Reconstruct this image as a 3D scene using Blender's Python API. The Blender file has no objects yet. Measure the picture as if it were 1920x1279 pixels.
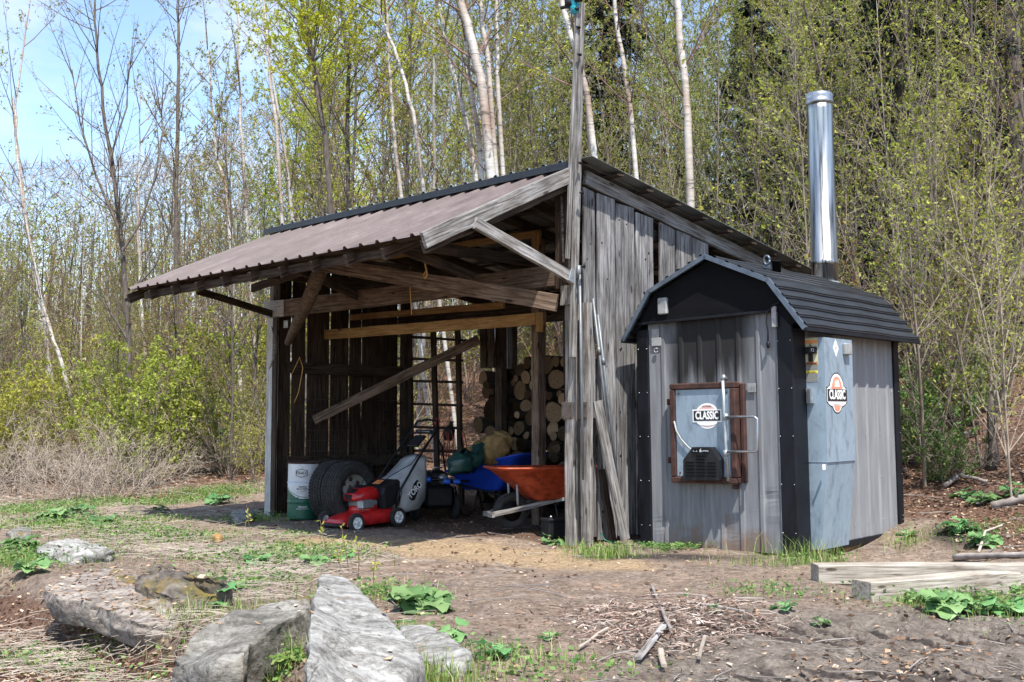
import bpy, bmesh, math, random
import numpy as np
from mathutils import Vector, Matrix

random.seed(7); rng = np.random.default_rng(7)
SC = bpy.context.scene
COL = SC.collection
# ------------------------------------------------------------------ camera
FPX = 2169.0; CAMH = 1.25
TH = math.atan((790.0 - 639.5) / FPX)
cd = bpy.data.cameras.new('camera'); cam = bpy.data.objects.new('camera', cd); COL.objects.link(cam)
cd.sensor_width = 36.0; cd.lens = 36.0 * FPX / 1920.0; cd.clip_start = 0.1; cd.clip_end = 3000
cam.location = (0, 0, CAMH); cam.rotation_euler = (math.pi / 2 + TH, 0, 0)
SC.camera = cam
# ------------------------------------------------------------------ sky, sun, exposure
SUN_EL = math.radians(62.5); SUN_AZ = math.radians(163)      # azimuth clockwise from +Y (the view direction)
world = bpy.data.worlds.new("World"); SC.world = world; world.use_nodes = True
wn = world.node_tree; wn.nodes.clear()
wo = wn.nodes.new('ShaderNodeOutputWorld'); wb = wn.nodes.new('ShaderNodeBackground')
sky = wn.nodes.new('ShaderNodeTexSky'); sky.sky_type = 'NISHITA'; sky.sun_disc = False
sky.sun_elevation = SUN_EL; sky.sun_rotation = SUN_AZ; sky.dust_density = 0.6; sky.ozone_density = 2.0
wtc = wn.nodes.new('ShaderNodeTexCoord'); wmp = wn.nodes.new('ShaderNodeMapping'); wmp.inputs['Scale'].default_value = (1.2, 1.2, 3.2)
wno = wn.nodes.new('ShaderNodeTexNoise'); wno.inputs['Scale'].default_value = 2.4; wno.inputs['Detail'].default_value = 7; wno.inputs['Roughness'].default_value = .58
wrp = wn.nodes.new('ShaderNodeValToRGB'); wrp.color_ramp.elements[0].position = .48; wrp.color_ramp.elements[1].position = .72
wmx = wn.nodes.new('ShaderNodeMixRGB'); wmx.inputs['Color2'].default_value = (3.6, 3.8, 4.1, 1)
wn.links.new(wtc.outputs['Generated'], wmp.inputs[0]); wn.links.new(wmp.outputs[0], wno.inputs['Vector'])
wn.links.new(wno.outputs['Fac'], wrp.inputs[0]); wn.links.new(wrp.outputs[0], wmx.inputs[0])
wn.links.new(sky.outputs[0], wmx.inputs['Color1']); wn.links.new(wmx.outputs[0], wb.inputs[0]); wn.links.new(wb.outputs[0], wo.inputs[0])
wb.inputs[1].default_value = 0.14
sl = bpy.data.lights.new('sun', 'SUN'); sl.energy = 3.9; sl.angle = math.radians(0.5); sl.color = (1, .955, .88)
so = bpy.data.objects.new('sun', sl); COL.objects.link(so)
sdir = Vector((math.sin(SUN_AZ) * math.cos(SUN_EL), math.cos(SUN_AZ) * math.cos(SUN_EL), math.sin(SUN_EL)))
so.rotation_euler = sdir.to_track_quat('Z', 'Y').to_euler(); so.location = sdir * 50
SC.view_settings.view_transform = 'Standard'; SC.view_settings.look = 'None'
SC.view_settings.exposure = 1.15; SC.view_settings.gamma = 1

# ------------------------------------------------------------------ geometry of the view (measuring helpers)
_f = np.array([0, math.cos(TH), math.sin(TH)]); _u = np.array([0, -math.sin(TH), math.cos(TH)]); _r = np.array([1., 0, 0]); _C = np.array([0, 0, CAMH])
def ray(px, py): return _f + _r * (px - 960) / FPX - _u * (py - 639.5) / FPX
def onz(px, py, z=0):
    d = ray(px, py); return _C + d * (z - _C[2]) / d[2]
def onplane(px, py, p, n):
    d = ray(px, py); n = np.array(n, float); return _C + d * np.dot(np.array(p) - _C, n) / np.dot(d, n)
def aty(px, py, Y):
    d = ray(px, py); return _C + d * Y / d[1]
O3 = np.array([0.702, 11.829, 0.0]); uu = np.array([-0.713, 0.701, 0]); uu /= np.linalg.norm(uu)
vv = np.array([uu[1] * -1, uu[0], 0]); vv = vv if vv[1] < 0 else -vv            # out of the open front, towards the camera's left
LL = 5.33
def W(a, b, c): return Vector(O3 + uu * a + vv * b + np.array([0, 0, c]))
def _loc(p): p = p - O3; return (float(p @ uu), float(p @ vv), float(p[2]))
def onv(px, py, v0):
    a = _loc(onplane(px, py, O3 + vv * v0, vv)); return W(*a)
def onu(px, py, u0):
    a = _loc(onplane(px, py, O3 + uu * u0, uu)); return W(*a)

# ------------------------------------------------------------------ terrain height
def _hash(ix, iy, s):
    n = (ix * 374761393 + iy * 668265263 + s * 974634777) & 0xFFFFFFFF
    n = ((n ^ (n >> 13)) * 1274126177) & 0xFFFFFFFF
    return ((n ^ (n >> 16)) & 0xFFFF) / 65535.0
def vnoise(x, y, s=0):
    x = np.asarray(x, float); y = np.asarray(y, float)
    ix = np.floor(x).astype(np.int64); iy = np.floor(y).astype(np.int64); fx = x - ix; fy = y - iy
    fx = fx * fx * (3 - 2 * fx); fy = fy * fy * (3 - 2 * fy)
    a = _hash(ix, iy, s); b = _hash(ix + 1, iy, s); c = _hash(ix, iy + 1, s); d = _hash(ix + 1, iy + 1, s)
    return (a * (1 - fx) + b * fx) * (1 - fy) + (c * (1 - fx) + d * fx) * fy - .5
def fbm(x, y, s=0, o=4, g=.5):
    t = 0; a = 1
    for k in range(o): t = t + a * vnoise(x * 2 ** k, y * 2 ** k, s + k * 17); a *= g
    return t
def sstep(t): t = np.clip(t, 0, 1); return t * t * (3 - 2 * t)
def softp(t, w=1.5): return w * np.log1p(np.exp(np.clip(t / w, -30, 30)))
EDGE = [(-30, 15.0), (-4.6, 10.2), (-3.3, 8.9), (-2.1, 7.35), (-1.25, 6.25), (-.6, 5.2), (0.2, 3.5), (1.0, 0)]
def ybank(x): return np.interp(x, [e[0] for e in EDGE], [e[1] for e in EDGE])
def hbase(x, y):
    x = np.asarray(x, float); y = np.asarray(y, float)
    s = (x - O3[0]) * (-vv[0]) + (y - O3[1]) * (-vv[1])
    t = (x - O3[0]) * (-uu[0]) + (y - O3[1]) * (-uu[1])             # rightwards along the front
    h = .04 * softp(s - .3, .3)
    start = 4.6 - 1.5 * sstep((t - 1.5) / 3.0)
    sl_ = .20 + .24 * sstep((t + 6) / 9.0)
    far = softp(s - start, .7)
    h = h + sl_ * (far - softp(far - 42, 6))
    h = h + .35 * sstep((s - start) / 3) * fbm(x * .22, y * .22, 3, 3)
    d = ybank(x) - y
    h = h - .34 * sstep(d / .55 + .2) * sstep((1.0 - x) / 1.4)
    rr = ((x - 3.75) / .9) ** 2 + ((y - 11.2) / 1.0) ** 2
    h = h - .17 * np.exp(-rr)
    return h
def hmicro(x, y):
    x = np.asarray(x, float); y = np.asarray(y, float)
    h = .045 * fbm(x * .9, y * .9, 11, 3) + .022 * fbm(x * 5, y * 5, 23, 3, .6)
    # churned mud and tyre marks, lower right
    m = sstep((8.4 - y) / 1.2) * sstep((x + .2) / 1.0)
    m2 = m * sstep((vnoise(x * .8 + 3, y * .8, 5) + .25) * 3)
    q = x * .55 - y * 1.0
    tr = sstep((x - .6) / .8) * (np.exp(-((y - (7.15 - .10 * x)) / .26) ** 2) + np.exp(-((y - (5.95 - .06 * x)) / .30) ** 2))
    h = h + m * .034 * fbm(x * 7, y * 7, 31, 3, .65) - .035 * tr + tr * .055 * (1 - np.abs(np.sin(x * 14 + (y - 6.5) * 10 + 1.2 * vnoise(x * 2, y * 2, 7)))) ** 1.5 * (.7 + vnoise(x * 3, y * 3, 9))
    return h
def hh(x, y): return hbase(x, y) + hmicro(x, y)
def GZ(x, y): return float(hh(np.array([x]), np.array([y]))[0])
def G(px, py, lift=0.0):
    """the point of the terrain seen at a place of the photograph"""
    d = ray(px, py); t = np.arange(3.0, 90.0, .04); p = _C[None] + d[None] * t[:, None]
    b = p[:, 2] < hh(p[:, 0], p[:, 1])
    i = int(np.argmax(b)) if b.any() else len(t) - 1
    q = p[i]; return Vector((q[0], q[1], GZ(q[0], q[1]) + lift))

# ------------------------------------------------------------------ materials
MATS = {}
def _nt(name):
    m = bpy.data.materials.new(name); m.use_nodes = True; nt = m.node_tree; b = nt.nodes['Principled BSDF']; MATS[name] = m
    return m, nt, b
def N(nt, t, **k):
    n = nt.nodes.new(t)
    for a, v in k.items():
        if a.startswith('i_'):
            key = a[2:].replace('_', ' ')
            n.inputs[int(key) if key.isdigit() else key].default_value = v
        else: setattr(n, a, v)
    return n
def ramp(nt, stops):
    r = nt.nodes.new('ShaderNodeValToRGB'); e = r.color_ramp.elements
    while len(e) < len(stops): e.new(.5)
    for x, (p, c) in zip(e, stops): x.position = p; x.color = (*c, 1)
    return r
def noisetex(nt, scale, vec=(1, 1, 1), det=6, rough=.6, dist=0, rot=(0, 0, 0)):
    tc = nt.nodes.new('ShaderNodeTexCoord'); mp = N(nt, 'ShaderNodeMapping'); mp.inputs['Scale'].default_value = vec; mp.inputs['Rotation'].default_value = rot
    n = nt.nodes.new('ShaderNodeTexNoise'); n.inputs['Scale'].default_value = scale; n.inputs['Detail'].default_value = det; n.inputs['Roughness'].default_value = rough; n.inputs['Distortion'].default_value = dist
    nt.links.new(tc.outputs['Object'], mp.inputs[0]); nt.links.new(mp.outputs[0], n.inputs['Vector'])
    return n
def mixc(nt, a, b, fac, mode='MIX'):
    m = nt.nodes.new('ShaderNodeMixRGB'); m.blend_type = mode
    for s, v in ((0, fac), (1, a), (2, b)):
        if isinstance(v, (int, float)): m.inputs[s].default_value = v
        elif isinstance(v, tuple): m.inputs[s].default_value = (*v, 1)
        else: nt.links.new(v, m.inputs[s])
    return m.outputs[0]
def pbr(name, stops, scale=6, vec=(1, 1, 1), det=6, rough=.8, metal=0, bump=0, bd=.01, second=None, rnd=0.0, spec=.5, rot=(0, 0, 0), dist=0, rrange=None, coat=0):
    """noise-coloured surface; second=(stops, scale, vec, amount) multiplies another layer; rnd = brightness spread from the rnd attribute and object"""
    m, nt, b = _nt(name)
    n = noisetex(nt, scale, vec, det, .6, dist, rot); r = ramp(nt, stops); nt.links.new(n.outputs['Fac'], r.inputs[0]); c = r.outputs[0]
    if second:
        n2 = noisetex(nt, second[1], second[2], 5, .6, .3); r2 = ramp(nt, second[0]); nt.links.new(n2.outputs['Fac'], r2.inputs[0])
        c = mixc(nt, c, r2.outputs[0], second[3], 'MULTIPLY')
    if rnd:
        at = N(nt, 'ShaderNodeAttribute', attribute_name='rnd'); oi = nt.nodes.new('ShaderNodeObjectInfo')
        ad = N(nt, 'ShaderNodeMath', operation='ADD'); nt.links.new(at.outputs['Fac'], ad.inputs[0]); nt.links.new(oi.outputs['Random'], ad.inputs[1])
        mr = N(nt, 'ShaderNodeMapRange'); mr.inputs['From Max'].default_value = 2; mr.inputs['To Min'].default_value = 1 - rnd; mr.inputs['To Max'].default_value = 1 + rnd
        nt.links.new(ad.outputs[0], mr.inputs[0]); hs = N(nt, 'ShaderNodeHueSaturation'); nt.links.new(mr.outputs[0], hs.inputs['Value']); nt.links.new(c, hs.inputs['Color']); c = hs.outputs[0]
    nt.links.new(c, b.inputs['Base Color'])
    b.inputs['Roughness'].default_value = rough; b.inputs['Metallic'].default_value = metal; b.inputs['Specular IOR Level'].default_value = spec
    if coat: b.inputs['Coat Weight'].default_value = coat; b.inputs['Coat Roughness'].default_value = .15
    if rrange:
        mr = N(nt, 'ShaderNodeMapRange'); mr.inputs['To Min'].default_value = rrange[0]; mr.inputs['To Max'].default_value = rrange[1]; nt.links.new(n.outputs['Fac'], mr.inputs[0]); nt.links.new(mr.outputs[0], b.inputs['Roughness'])
    if bump:
        bp = N(nt, 'ShaderNodeBump'); bp.inputs['Strength'].default_value = bump; bp.inputs['Distance'].default_value = bd
        nt.links.new(n.outputs['Fac'], bp.inputs['Height']); nt.links.new(bp.outputs[0], b.inputs['Normal'])
    return m
G3 = lambda v, w=0: (v * (1 + w), v, v * (1 - w))
def wood(name, dark, mid, light, axis, patch=(.55, .5, .45), rnd=.3):
    vec = {'x': (.9, 16, 16), 'z': (16, 16, .9)}[axis]
    m = pbr(name, [(.30, dark), (.47, mid), (.68, light)], 3.2, vec, 9, .88, 0, .55, .006, ([(.32, patch), (.60, (1, 1, 1))], 2.2, (1, 1, 1) if axis == 'x' else (2.2, 2.2, .7), .9), rnd, .25, dist=.35)
    nt = m.node_tree; b = nt.nodes['Principled BSDF']; src = b.inputs['Base Color'].links[0].from_socket
    tc = nt.nodes.new('ShaderNodeTexCoord'); mp = N(nt, 'ShaderNodeMapping'); mp.inputs['Scale'].default_value = (2.6, 9, 9) if axis == 'x' else (9, 9, 2.6); vo = N(nt, 'ShaderNodeTexVoronoi'); vo.inputs['Scale'].default_value = 1.0
    nt.links.new(tc.outputs['Object'], mp.inputs[0]); nt.links.new(mp.outputs[0], vo.inputs['Vector']); r = ramp(nt, [(.0, (.12, .10, .09)), (.10, (.25, .21, .19)), (.15, (1, 1, 1))]); nt.links.new(vo.outputs['Distance'], r.inputs[0])
    cr = noisetex(nt, 1.4, (.5, 22, 22) if axis == 'x' else (22, 22, .5), 3, .5, .2); r2 = ramp(nt, [(.485, (1, 1, 1)), (.5, (.22, .2, .19)), (.515, (1, 1, 1))]); nt.links.new(cr.outputs['Fac'], r2.inputs[0])
    nt.links.new(mixc(nt, mixc(nt, src, r.outputs[0], .9, 'MULTIPLY'), r2.outputs[0], .8, 'MULTIPLY'), b.inputs['Base Color']); return m
wood('wood_grey', (.05, .046, .043), (.21, .20, .19), (.44, .43, .42), 'x')
wood('plank_grey', (.055, .050, .048), (.24, .232, .228), (.47, .46, .46), 'z', (.42, .40, .39), .4)
wood('post_grey', (.045, .040, .036), (.20, .185, .17), (.42, .40, .38), 'x', (.5, .43, .38))
wood('post_lit', (.22, .21, .20), (.46, .45, .43), (.66, .65, .62), 'x', (.7, .66, .62), .1)  # post wood with sunlight put into its colour, paler than the other posts
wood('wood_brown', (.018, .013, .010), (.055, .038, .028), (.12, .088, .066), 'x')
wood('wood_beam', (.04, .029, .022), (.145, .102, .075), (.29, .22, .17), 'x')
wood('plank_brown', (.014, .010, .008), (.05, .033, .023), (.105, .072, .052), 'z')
wood('wood_tan', (.07, .04, .02), (.15, .09, .045), (.22, .14, .075), 'x', (.6, .55, .5), .15)
wood('wood_honey', (.20, .11, .045), (.34, .20, .08), (.46, .29, .13), 'x', (.7, .65, .6), .15)
wood('timber_pale', (.14, .12, .095), (.36, .32, .265), (.56, .52, .46), 'x', (.6, .55, .5), .12)
def soot_panel():
    """ribbed grey sheet with the soot above the fire door and rust along the foot (stains of their own shape)"""
    m, nt, b = _nt('sheet_grey_soot')
    n = noisetex(nt, 2.5, (9, 9, .8), 7); r = ramp(nt, [(.3, (.145, .15, .16)), (.7, (.235, .24, .25))]); nt.links.new(n.outputs['Fac'], r.inputs[0])
    tc = nt.nodes.new('ShaderNodeTexCoord'); sx = nt.nodes.new('ShaderNodeSeparateXYZ'); nt.links.new(tc.outputs['Object'], sx.inputs[0])
    def mr(src, a, b_, c=0, d=1, st='SMOOTHSTEP'):
        q = N(nt, 'ShaderNodeMapRange', interpolation_type=st); q.inputs[1].default_value = a; q.inputs[2].default_value = b_; q.inputs[3].default_value = c; q.inputs[4].default_value = d; nt.links.new(src, q.inputs[0]); return q.outputs[0]
    def mul(a, b_):
        q = N(nt, 'ShaderNodeMath', operation='MULTIPLY'); nt.links.new(a, q.inputs[0]); nt.links.new(b_, q.inputs[1]); return q.outputs[0]
    wob = noisetex(nt, 1.2, (5, 5, .6), 4); 
    az = N(nt, 'ShaderNodeMath', operation='ADD'); w2 = mr(wob.outputs['Fac'], .2, .8, -.35, .35, 'LINEAR'); nt.links.new(sx.outputs[2], az.inputs[0]); nt.links.new(w2, az.inputs[1])
    ax = N(nt, 'ShaderNodeMath', operation='ADD'); w3 = mr(wob.outputs['Fac'], .2, .8, -.12, .12, 'LINEAR'); nt.links.new(sx.outputs[0], ax.inputs[0]); nt.links.new(w3, ax.inputs[1])
    soot = mul(mul(mr(az.outputs[0], 1.35, 1.85), mr(ax.outputs[0], -1.52, -1.2)), mr(ax.outputs[0], -.62, -.30, 1, 0))
    rustn = noisetex(nt, 3, (1, 1, 1.6), 6); rz = N(nt, 'ShaderNodeMath', operation='ADD'); w4 = mr(rustn.outputs['Fac'], .3, .7, -.2, .2, 'LINEAR'); nt.links.new(sx.outputs[2], rz.inputs[0]); nt.links.new(w4, rz.inputs[1])
    rust = mul(mul(mr(rz.outputs[0], .02, .30, 1, 0), mr(sx.outputs[0], -1.55, -1.2)), mr(sx.outputs[0], -.4, -.2, 1, 0))
    c = mixc(nt, r.outputs[0], (.010, .009, .009), mul(soot, mr(sx.outputs[2], 0, 1, .94, .94)))
    c = mixc(nt, c, (.17, .105, .07), mul(rust, mr(sx.outputs[2], 0, 1, .75, .75)))
    nt.links.new(c, b.inputs['Base Color']); b.inputs['Roughness'].default_value = .72; b.inputs['Specular IOR Level'].default_value = .2
    bp = N(nt, 'ShaderNodeBump'); bp.inputs['Strength'].default_value = .12; bp.inputs['Distance'].default_value = .01; nt.links.new(rustn.outputs['Fac'], bp.inputs['Height']); nt.links.new(bp.outputs[0], b.inputs['Normal'])
soot_panel()
pbr('sheet_grey', [(.3, (.19, .195, .205)), (.7, (.28, .285, .295))], 2.5, (8, 8, .8), 7, .5, .1, .05)
pbr('black_trim', [(.35, (.003, .0035, .005)), (.7, (.009, .0105, .015))], 4, (2, 2, .7), 8, .42, 0, .08, .01, rrange=(.35, .65), spec=.25)
pbr('gable_black', [(.3, (.0035, .0035, .005)), (.7, (.008, .0078, .009))], 3, (1, 1, 2), 8, .7, 0, .05, spec=.1)
pbr('roof_black', [(.3, (.014, .016, .02)), (.7, (.032, .036, .043))], 5, (4, .5, 4), 8, .42, .1, .1, .01, rrange=(.3, .55), spec=.4)
pbr('trim_blue', [(.3, (.07, .09, .12)), (.7, (.15, .18, .22))], 6, (1, 1, 1), 6, .4, .4)
def bluegrey(name, a, b_):
    return pbr(name, [(.22, a), (.42, b_), (.8, tuple(x * 1.25 for x in b_))], 4.5, (2.2, 2.2, 1.0), 11, .42, .25, .05, .01, ([(.33, (.30, .31, .33)), (.47, (1, 1, 1))], 7, (1.6, 1.6, .8), .4), dist=.8)
bluegrey('cabinet_blue', (.12, .15, .19), (.27, .345, .41))
bluegrey('door_blue', (.14, .17, .21), (.235, .30, .36))
pbr('rust', [(.3, (.025, .012, .010)), (.6, (.075, .033, .025)), (.8, (.14, .06, .035))], 9, (1, 1, 1), 8, .8, .2, .3, .004)
pbr('steel', [(.3, (.3, .31, .33)), (.7, (.55, .56, .58))], 4, (5, 5, .6), 6, .32, .9, .04)
pbr('chimney_steel', [(.36, (.09, .085, .08)), (.46, (.33, .33, .32)), (.6, (.50, .50, .48)), (.8, (.62, .62, .60))], 2.0, (8, 8, .4), 10, .3, 1, .2, .02, rrange=(.2, .5))
pbr('galvanised', [(.3, (.30, .33, .35)), (.7, (.5, .54, .57))], 7, (3, 3, 3), 5, .45, .7, .03)
pbr('pipe_grey', [(.3, (.12, .13, .14)), (.7, (.22, .235, .25))], 6, (1, 1, 1), 6, .5, .4, .05)
pbr('dull_plate', [(.3, (.22, .22, .22)), (.7, (.42, .42, .41))], 12, (1, 1, 1), 6, .6, .3, .1)
pbr('brown_plate', [(.3, (.06, .045, .04)), (.7, (.11, .085, .075))], 12, (1, 1, 1), 6, .7, 0, .1)
pbr('roof_mauve', [(.3, (.088, .066, .062)), (.55, (.138, .108, .104)), (.75, (.20, .165, .16))], 1.6, (1.2, 1.2, 1.2), 9, .5, 0, .03, .01, ([(.3, (.75, .72, .70)), (.5, (1, 1, 1))], 14, (1, 1, 1), .5), rrange=(.5, .75), spec=.3)
pbr('roof_green_grey', [(.3, (.14, .155, .15)), (.7, (.25, .27, .26))], 3, (1, 1, 1), 7, .5, .3, .03)
pbr('white_paint', [(.3, (.62, .62, .60)), (.7, (.80, .80, .79))], 7, (1, 1, 1), 6, .5)
pbr('black_plastic', [(.3, (.006, .006, .007)), (.7, (.018, .018, .02))], 8, (1, 1, 1), 5, .5, spec=.3)
pbr('black_paint', [(.3, (.004, .004, .005)), (.7, (.010, .010, .011))], 8, (1, 1, 1), 5, .45, spec=.3)
pbr('rubber', [(.3, (.012, .0115, .011)), (.7, (.04, .038, .036))], 14, (1, 1, 1), 8, .85, 0, .3, .004)
pbr('mower_red', [(.3, (.42, .012, .012)), (.7, (.58, .02, .02))], 5, (1, 1, 1), 7, .3, 0, 0, .01, ([(.36, (.42, .40, .38)), (.54, (1, 1, 1))], 11, (1, 1, 1), .7), coat=.25)
pbr('barrow_orange', [(.3, (.36, .05, .018)), (.7, (.50, .085, .03))], 4, (1, 1, 1), 8, .45, 0, .03, .01, ([(.36, (.45, .42, .40)), (.54, (1, 1, 1))], 8, (1, 1, 2), .8))
pbr('barrow_blue', [(.3, (.01, .04, .34)), (.7, (.015, .065, .48))], 4, (1, 1, 1), 7, .4, 0, .03)
pbr('tarp_green', [(.3, (.008, .035, .03)), (.7, (.03, .09, .075))], 9, (1, 1, 1), 8, .35, 0, .6, .02)
pbr('sack_tan', [(.3, (.16, .09, .03)), (.7, (.40, .26, .10))], 12, (1, 1, 1), 9, .9, 0, .9, .02)
pbr('bag_cloth', [(.3, (.26, .26, .26)), (.7, (.48, .48, .47))], 6, (1, 1, 1), 8, .85, 0, .25, .01)
pbr('drum_green', [(.3, (.012, .075, .045)), (.7, (.02, .12, .075))], 6, (1, 1, 1), 7, .4, 0, .05)
pbr('drum_white', [(.32, (.34, .33, .32)), (.45, (.62, .62, .62)), (.7, (.74, .74, .75))], 5, (1, 1, 1.6), 9, .42, 0, .05)
pbr('text_white', [(.3, (.75, .75, .73)), (.7, (.85, .85, .83))], 20, rough=.5)
pbr('text_black', [(.3, (.012, .012, .015)), (.7, (.02, .02, .025))], 20, rough=.5)
pbr('logo_pink', [(.3, (.62, .36, .33)), (.7, (.72, .50, .47))], 10, rough=.5)
pbr('logo_orange', [(.3, (.75, .20, .12)), (.7, (.85, .34, .22))], 14, rough=.5)
pbr('label_cream', [(.3, (.50, .45, .30)), (.7, (.62, .56, .38))], 10, rough=.5)
pbr('label_orange', [(.3, (.75, .25, .08)), (.7, (.85, .33, .1))], 10, rough=.5)
pbr('label_yellow', [(.3, (.75, .62, .08)), (.7, (.85, .7, .1))], 10, rough=.5)
pbr('label_grey', [(.3, (.16, .16, .15)), (.7, (.28, .28, .25))], 60, (1, 1, 3), 6, .6)
pbr('blue_plastic', [(.3, (.01, .07, .45)), (.7, (.02, .12, .6))], 10, rough=.4)
pbr('teal_glass', [(.3, (.01, .22, .28)), (.7, (.02, .34, .40))], 10, rough=.2)
pbr('rope_yellow', [(.3, (.42, .22, .05)), (.7, (.6, .36, .12))], 30, rough=.9)
pbr('cord_red', [(.3, (.22, .03, .015)), (.7, (.34, .06, .03))], 10, rough=.5)
pbr('wire', [(.3, (.03, .028, .027)), (.7, (.08, .075, .07))], 10, rough=.5, metal=.6)
pbr('log_end', [(.3, (.16, .10, .055)), (.5, (.36, .24, .14)), (.75, (.50, .36, .22))], 9, (1, 1, 1), 8, .85, 0, .4, .005, rnd=.45)
_m = MATS['log_end']; _t = _m.node_tree; _b = _t.nodes['Principled BSDF']; _s = _b.inputs['Base Color'].links[0].from_socket; _w = N(_t, 'ShaderNodeTexWave', wave_type='RINGS', rings_direction='X'); _w.inputs['Scale'].default_value = 2.2; _w.inputs['Distortion'].default_value = 2.5; _w.inputs['Detail'].default_value = 3; _c = _t.nodes.new('ShaderNodeTexCoord'); _t.links.new(_c.outputs['Object'], _w.inputs['Vector'])
_rA = ramp(_t, [(0, (.62, .55, .5)), (.5, (1, 1, 1))]); _t.links.new(_w.outputs['Fac'], _rA.inputs[0]); _n = noisetex(_t, 1.3, (.1, 1, 1), 3, .6, 2.5); _r2 = ramp(_t, [(.485, (1, 1, 1)), (.50, (.15, .1, .07)), (.515, (1, 1, 1))]); _t.links.new(_n.outputs['Fac'], _r2.inputs[0]); _t.links.new(mixc(_t, mixc(_t, _s, _rA.outputs[0], .8, 'MULTIPLY'), _r2.outputs[0], .9, 'MULTIPLY'), _b.inputs['Base Color'])
pbr('log_bark', [(.3, (.025, .02, .016)), (.6, (.075, .06, .05)), (.8, (.16, .14, .12))], 7, (1, 5, 5), 8, .95, 0, .8, .012, rnd=.3)
pbr('bark_brown', [(.3, (.04, .032, .027)), (.55, (.11, .09, .075)), (.8, (.22, .19, .165))], 7, (3, 3, .7), 7, .9, 0, .6, .01, rnd=.3)
pbr('twig_tan', [(.3, (.15, .12, .09)), (.7, (.36, .30, .235))], 3, rough=.9, rnd=.35)
pbr('twig_red', [(.3, (.10, .055, .045)), (.7, (.22, .13, .10))], 3, rough=.9, rnd=.3)
pbr('cane_pale', [(.3, (.20, .16, .125)), (.7, (.47, .40, .33))], 3, rough=.9, rnd=.3)
def birch():
    m, nt, b = _nt('birch_bark')
    n = noisetex(nt, 2.2, (1.2, 1.2, 9), 6, .65, .6); r = ramp(nt, [(.33, (.04, .035, .03)), (.42, (.38, .36, .33)), (.7, (.62, .59, .55))]); nt.links.new(n.outputs['Fac'], r.inputs[0])
    n2 = noisetex(nt, .9, (1, 1, .5), 4); r2 = ramp(nt, [(.35, (.62, .48, .40)), (.55, (1, 1, 1))]); nt.links.new(n2.outputs['Fac'], r2.inputs[0])
    c = mixc(nt, r.outputs[0], r2.outputs[0], 1.0, 'MULTIPLY'); nt.links.new(c, b.inputs['Base Color']); b.inputs['Roughness'].default_value = .7
birch()
def leafmat(name, stops, trans=.45, rough=.5):
    m, nt, b = _nt(name)
    at = N(nt, 'ShaderNodeAttribute', attribute_name='rnd'); r = ramp(nt, stops); nt.links.new(at.outputs['Fac'], r.inputs[0])
    oi = nt.nodes.new('ShaderNodeObjectInfo'); mr = N(nt, 'ShaderNodeMapRange'); mr.inputs['To Min'].default_value = .8; mr.inputs['To Max'].default_value = 1.15; nt.links.new(oi.outputs['Random'], mr.inputs[0])
    hs = N(nt, 'ShaderNodeHueSaturation'); nt.links.new(mr.outputs[0], hs.inputs['Value']); nt.links.new(r.outputs[0], hs.inputs['Color'])
    m2_ = N(nt, 'ShaderNodeMath', operation='MULTIPLY'); m2_.inputs[1].default_value = 7.31; nt.links.new(oi.outputs['Random'], m2_.inputs[0]); m3_ = N(nt, 'ShaderNodeMath', operation='FRACT'); nt.links.new(m2_.outputs[0], m3_.inputs[0]); m4_ = N(nt, 'ShaderNodeMapRange'); m4_.inputs['To Min'].default_value = .475; m4_.inputs['To Max'].default_value = .515; nt.links.new(m3_.outputs[0], m4_.inputs[0]); nt.links.new(m4_.outputs[0], hs.inputs['Hue'])
    b.inputs['Roughness'].default_value = rough; nt.links.new(hs.outputs[0], b.inputs['Base Color']); b.inputs['Specular IOR Level'].default_value = .3
    if trans:
        t = nt.nodes.new('ShaderNodeBsdfTranslucent'); nt.links.new(hs.outputs[0], t.inputs[0]); mx = nt.nodes.new('ShaderNodeMixShader'); mx.inputs[0].default_value = trans
        nt.links.new(b.outputs[0], mx.inputs[1]); nt.links.new(t.outputs[0], mx.inputs[2]); nt.links.new(mx.outputs[0], nt.nodes['Material Output'].inputs[0])
    return m
leafmat('leaf_lime', [(0, (.17, .21, .025)), (.5, (.36, .41, .06)), (1, (.56, .58, .12))])
leafmat('leaf_green', [(0, (.12, .155, .03)), (.5, (.27, .31, .055)), (1, (.47, .48, .12))])
leafmat('leaf_yellow', [(0, (.30, .36, .02)), (.5, (.50, .56, .04)), (1, (.66, .68, .10))])
leafmat('leaf_bronze', [(0, (.22, .12, .04)), (.4, (.34, .22, .06)), (.6, (.27, .29, .06)), (1, (.40, .38, .09))])
leafmat('needle_dark', [(0, (.008, .016, .008)), (.7, (.02, .042, .018)), (1, (.05, .09, .035))], .1)
leafmat('leaf_herb', [(0, (.06, .13, .03)), (.5, (.14, .25, .06)), (1, (.29, .38, .12))], .35)
leafmat('leaf_broad', [(0, (.07, .18, .06)), (.5, (.13, .28, .10)), (1, (.22, .38, .15))], .3, .4)
leafmat('grass', [(0, (.08, .16, .02)), (.5, (.20, .31, .05)), (.7, (.34, .40, .12)), (1, (.50, .42, .26))], .35)
leafmat('litter', [(0, (.06, .032, .02)), (.3, (.17, .085, .05)), (.6, (.30, .17, .11)), (.85, (.42, .29, .20)), (1, (.55, .44, .35))], .1, .7)
leafmat('chips', [(0, (.09, .06, .045)), (.4, (.26, .18, .13)), (.75, (.42, .33, .26)), (1, (.58, .51, .43))], 0, .8)
pbr('debris_grey', [(.3, (.12, .10, .09)), (.7, (.34, .30, .27))], 6, rough=.9, rnd=.4)
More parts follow.
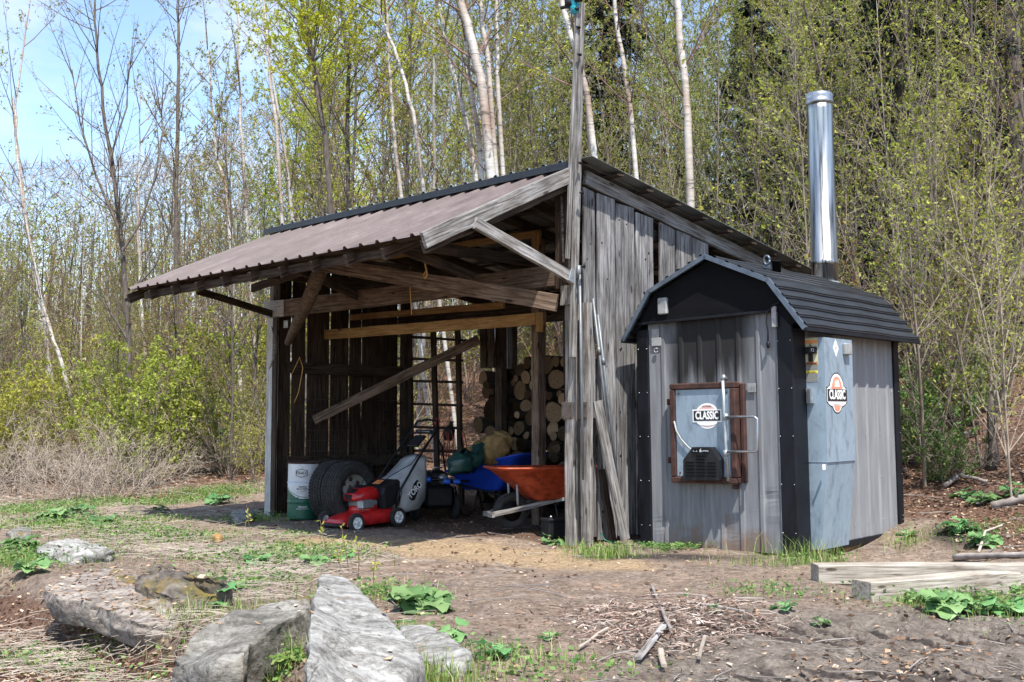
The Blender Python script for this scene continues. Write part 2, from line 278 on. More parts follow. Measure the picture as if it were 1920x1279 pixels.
def rock(name, a, b_, c, moss=0):
    m, nt, b = _nt(name)
    n = noisetex(nt, 3.0, (1, 2.6, 3.4), 12, .68, .4, (.2, .1, .5)); r = ramp(nt, [(.28, a), (.45, b_), (.66, c)]); nt.links.new(n.outputs['Fac'], r.inputs[0])
    n2 = noisetex(nt, 22, (1, 1, 1), 8, .7); r2 = ramp(nt, [(.34, (.38, .36, .33)), (.50, (1, 1, 1)), (.7, (1.15, 1.15, 1.13))]); nt.links.new(n2.outputs['Fac'], r2.inputs[0])
    col = mixc(nt, r.outputs[0], r2.outputs[0], .9, 'MULTIPLY')
    n5 = noisetex(nt, 1.6, (1.2, 3.5, 6), 9, .75, 1.2, (.3, .2, .7)); r5 = ramp(nt, [(.40, (1, 1, 1)), (.455, (.45, .42, .38)), (.50, (1, 1, 1))]); nt.links.new(n5.outputs['Fac'], r5.inputs[0]); col = mixc(nt, col, r5.outputs[0], .8, 'MULTIPLY')
    if moss:
        n3 = noisetex(nt, 3.2, (1, 1, 1), 7, .6); r3 = ramp(nt, [(.60 - moss * .3, (0, 0, 0)), (.68 - moss * .3, (1, 1, 1))]); nt.links.new(n3.outputs['Fac'], r3.inputs[0])
        ge = nt.nodes.new('ShaderNodeNewGeometry'); sx = nt.nodes.new('ShaderNodeSeparateXYZ'); nt.links.new(ge.outputs['Normal'], sx.inputs[0])
        mu = N(nt, 'ShaderNodeMath', operation='MULTIPLY'); mu.use_clamp = True; nt.links.new(r3.outputs[0], mu.inputs[0]); nt.links.new(sx.outputs[2], mu.inputs[1])
        n4 = noisetex(nt, 12); r4 = ramp(nt, [(.35, (.05, .06, .012)), (.65, (.19, .12, .025))]); nt.links.new(n4.outputs['Fac'], r4.inputs[0])
        col = mixc(nt, col, r4.outputs[0], mu.outputs[0])
    nt.links.new(col, b.inputs['Base Color']); b.inputs['Roughness'].default_value = .85
    ad = N(nt, 'ShaderNodeMath', operation='ADD'); nt.links.new(n.outputs['Fac'], ad.inputs[0]); nt.links.new(n2.outputs['Fac'], ad.inputs[1])
    bp = N(nt, 'ShaderNodeBump'); bp.inputs['Strength'].default_value = .75; bp.inputs['Distance'].default_value = .02; nt.links.new(ad.outputs[0], bp.inputs['Height']); nt.links.new(bp.outputs[0], b.inputs['Normal'])
rock('rock_pale', (.07, .066, .06), (.235, .23, .215), (.385, .378, .36))
rock('rock_grey', (.05, .045, .04), (.16, .15, .13), (.31, .295, .27), .12)
rock('rock_moss', (.025, .02, .017), (.085, .07, .058), (.20, .175, .15), .55)
rock('rock_litter', (.08, .065, .055), (.22, .185, .16), (.36, .32, .28), .1)
M = MATS

# ------------------------------------------------------------------ mesh building helpers
class MB:
    def __init__(s): s.v = []; s.f = []; s.m = []; s.r = []; s.sm = []
    def add(s, vs, fs, mi=0, rnd=None, smooth=False):
        o = len(s.v); s.v.extend([tuple(q) for q in vs]); rr = random.random() if rnd is None else rnd
        s.r.extend([rr] * len(vs))
        for f in fs: s.f.append(tuple(i + o for i in f)); s.m.append(mi); s.sm.append(smooth)
    def loft(s, rings, mi=0, caps=True, closed=True, smooth=False, rnd=None):
        n = len(rings[0]); vs = [p for r in rings for p in r]; fs = []
        for k in range(len(rings) - 1):
            for i in range(n if closed else n - 1):
                j = (i + 1) % n; fs.append((k * n + i, k * n + j, (k + 1) * n + j, (k + 1) * n + i))
        if caps and closed: fs.append(tuple(range(n))[::-1]); fs.append(tuple((len(rings) - 1) * n + i for i in range(n)))
        s.add(vs, fs, mi, rnd, smooth)
    def tube(s, pts, rad, sides=8, mi=0, caps=True, rnd=None, smooth=True):
        pts = [Vector(p) for p in pts]; n = len(pts); rs = rad if isinstance(rad, (list, tuple)) else [rad] * n; rings = []; ref = None
        for i, p in enumerate(pts):
            d = (pts[min(i + 1, n - 1)] - pts[max(i - 1, 0)])
            if d.length < 1e-9: d = Vector((0, 0, 1))
            d.normalize()
            if ref is None: ref = d.cross(Vector((0, 0, 1)) if abs(d.z) < .9 else Vector((1, 0, 0)))
            a = ref - d * ref.dot(d)
            if a.length < 1e-6: a = d.orthogonal()
            a.normalize(); ref = a; b = d.cross(a)
            rings.append([p + (a * math.cos(t) + b * math.sin(t)) * rs[i] for t in [2 * math.pi * k / sides for k in range(sides)]])
        s.loft(rings, mi, caps, True, smooth, rnd)
    def lathe(s, prof, c=(0, 0, 0), ax=(0, 0, 1), seg=24, mi=0, caps=True, smooth=True):
        ax = Vector(ax).normalized(); a = ax.orthogonal().normalized(); b = ax.cross(a); c = Vector(c); rings = []
        for r, h in prof: rings.append([c + ax * h + (a * math.cos(t) + b * math.sin(t)) * r for t in [2 * math.pi * k / seg for k in range(seg)]])
        s.loft(rings, mi, caps, True, smooth)
    def box(s, c, size, mat=None, bev=.004, mi=0, rnd=None):
        """box with chamfered long edges (axis Z of the box)"""
        x, y, z = [q / 2 for q in size]; b = min(bev, x * .45, y * .45, z * .45); R = mat or Matrix.Identity(3); c = Vector(c); rings = []
        for zz, ins in ((-z, b), (-z + b, 0), (z - b, 0), (z, b)):
            X = x - ins; Y = y - ins
            ring = [(-X + b, -Y), (X - b, -Y), (X, -Y + b), (X, Y - b), (X - b, Y), (-X + b, Y), (-X, Y - b), (-X, -Y + b)]
            rings.append([c + R @ Vector((p, q, zz)) for p, q in ring])
        s.loft(rings, mi, True, True, False, rnd)
    def prism(s, poly, o, ex, ey, ez, t, mi=0, rnd=None):
        """polygon (2-D points) in the plane o+ex*x+ey*y, thickness t along ez"""
        o = Vector(o); ex = Vector(ex); ey = Vector(ey); ez = Vector(ez)
        s.loft([[o + ex * x + ey * y for x, y in poly], [o + ex * x + ey * y + ez * t for x, y in poly]], mi, True, True, False, rnd)
    def build(s, name, mats, parent=None, wm=None):
        """link as one mesh object. vertices are local to wm (a world matrix); default: world coordinates re-based on the mesh's middle"""
        me = bpy.data.meshes.new(name); vs = np.array(s.v, dtype=float).reshape(-1, 3)
        if wm is None:
            c = vs.mean(0); c[2] = vs[:, 2].min(); wm = Matrix.Translation(Vector(c)); vs = vs - c
        me.from_pydata(vs.tolist(), [], s.f)
        if isinstance(mats, str): mats = [mats]
        for m_ in mats: me.materials.append(M[m_])
        me.polygons.foreach_set('material_index', s.m); me.polygons.foreach_set('use_smooth', s.sm)
        a = me.attributes.new('rnd', 'FLOAT', 'POINT'); a.data.foreach_set('value', s.r); me.update()
        o = bpy.data.objects.new(name, me); COL.objects.link(o)
        return hang(o, wm, parent)
WM = {}
def hang(o, wm, parent=None):
    WM[o.name] = wm.copy()
    if parent is not None: o.parent = parent; o.matrix_local = WM[parent.name].inverted() @ wm
    else: o.matrix_world = wm
    return o
def tag(o, label, cat=None, group=None, kind=None):
    if label: o['label'] = label
    if cat: o['category'] = cat
    if group: o['group'] = group
    if kind: o['kind'] = kind
    return o
def thing(name, loc, label, cat, group=None, wm=None):
    o = bpy.data.objects.new(name, None); COL.objects.link(o); o.empty_display_size = .1
    hang(o, wm if wm is not None else Matrix.Translation(Vector(loc))); return tag(o, label, cat, group)
def frame(o, x, up=(0, 0, 1)):
    """matrix with local X along x, local Z near up"""
    x = Vector(x).normalized(); up = Vector(up); y = up.cross(x)
    if y.length < 1e-5: y = Vector((0, 1, 0)).cross(x)
    y.normalize(); z = x.cross(y); m_ = Matrix((x, y, z)).transposed().to_4x4(); m_.translation = Vector(o); return m_
def board(name, p0, p1, w, t, mat, parent, up=(0, 0, 1), wob=.004, label=None, bow=0.0):
    """sawn board from p0 to p1: w = size along up, t = the other; grain along its length"""
    p0 = Vector(p0); p1 = Vector(p1); L = (p1 - p0).length; wm = frame(p0, p1 - p0, up); b = MB(); n = max(3, int(L / .35)); rings = []; c = min(.005, t * .2)
    for k in range(n + 1):
        x = L * k / n; dz = bow * math.sin(math.pi * k / n) + random.uniform(-wob, wob); dy = random.uniform(-wob, wob); ww = w / 2 + random.uniform(-wob, wob) * .6; tt = t / 2
        rings.append([(x, dy + a, dz + q) for a, q in ((-tt + c, -ww), (tt - c, -ww), (tt, -ww + c), (tt, ww - c), (tt - c, ww), (-tt + c, ww), (-tt, ww - c), (-tt, -ww + c))])
    b.loft(rings); o = b.build(name, mat, parent, wm)
    if label: o['label'] = label
    return o
def text(body, size, mat, parent, wm, sx=1.0, bold=.0, name='lettering', th=.0008, align='CENTER'):
    cu = bpy.data.curves.new(name, 'FONT'); cu.body = body; cu.size = size; cu.align_x = align; cu.align_y = 'CENTER'; cu.extrude = th; cu.offset = bold; cu.resolution_u = 3
    t = bpy.data.objects.new(name, cu); me = bpy.data.meshes.new_from_object(t); me.transform(Matrix.Diagonal((sx, 1, 1, 1)))
    bpy.data.objects.remove(t); bpy.data.curves.remove(cu); me.materials.clear(); me.materials.append(M[mat]); me.name = name
    o = bpy.data.objects.new(name, me); COL.objects.link(o); return hang(o, wm, parent)
def np_mesh(name, verts, faces4, rnd, mat, parent=None, mats=None):
    me = bpy.data.meshes.new(name); nf = len(faces4); k = faces4.shape[1]
    me.vertices.add(len(verts)); me.vertices.foreach_set('co', verts.astype(np.float32).ravel())
    me.loops.add(nf * k); me.loops.foreach_set('vertex_index', faces4.astype(np.int32).ravel())
    me.polygons.add(nf); me.polygons.foreach_set('loop_start', np.arange(0, nf * k, k, dtype=np.int32)); me.polygons.foreach_set('loop_total', np.full(nf, k, np.int32))
    me.materials.append(M[mat]); a = me.attributes.new('rnd', 'FLOAT', 'POINT'); a.data.foreach_set('value', rnd.astype(np.float32)); me.update(calc_edges=True); me.validate()
    o = bpy.data.objects.new(name, me); COL.objects.link(o); WM[o.name] = Matrix.Identity(4); return o

# ================================================================== GROUND
GREEN = []      # (x, y, radius, strength) patches of grass
for px, py, r, s in [(60, 1050, .8, 1), (130, 985, 1.0, 1), (260, 945, .9, .7), (400, 925, 1.0, 1), (470, 975, .6, .7), (560, 1050, .6, .9), (480, 1090, .5, .7), (620, 1040, .5, .8), (340, 1010, .7, .6), (230, 1000, .7, .6),
                     (700, 1115, .45, .8), (790, 1275, .22, .6), (540, 1240, .3, .8), (1130, 1045, .22, .8), (1245, 1036, .14, .7), (1500, 1058, .22, .8), (1560, 1050, .2, .8), (1450, 1110, .45, .4), (1870, 1140, .6, .9),
                     (1740, 1135, .5, .7), (1700, 1020, .2, .4), (1840, 1000, .5, .4), (110, 1250, .5, .5), (300, 1265, .5, .35), (60, 880, 1.5, .6), (980, 1260, .35, .4), (760, 1190, .3, .5), (520, 1030, .5, .5), (200, 880, 1.5, .35), (930, 1230, .3, .5), (0, 960, 1, .6), (430, 1045, .6, .5), (350, 940, .8, .5), (160, 945, .8, .6), (560, 1005, .4, .4), (300, 975, .5, .5), (80, 955, .8, .9), (30, 1240, .5, .4), (200, 1225, .5, .35), (1100, 1265, .4, .25)]:
    q = G(px, py); GREEN.append((q.x, q.y, r, s))
SAND = [(G(px, py), r) for px, py, r in [(640, 1018, .9), (760, 1022, .9), (860, 1028, .9), (960, 1040, .9), (1060, 1052, .8), (1150, 1062, .55), (560, 1025, .5)]]
def gmask(x, y, pts, sharp=1.0):
    t = np.zeros_like(np.asarray(x, float))
    for px_, py_, r, s in pts: t = np.maximum(t, s * np.exp(-((x - px_) ** 2 + (y - py_) ** 2) / (r * r) * sharp))
    return t
def litterm(x, y):
    s = (x - O3[0]) * (-vv[0]) + (y - O3[1]) * (-vv[1])
    a = sstep((s - 2.6) / 1.6); a = np.maximum(a, sstep((x - 4.3) / .8) * sstep((y - 9.8) / 1.0)); bnk = sstep((ybank(x) - y) / .4 + .2) * sstep((.3 - x) / 1.2)
    a = np.maximum(a, bnk * .9); a = np.maximum(a, sstep((y - 17) / 3) * sstep((-4 - x) / 2)); return a
def axis_pts(lo, hi, step, far_lo, far_hi, g=1.13):
    mid = list(np.arange(lo, hi, step)); a = []; p = lo; st = step
    while p > far_lo: st *= g; p -= st; a.append(p)
    b = []; p = mid[-1]; st = step
    while p < far_hi: st *= g; p += st; b.append(p)
    return np.array(a[::-1] + mid + b)
gx = axis_pts(-6.5, 6.2, .032, -420, 420, 1.11); gy = axis_pts(4.6, 13.0, .032, -300, 700, 1.10)
X, Y = np.meshgrid(gx, gy); Z = hbase(X, Y) + hmicro(X, Y); nx, ny = len(gx), len(gy)
idx = np.arange(nx * ny).reshape(ny, nx); F4 = np.stack([idx[:-1, :-1], idx[:-1, 1:], idx[1:, 1:], idx[1:, :-1]], -1).reshape(-1, 4)
ground = np_mesh('ground', np.stack([X, Y, Z], -1).reshape(-1, 3), F4, np.zeros(nx * ny), 'litter')
ground.data.polygons.foreach_set('use_smooth', [True] * len(F4))
xf, yf = X.ravel(), Y.ravel()
gm = gmask(xf, yf, GREEN, .8); sm_ = gmask(xf, yf, [(q.x, q.y, r, 1) for q, r in SAND], 1.6); lm = litterm(xf, yf)
_s = (xf - O3[0]) * (-vv[0]) + (yf - O3[1]) * (-vv[1]); _t = (xf - O3[0]) * uu[0] + (yf - O3[1]) * uu[1]
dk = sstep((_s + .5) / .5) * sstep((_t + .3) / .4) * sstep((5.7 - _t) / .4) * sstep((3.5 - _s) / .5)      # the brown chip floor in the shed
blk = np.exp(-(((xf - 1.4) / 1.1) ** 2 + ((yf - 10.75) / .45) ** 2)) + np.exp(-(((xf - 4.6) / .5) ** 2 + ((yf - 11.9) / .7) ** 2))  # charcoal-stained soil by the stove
tr_ = sstep((xf - .6) / .8) * (np.exp(-((yf - (7.15 - .10 * xf)) / .26) ** 2) + np.exp(-((yf - (5.95 - .06 * xf)) / .30) ** 2)); blk = np.maximum(blk, 1.15 * tr_ * sstep((np.abs(np.sin(xf * 14 + (yf - 6.5) * 10 + 1.2 * vnoise(xf * 2, yf * 2, 7))) - .45) * 3))      # shade in the hollows of the tyre marks, painted into the soil colour
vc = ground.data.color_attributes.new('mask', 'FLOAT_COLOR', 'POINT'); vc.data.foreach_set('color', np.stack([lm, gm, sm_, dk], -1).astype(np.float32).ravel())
va = ground.data.attributes.new('coal_rut_shade', 'FLOAT', 'POINT'); va.data.foreach_set('value', blk.astype(np.float32))
mud = sstep((8.6 - yf) / 1.6) * sstep((xf + .2) / 1.3); vm = ground.data.attributes.new('mud', 'FLOAT', 'POINT'); vm.data.foreach_set('value', mud.astype(np.float32))
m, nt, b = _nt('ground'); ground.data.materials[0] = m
at = N(nt, 'ShaderNodeVertexColor', layer_name='mask'); sp = nt.nodes.new('ShaderNodeSeparateColor'); nt.links.new(at.outputs['Color'], sp.inputs[0]); ac = N(nt, 'ShaderNodeAttribute', attribute_name='coal_rut_shade'); am_ = N(nt, 'ShaderNodeAttribute', attribute_name='mud')
nA = noisetex(nt, 1.3, (1, 1, 1), 10, .7); nB = noisetex(nt, 28, (1, 1, 1), 8, .75); nC = noisetex(nt, 7, (1, 1, 1), 10, .75, .6)
rA = ramp(nt, [(.34, (.17, .14, .12)), (.5, (.27, .235, .205)), (.66, (.38, .34, .30))]); nt.links.new(nC.outputs['Fac'], rA.inputs[0])
rB = ramp(nt, [(.34, (.42, .40, .38)), (.55, (1, 1, 1)), (.75, (1.25, 1.22, 1.18))]); nt.links.new(nB.outputs['Fac'], rB.inputs[0]); c = mixc(nt, rA.outputs[0], rB.outputs[0], 1, 'MULTIPLY')
rg = ramp(nt, [(.35, (.72, .74, .78)), (.6, (1.05, 1, .96))]); nt.links.new(nA.outputs['Fac'], rg.inputs[0]); c = mixc(nt, c, rg.outputs[0], .8, 'MULTIPLY'); c = mixc(nt, c, (1.12, 1.0, .90), 1, 'MULTIPLY')
def wob(fac, lo=.25, hi=.6, amt=.5):
    a = N(nt, 'ShaderNodeMath', operation='SUBTRACT'); nt.links.new(nC.outputs['Fac'], a.inputs[0]); a.inputs[1].default_value = .5
    a2 = N(nt, 'ShaderNodeMath', operation='MULTIPLY_ADD'); nt.links.new(a.outputs[0], a2.inputs[0]); a2.inputs[1].default_value = amt * 2; nt.links.new(fac, a2.inputs[2])
    q = N(nt, 'ShaderNodeMapRange', interpolation_type='SMOOTHSTEP'); q.inputs[1].default_value = lo; q.inputs[2].default_value = hi; nt.links.new(a2.outputs[0], q.inputs[0]); return q.outputs[0]
def tex(a, b_, lo=.35, hi=.65, n=nB):
    r = ramp(nt, [(lo, a), (hi, b_)]); nt.links.new(n.outputs['Fac'], r.inputs[0]); return r.outputs[0]
c = mixc(nt, c, mixc(nt, tex((.13, .108, .09), (.32, .28, .24)), tex((.55, .52, .5), (1.12, 1.1, 1.08), .38, .58, nC), 1, 'MULTIPLY'), wob(am_.outputs['Fac'], .3, .9, .5))
c = mixc(nt, c, tex((.20, .14, .085), (.52, .38, .235)), wob(sp.outputs[2], .3, .75))
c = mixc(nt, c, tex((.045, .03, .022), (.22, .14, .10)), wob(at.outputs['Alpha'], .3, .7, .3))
c = mixc(nt, c, tex((.055, .033, .024), (.26, .155, .11)), wob(sp.outputs[0], .3, .7, .3))
c = mixc(nt, c, tex((.05, .06, .02), (.16, .17, .06)), wob(sp.outputs[1], .45, .95))
c = mixc(nt, c, tex((.03, .025, .023), (.10, .08, .07)), wob(ac.outputs['Fac'], .4, .9))  # charcoal stain by the stove and painted shade of the ruts
nt.links.new(c, b.inputs['Base Color']); b.inputs['Roughness'].default_value = .95; b.inputs['Specular IOR Level'].default_value = .15
bp = N(nt, 'ShaderNodeBump'); bp.inputs['Strength'].default_value = .9; bp.inputs['Distance'].default_value = .03; nt.links.new(nB.outputs['Fac'], bp.inputs['Height'])
bp2 = N(nt, 'ShaderNodeBump'); bp2.inputs['Strength'].default_value = .7; bp2.inputs['Distance'].default_value = .06; nt.links.new(nC.outputs['Fac'], bp2.inputs['Height']); nt.links.new(bp.outputs[0], bp2.inputs['Normal']); nt.links.new(bp2.outputs[0], b.inputs['Normal'])
tag(ground, 'bare brown dirt yard rising into a leaf-strewn hillside', kind='structure')

# ================================================================== WOODSHED
shed = thing('woodshed', W(0, 0, 0), 'weathered open-fronted woodshed with a long pinkish metal roof and grey plank walls', 'woodshed')
def ribbed(name, A, B, C, D, n, rib, mat, nm=None, step=.24, th=.012):
    """sheet A(top,start) B(top,end) C(low,end) D(low,start); ribs run from the A-B edge to the D-C edge"""
    A, B, C, D = map(Vector, (A, B, C, D)); nrm = (B - A).cross(D - A).normalized(); nrm = nrm if nrm.z > 0 else -nrm; b = MB(); L = (B - A).length; ps = []
    k = 0.0; w = .018
    while k < L:
        for dx, h in ((0, 0), (step - .075, 0), (step - .055, rib), (step - .025, rib), (step - .005, 0)):
            if k + dx < L: ps.append(((k + dx) / L, h))
        if k + step / 2 < L: pass
        k += step
    ps.append((1, 0)); K = 8; rows = []
    for j in range(K + 1):
        t = j / K; row = []
        for s, h in ps:
            p = A.lerp(B, s).lerp(D.lerp(C, s), t); sag = .012 * math.sin(math.pi * t) * math.sin(s * 9)
            row.append(p + nrm * (h + sag))
        rows.append(row)
    rings = [r + [p - nrm * .004 for p in r[::-1]] for r in rows]
    b.loft(rings, 0, True, True); return b.build(name, mat, shed)
RA, RB = W(-.05, .02, 3.86), W(5.55, .02, 3.80)
EA, EB = W(-.05, 2.13, 2.93), W(6.15, 1.86, 2.93)
front_roof = ribbed('front_roof_sheet', RA, RB, EB, EA, 24, .028, 'roof_mauve'); front_roof['label'] = 'faded pinkish ribbed metal roof over the open front'
bA, bB = W(-.28, .13, 3.93), W(5.55, .12, 3.875); bC, bD = W(5.7, -4.75, 3.06), W(-.28, -4.75, 3.08)
back_roof = ribbed('back_roof_sheet', bA, bB, bC, bD, 24, .028, 'roof_green_grey')
b = MB(); rc = MB()
for p, q in ((W(-.1, .12, 3.905), W(5.6, .10, 3.85)),):
    rc.tube([p, p.lerp(q, .5), q], .012, 6)
    d = (q - p).normalized()
    b.loft([[p + Vector(uu) * 0 + Vector(vv) * a + Vector((0, 0, c)) for a, c in ((.03, -.06), (.045, -.06), (.045, .012), (-.02, .035), (-.15, .012), (-.15, 0), (.03, 0))], [q + Vector(vv) * a + Vector((0, 0, c)) for a, c in ((.03, -.06), (.045, -.06), (.045, .012), (-.02, .035), (-.15, .012), (-.15, 0), (.03, 0))]])
b.build('ridge_cap', 'roof_black', shed)
b = MB()
for k in range(24):
    p = W(-.1, .12, 3.905).lerp(W(5.6, .10, 3.85), (k + .4) / 24); b.box(p + Vector((0, 0, .022)), (.03, .03, .018), bev=.005)
b.build('ridge_screws', 'wire', shed)
# rafters (front slope) with tails under the eave, back rafters, purlins
def fr(u, t, drop=0):                         # point on the front roof underside
    a = RA.lerp(RB, u / 5.6); e = EA.lerp(EB, u / 5.9 if u > 0 else 0); return a.lerp(e, t) - Vector((0, 0, drop))
for k in range(11):
    u = .1 + k * .575
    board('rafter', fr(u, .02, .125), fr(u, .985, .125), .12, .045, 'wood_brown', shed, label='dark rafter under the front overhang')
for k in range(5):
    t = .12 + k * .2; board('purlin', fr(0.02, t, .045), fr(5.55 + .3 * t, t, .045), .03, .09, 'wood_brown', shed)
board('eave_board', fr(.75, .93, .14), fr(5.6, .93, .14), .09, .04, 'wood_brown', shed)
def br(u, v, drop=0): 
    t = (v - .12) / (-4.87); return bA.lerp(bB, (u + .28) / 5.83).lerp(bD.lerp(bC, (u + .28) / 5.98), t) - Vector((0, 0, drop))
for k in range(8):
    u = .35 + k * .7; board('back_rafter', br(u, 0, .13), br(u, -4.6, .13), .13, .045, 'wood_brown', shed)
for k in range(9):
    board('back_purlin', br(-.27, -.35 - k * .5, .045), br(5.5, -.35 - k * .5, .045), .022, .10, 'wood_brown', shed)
# rake boards at the near gable
rk = board('rake_board', W(-.03, .10, 3.80), W(-.03, 2.16, 2.865), .155, .04, 'wood_grey', shed, label='grey rake board of the front overhang'); 
board('rake_board', br(-.06, -.02, .14), br(-.06, -4.72, .14), .15, .04, 'wood_grey', shed, label='brown-grey rake board above the plank wall')
# posts: front right cluster
board('corner_post', W(.07, .02, -.05), W(.07, .02, 2.62), .14, .14, 'post_grey', shed, up=vv, label='square grey corner post')
# upper face board, thin pale board beside it, bolts and straps of the corner
board('corner_face_board', W(.16, .10, 2.62), W(.16, .10, 3.42), .17, .03, 'wood_brown', shed, up=uu)
board('corner_face_board', W(.02, .115, 2.66), W(.02, .115, 3.42), .07, .03, 'wood_grey', shed, up=uu)
board('gable_block', W(.12, .11, 3.42), W(.12, .11, 3.74), .24, .04, 'wood_brown', shed, up=uu)
board('beam_block', W(.03, .12, 2.44), W(.03, .12, 2.64), .26, .035, 'wood_grey', shed, up=uu)
board('second_post', W(-.13, .06, -.05), W(-.13, .06, 2.45), .085, .10, 'post_grey', shed, up=vv)
sb = MB()
for u_, w_ in ((.08, .15), (-.13, .12)):
    R = Matrix((Vector(uu), Vector(vv), Vector((0, 0, 1)))).transposed(); sb.box(W(u_, .118, 1.36), (w_, .012, .17), R, .003)
    for dx in (-.05, .05):
        for dz in (-.06, .06): sb.box(W(u_ + dx * w_ / .15, .127, 1.36 + dz), (.012, .01, .012), R, .002)
sb.build('post_strap', 'brown_plate', shed)
# front beam, far posts, braces
board('front_beam', W(5.6, .06, 2.76), W(.12, .06, 2.765), .225, .07, 'wood_beam', shed, label='heavy old beam across the open front')
bl = board('beam_end', W(5.62, .105, 2.76), W(5.15, .105, 2.76), .225, .012, 'post_lit', shed, label='weathered grey end of the front beam, coloured paler as if sunlit')
board('far_post', W(5.42, .06, -.05), W(5.42, .06, 2.64), .15, .16, 'post_lit', shed, up=vv, label='grey post at the far front corner, coloured paler as if sunlit')
board('far_post_board', W(5.30, .13, 0), W(5.30, .13, 2.64), .10, .03, 'wood_brown', shed, up=uu)
board('far_upper_post', W(5.45, .05, 2.88), W(5.45, .05, 3.6), .09, .09, 'wood_grey', shed, up=vv)
board('eave_brace', onu(1080, 526, -.06), onu(890, 418, -.06), .115, .045, 'wood_grey', shed, label='pale grey diagonal brace from the corner post to the eave')
bp_ = MB(); q = onu(1064, 514, -.062); q2 = onu(1079, 524, -.062); dd = (q2 - q).normalized(); R = frame(q, dd).to_3x3(); bp_.box((q + q2) / 2 + Vector(uu) * -.028, (.12, .006, .13), R, .002); bp_.build('brace_plate', 'galvanised', shed)
board('eave_brace', onu(515, 590, 5.42), onu(370, 545, 5.42), .09, .045, 'wood_brown', shed)
board('eave_brace', W(1.5, .0, 2.84), W(1.55, 1.35, 3.13), .11, .045, 'wood_brown', shed)
board('eave_brace', W(3.6, .0, 2.78), W(3.45, 1.3, 3.10), .11, .045, 'wood_brown', shed)
board('long_brace', W(.20, .13, 2.47), onv(606, 496, 1.05), .175, .045, 'wood_beam', shed, label='long plank brace running out to the far eave')
lb = MB(); p0 = onv(540, 642, .12); p1 = onv(603, 500, .95); lb.tube([p0, p0.lerp(p1, .3) + Vector((0, 0, -.02)), p0.lerp(p1, .6) + Vector((0, 0, -.05)), p1], [.05, .075, .085, .10], 8)
lb.build('log_brace', 'wood_beam', shed)
board('tie_beam', W(5.3, .5, 3.0), W(2.9, .95, 3.1), .10, .045, 'wood_brown', shed)
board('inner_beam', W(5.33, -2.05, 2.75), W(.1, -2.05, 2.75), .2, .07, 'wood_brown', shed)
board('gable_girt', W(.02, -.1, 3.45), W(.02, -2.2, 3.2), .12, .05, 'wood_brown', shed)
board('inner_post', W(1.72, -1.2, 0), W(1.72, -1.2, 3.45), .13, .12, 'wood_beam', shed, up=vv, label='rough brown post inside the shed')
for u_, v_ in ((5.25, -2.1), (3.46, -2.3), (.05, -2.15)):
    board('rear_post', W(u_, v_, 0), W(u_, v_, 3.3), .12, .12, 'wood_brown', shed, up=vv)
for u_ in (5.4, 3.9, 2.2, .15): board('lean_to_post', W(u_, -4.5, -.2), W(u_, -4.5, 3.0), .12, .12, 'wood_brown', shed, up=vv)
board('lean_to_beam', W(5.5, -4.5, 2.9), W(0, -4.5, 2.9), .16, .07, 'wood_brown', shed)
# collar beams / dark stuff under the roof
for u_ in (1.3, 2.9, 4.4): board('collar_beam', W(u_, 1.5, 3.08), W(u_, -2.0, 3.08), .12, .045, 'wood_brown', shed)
# honey-coloured rack hung in the opening
def hboard(a, b_, v0, w, t=.04, name='rack_rail', v1=None):
    return board(name, onv(*a, v0), onv(*b_, v0 if v1 is None else v1), w, t, 'wood_honey', shed)
hboard((606, 628), (1006, 598), -.70, .135, .04)
hboard((600, 600), (945, 572), -1.15, .085, .04)
hboard((598, 596), (598, 652), -.66, .09, .05, 'rack_hanger')
hboard((1014, 586), (1014, 622), -.66, .11, .07, 'rack_hanger')
hboard((672, 489), (1012, 437), -.9, .085, .04)
hboard((1006, 436), (1006, 472), -.87, .12, .05, 'rack_hanger')
# plank wall of the near gable
b = MB(); base = W(0, 0, 0); R = Matrix((Vector(-vv), Vector(-uu), Vector((0, 0, 1)))).transposed().to_4x4(); R.translation = base
def plank(b, x0, x1, z0, z1a, z1b, t=.025, y=0.0, rough=.006, x0t=None, x1t=None):
    """local frame: x along the wall, y outwards, z up"""
    n = 9; x0t = x0 if x0t is None else x0t; x1t = x1 if x1t is None else x1t; rings = []; a1 = random.uniform(-.008, .008); 
    for k in range(n + 1):
        s = k / n; l = x0 + (x0t - x0) * s + random.uniform(-rough, rough); r = x1 + (x1t - x1) * s + random.uniform(-rough, rough); yy = y + a1 * math.sin(3 * s)
        zl = z0 + (z1a - z0) * s; zr = z0 + (z1b - z0) * s; c = .004
        rings.append([(l + c, yy, zl), (r - c, yy, zr), (r, yy + c, zr), (r, yy + t - c, zr), (r - c, yy + t, zr), (l + c, yy + t, zl), (l, yy + t - c, zl), (l, yy + c, zl)])
    b.loft(rings)
gz = lambda x: 3.70 - .172 * x
edges = [(-.02, .16, .0), (.19, .475, .01), (.487, .785, .02), (.835, 1.165, .0), (1.255, 1.53, .012), (1.575, 1.86, .0), (1.87, 2.17, .014)]
for i, (a, c_, y) in enumerate(edges): plank(b, a, c_ - (.02 if i == 3 else 0), .02 + random.uniform(0, .06), gz(a) - random.uniform(.03, .07), gz(c_) - random.uniform(.02, .05), .026, .04 + y, .007)
gw = b.build('gable_plank_wall', 'plank_grey', shed, R); gw['label'] = 'grey vertical plank wall with open gaps at the near gable'
# nails and knots that read as dark dots
kb = MB()
for i in range(46):
    e = random.choice(edges); x = random.uniform(e[0] + .03, e[1] - .03); z = random.uniform(.3, gz(x) - .2); r = random.uniform(.006, .017)
    kb.lathe([(r, 0), (r * .9, .0035), (.0005, .005)], (x, .04 + e[2] + .0245, z), (0, 1, 0), 7)
kb.build('knots', 'black_plastic', shed, R)
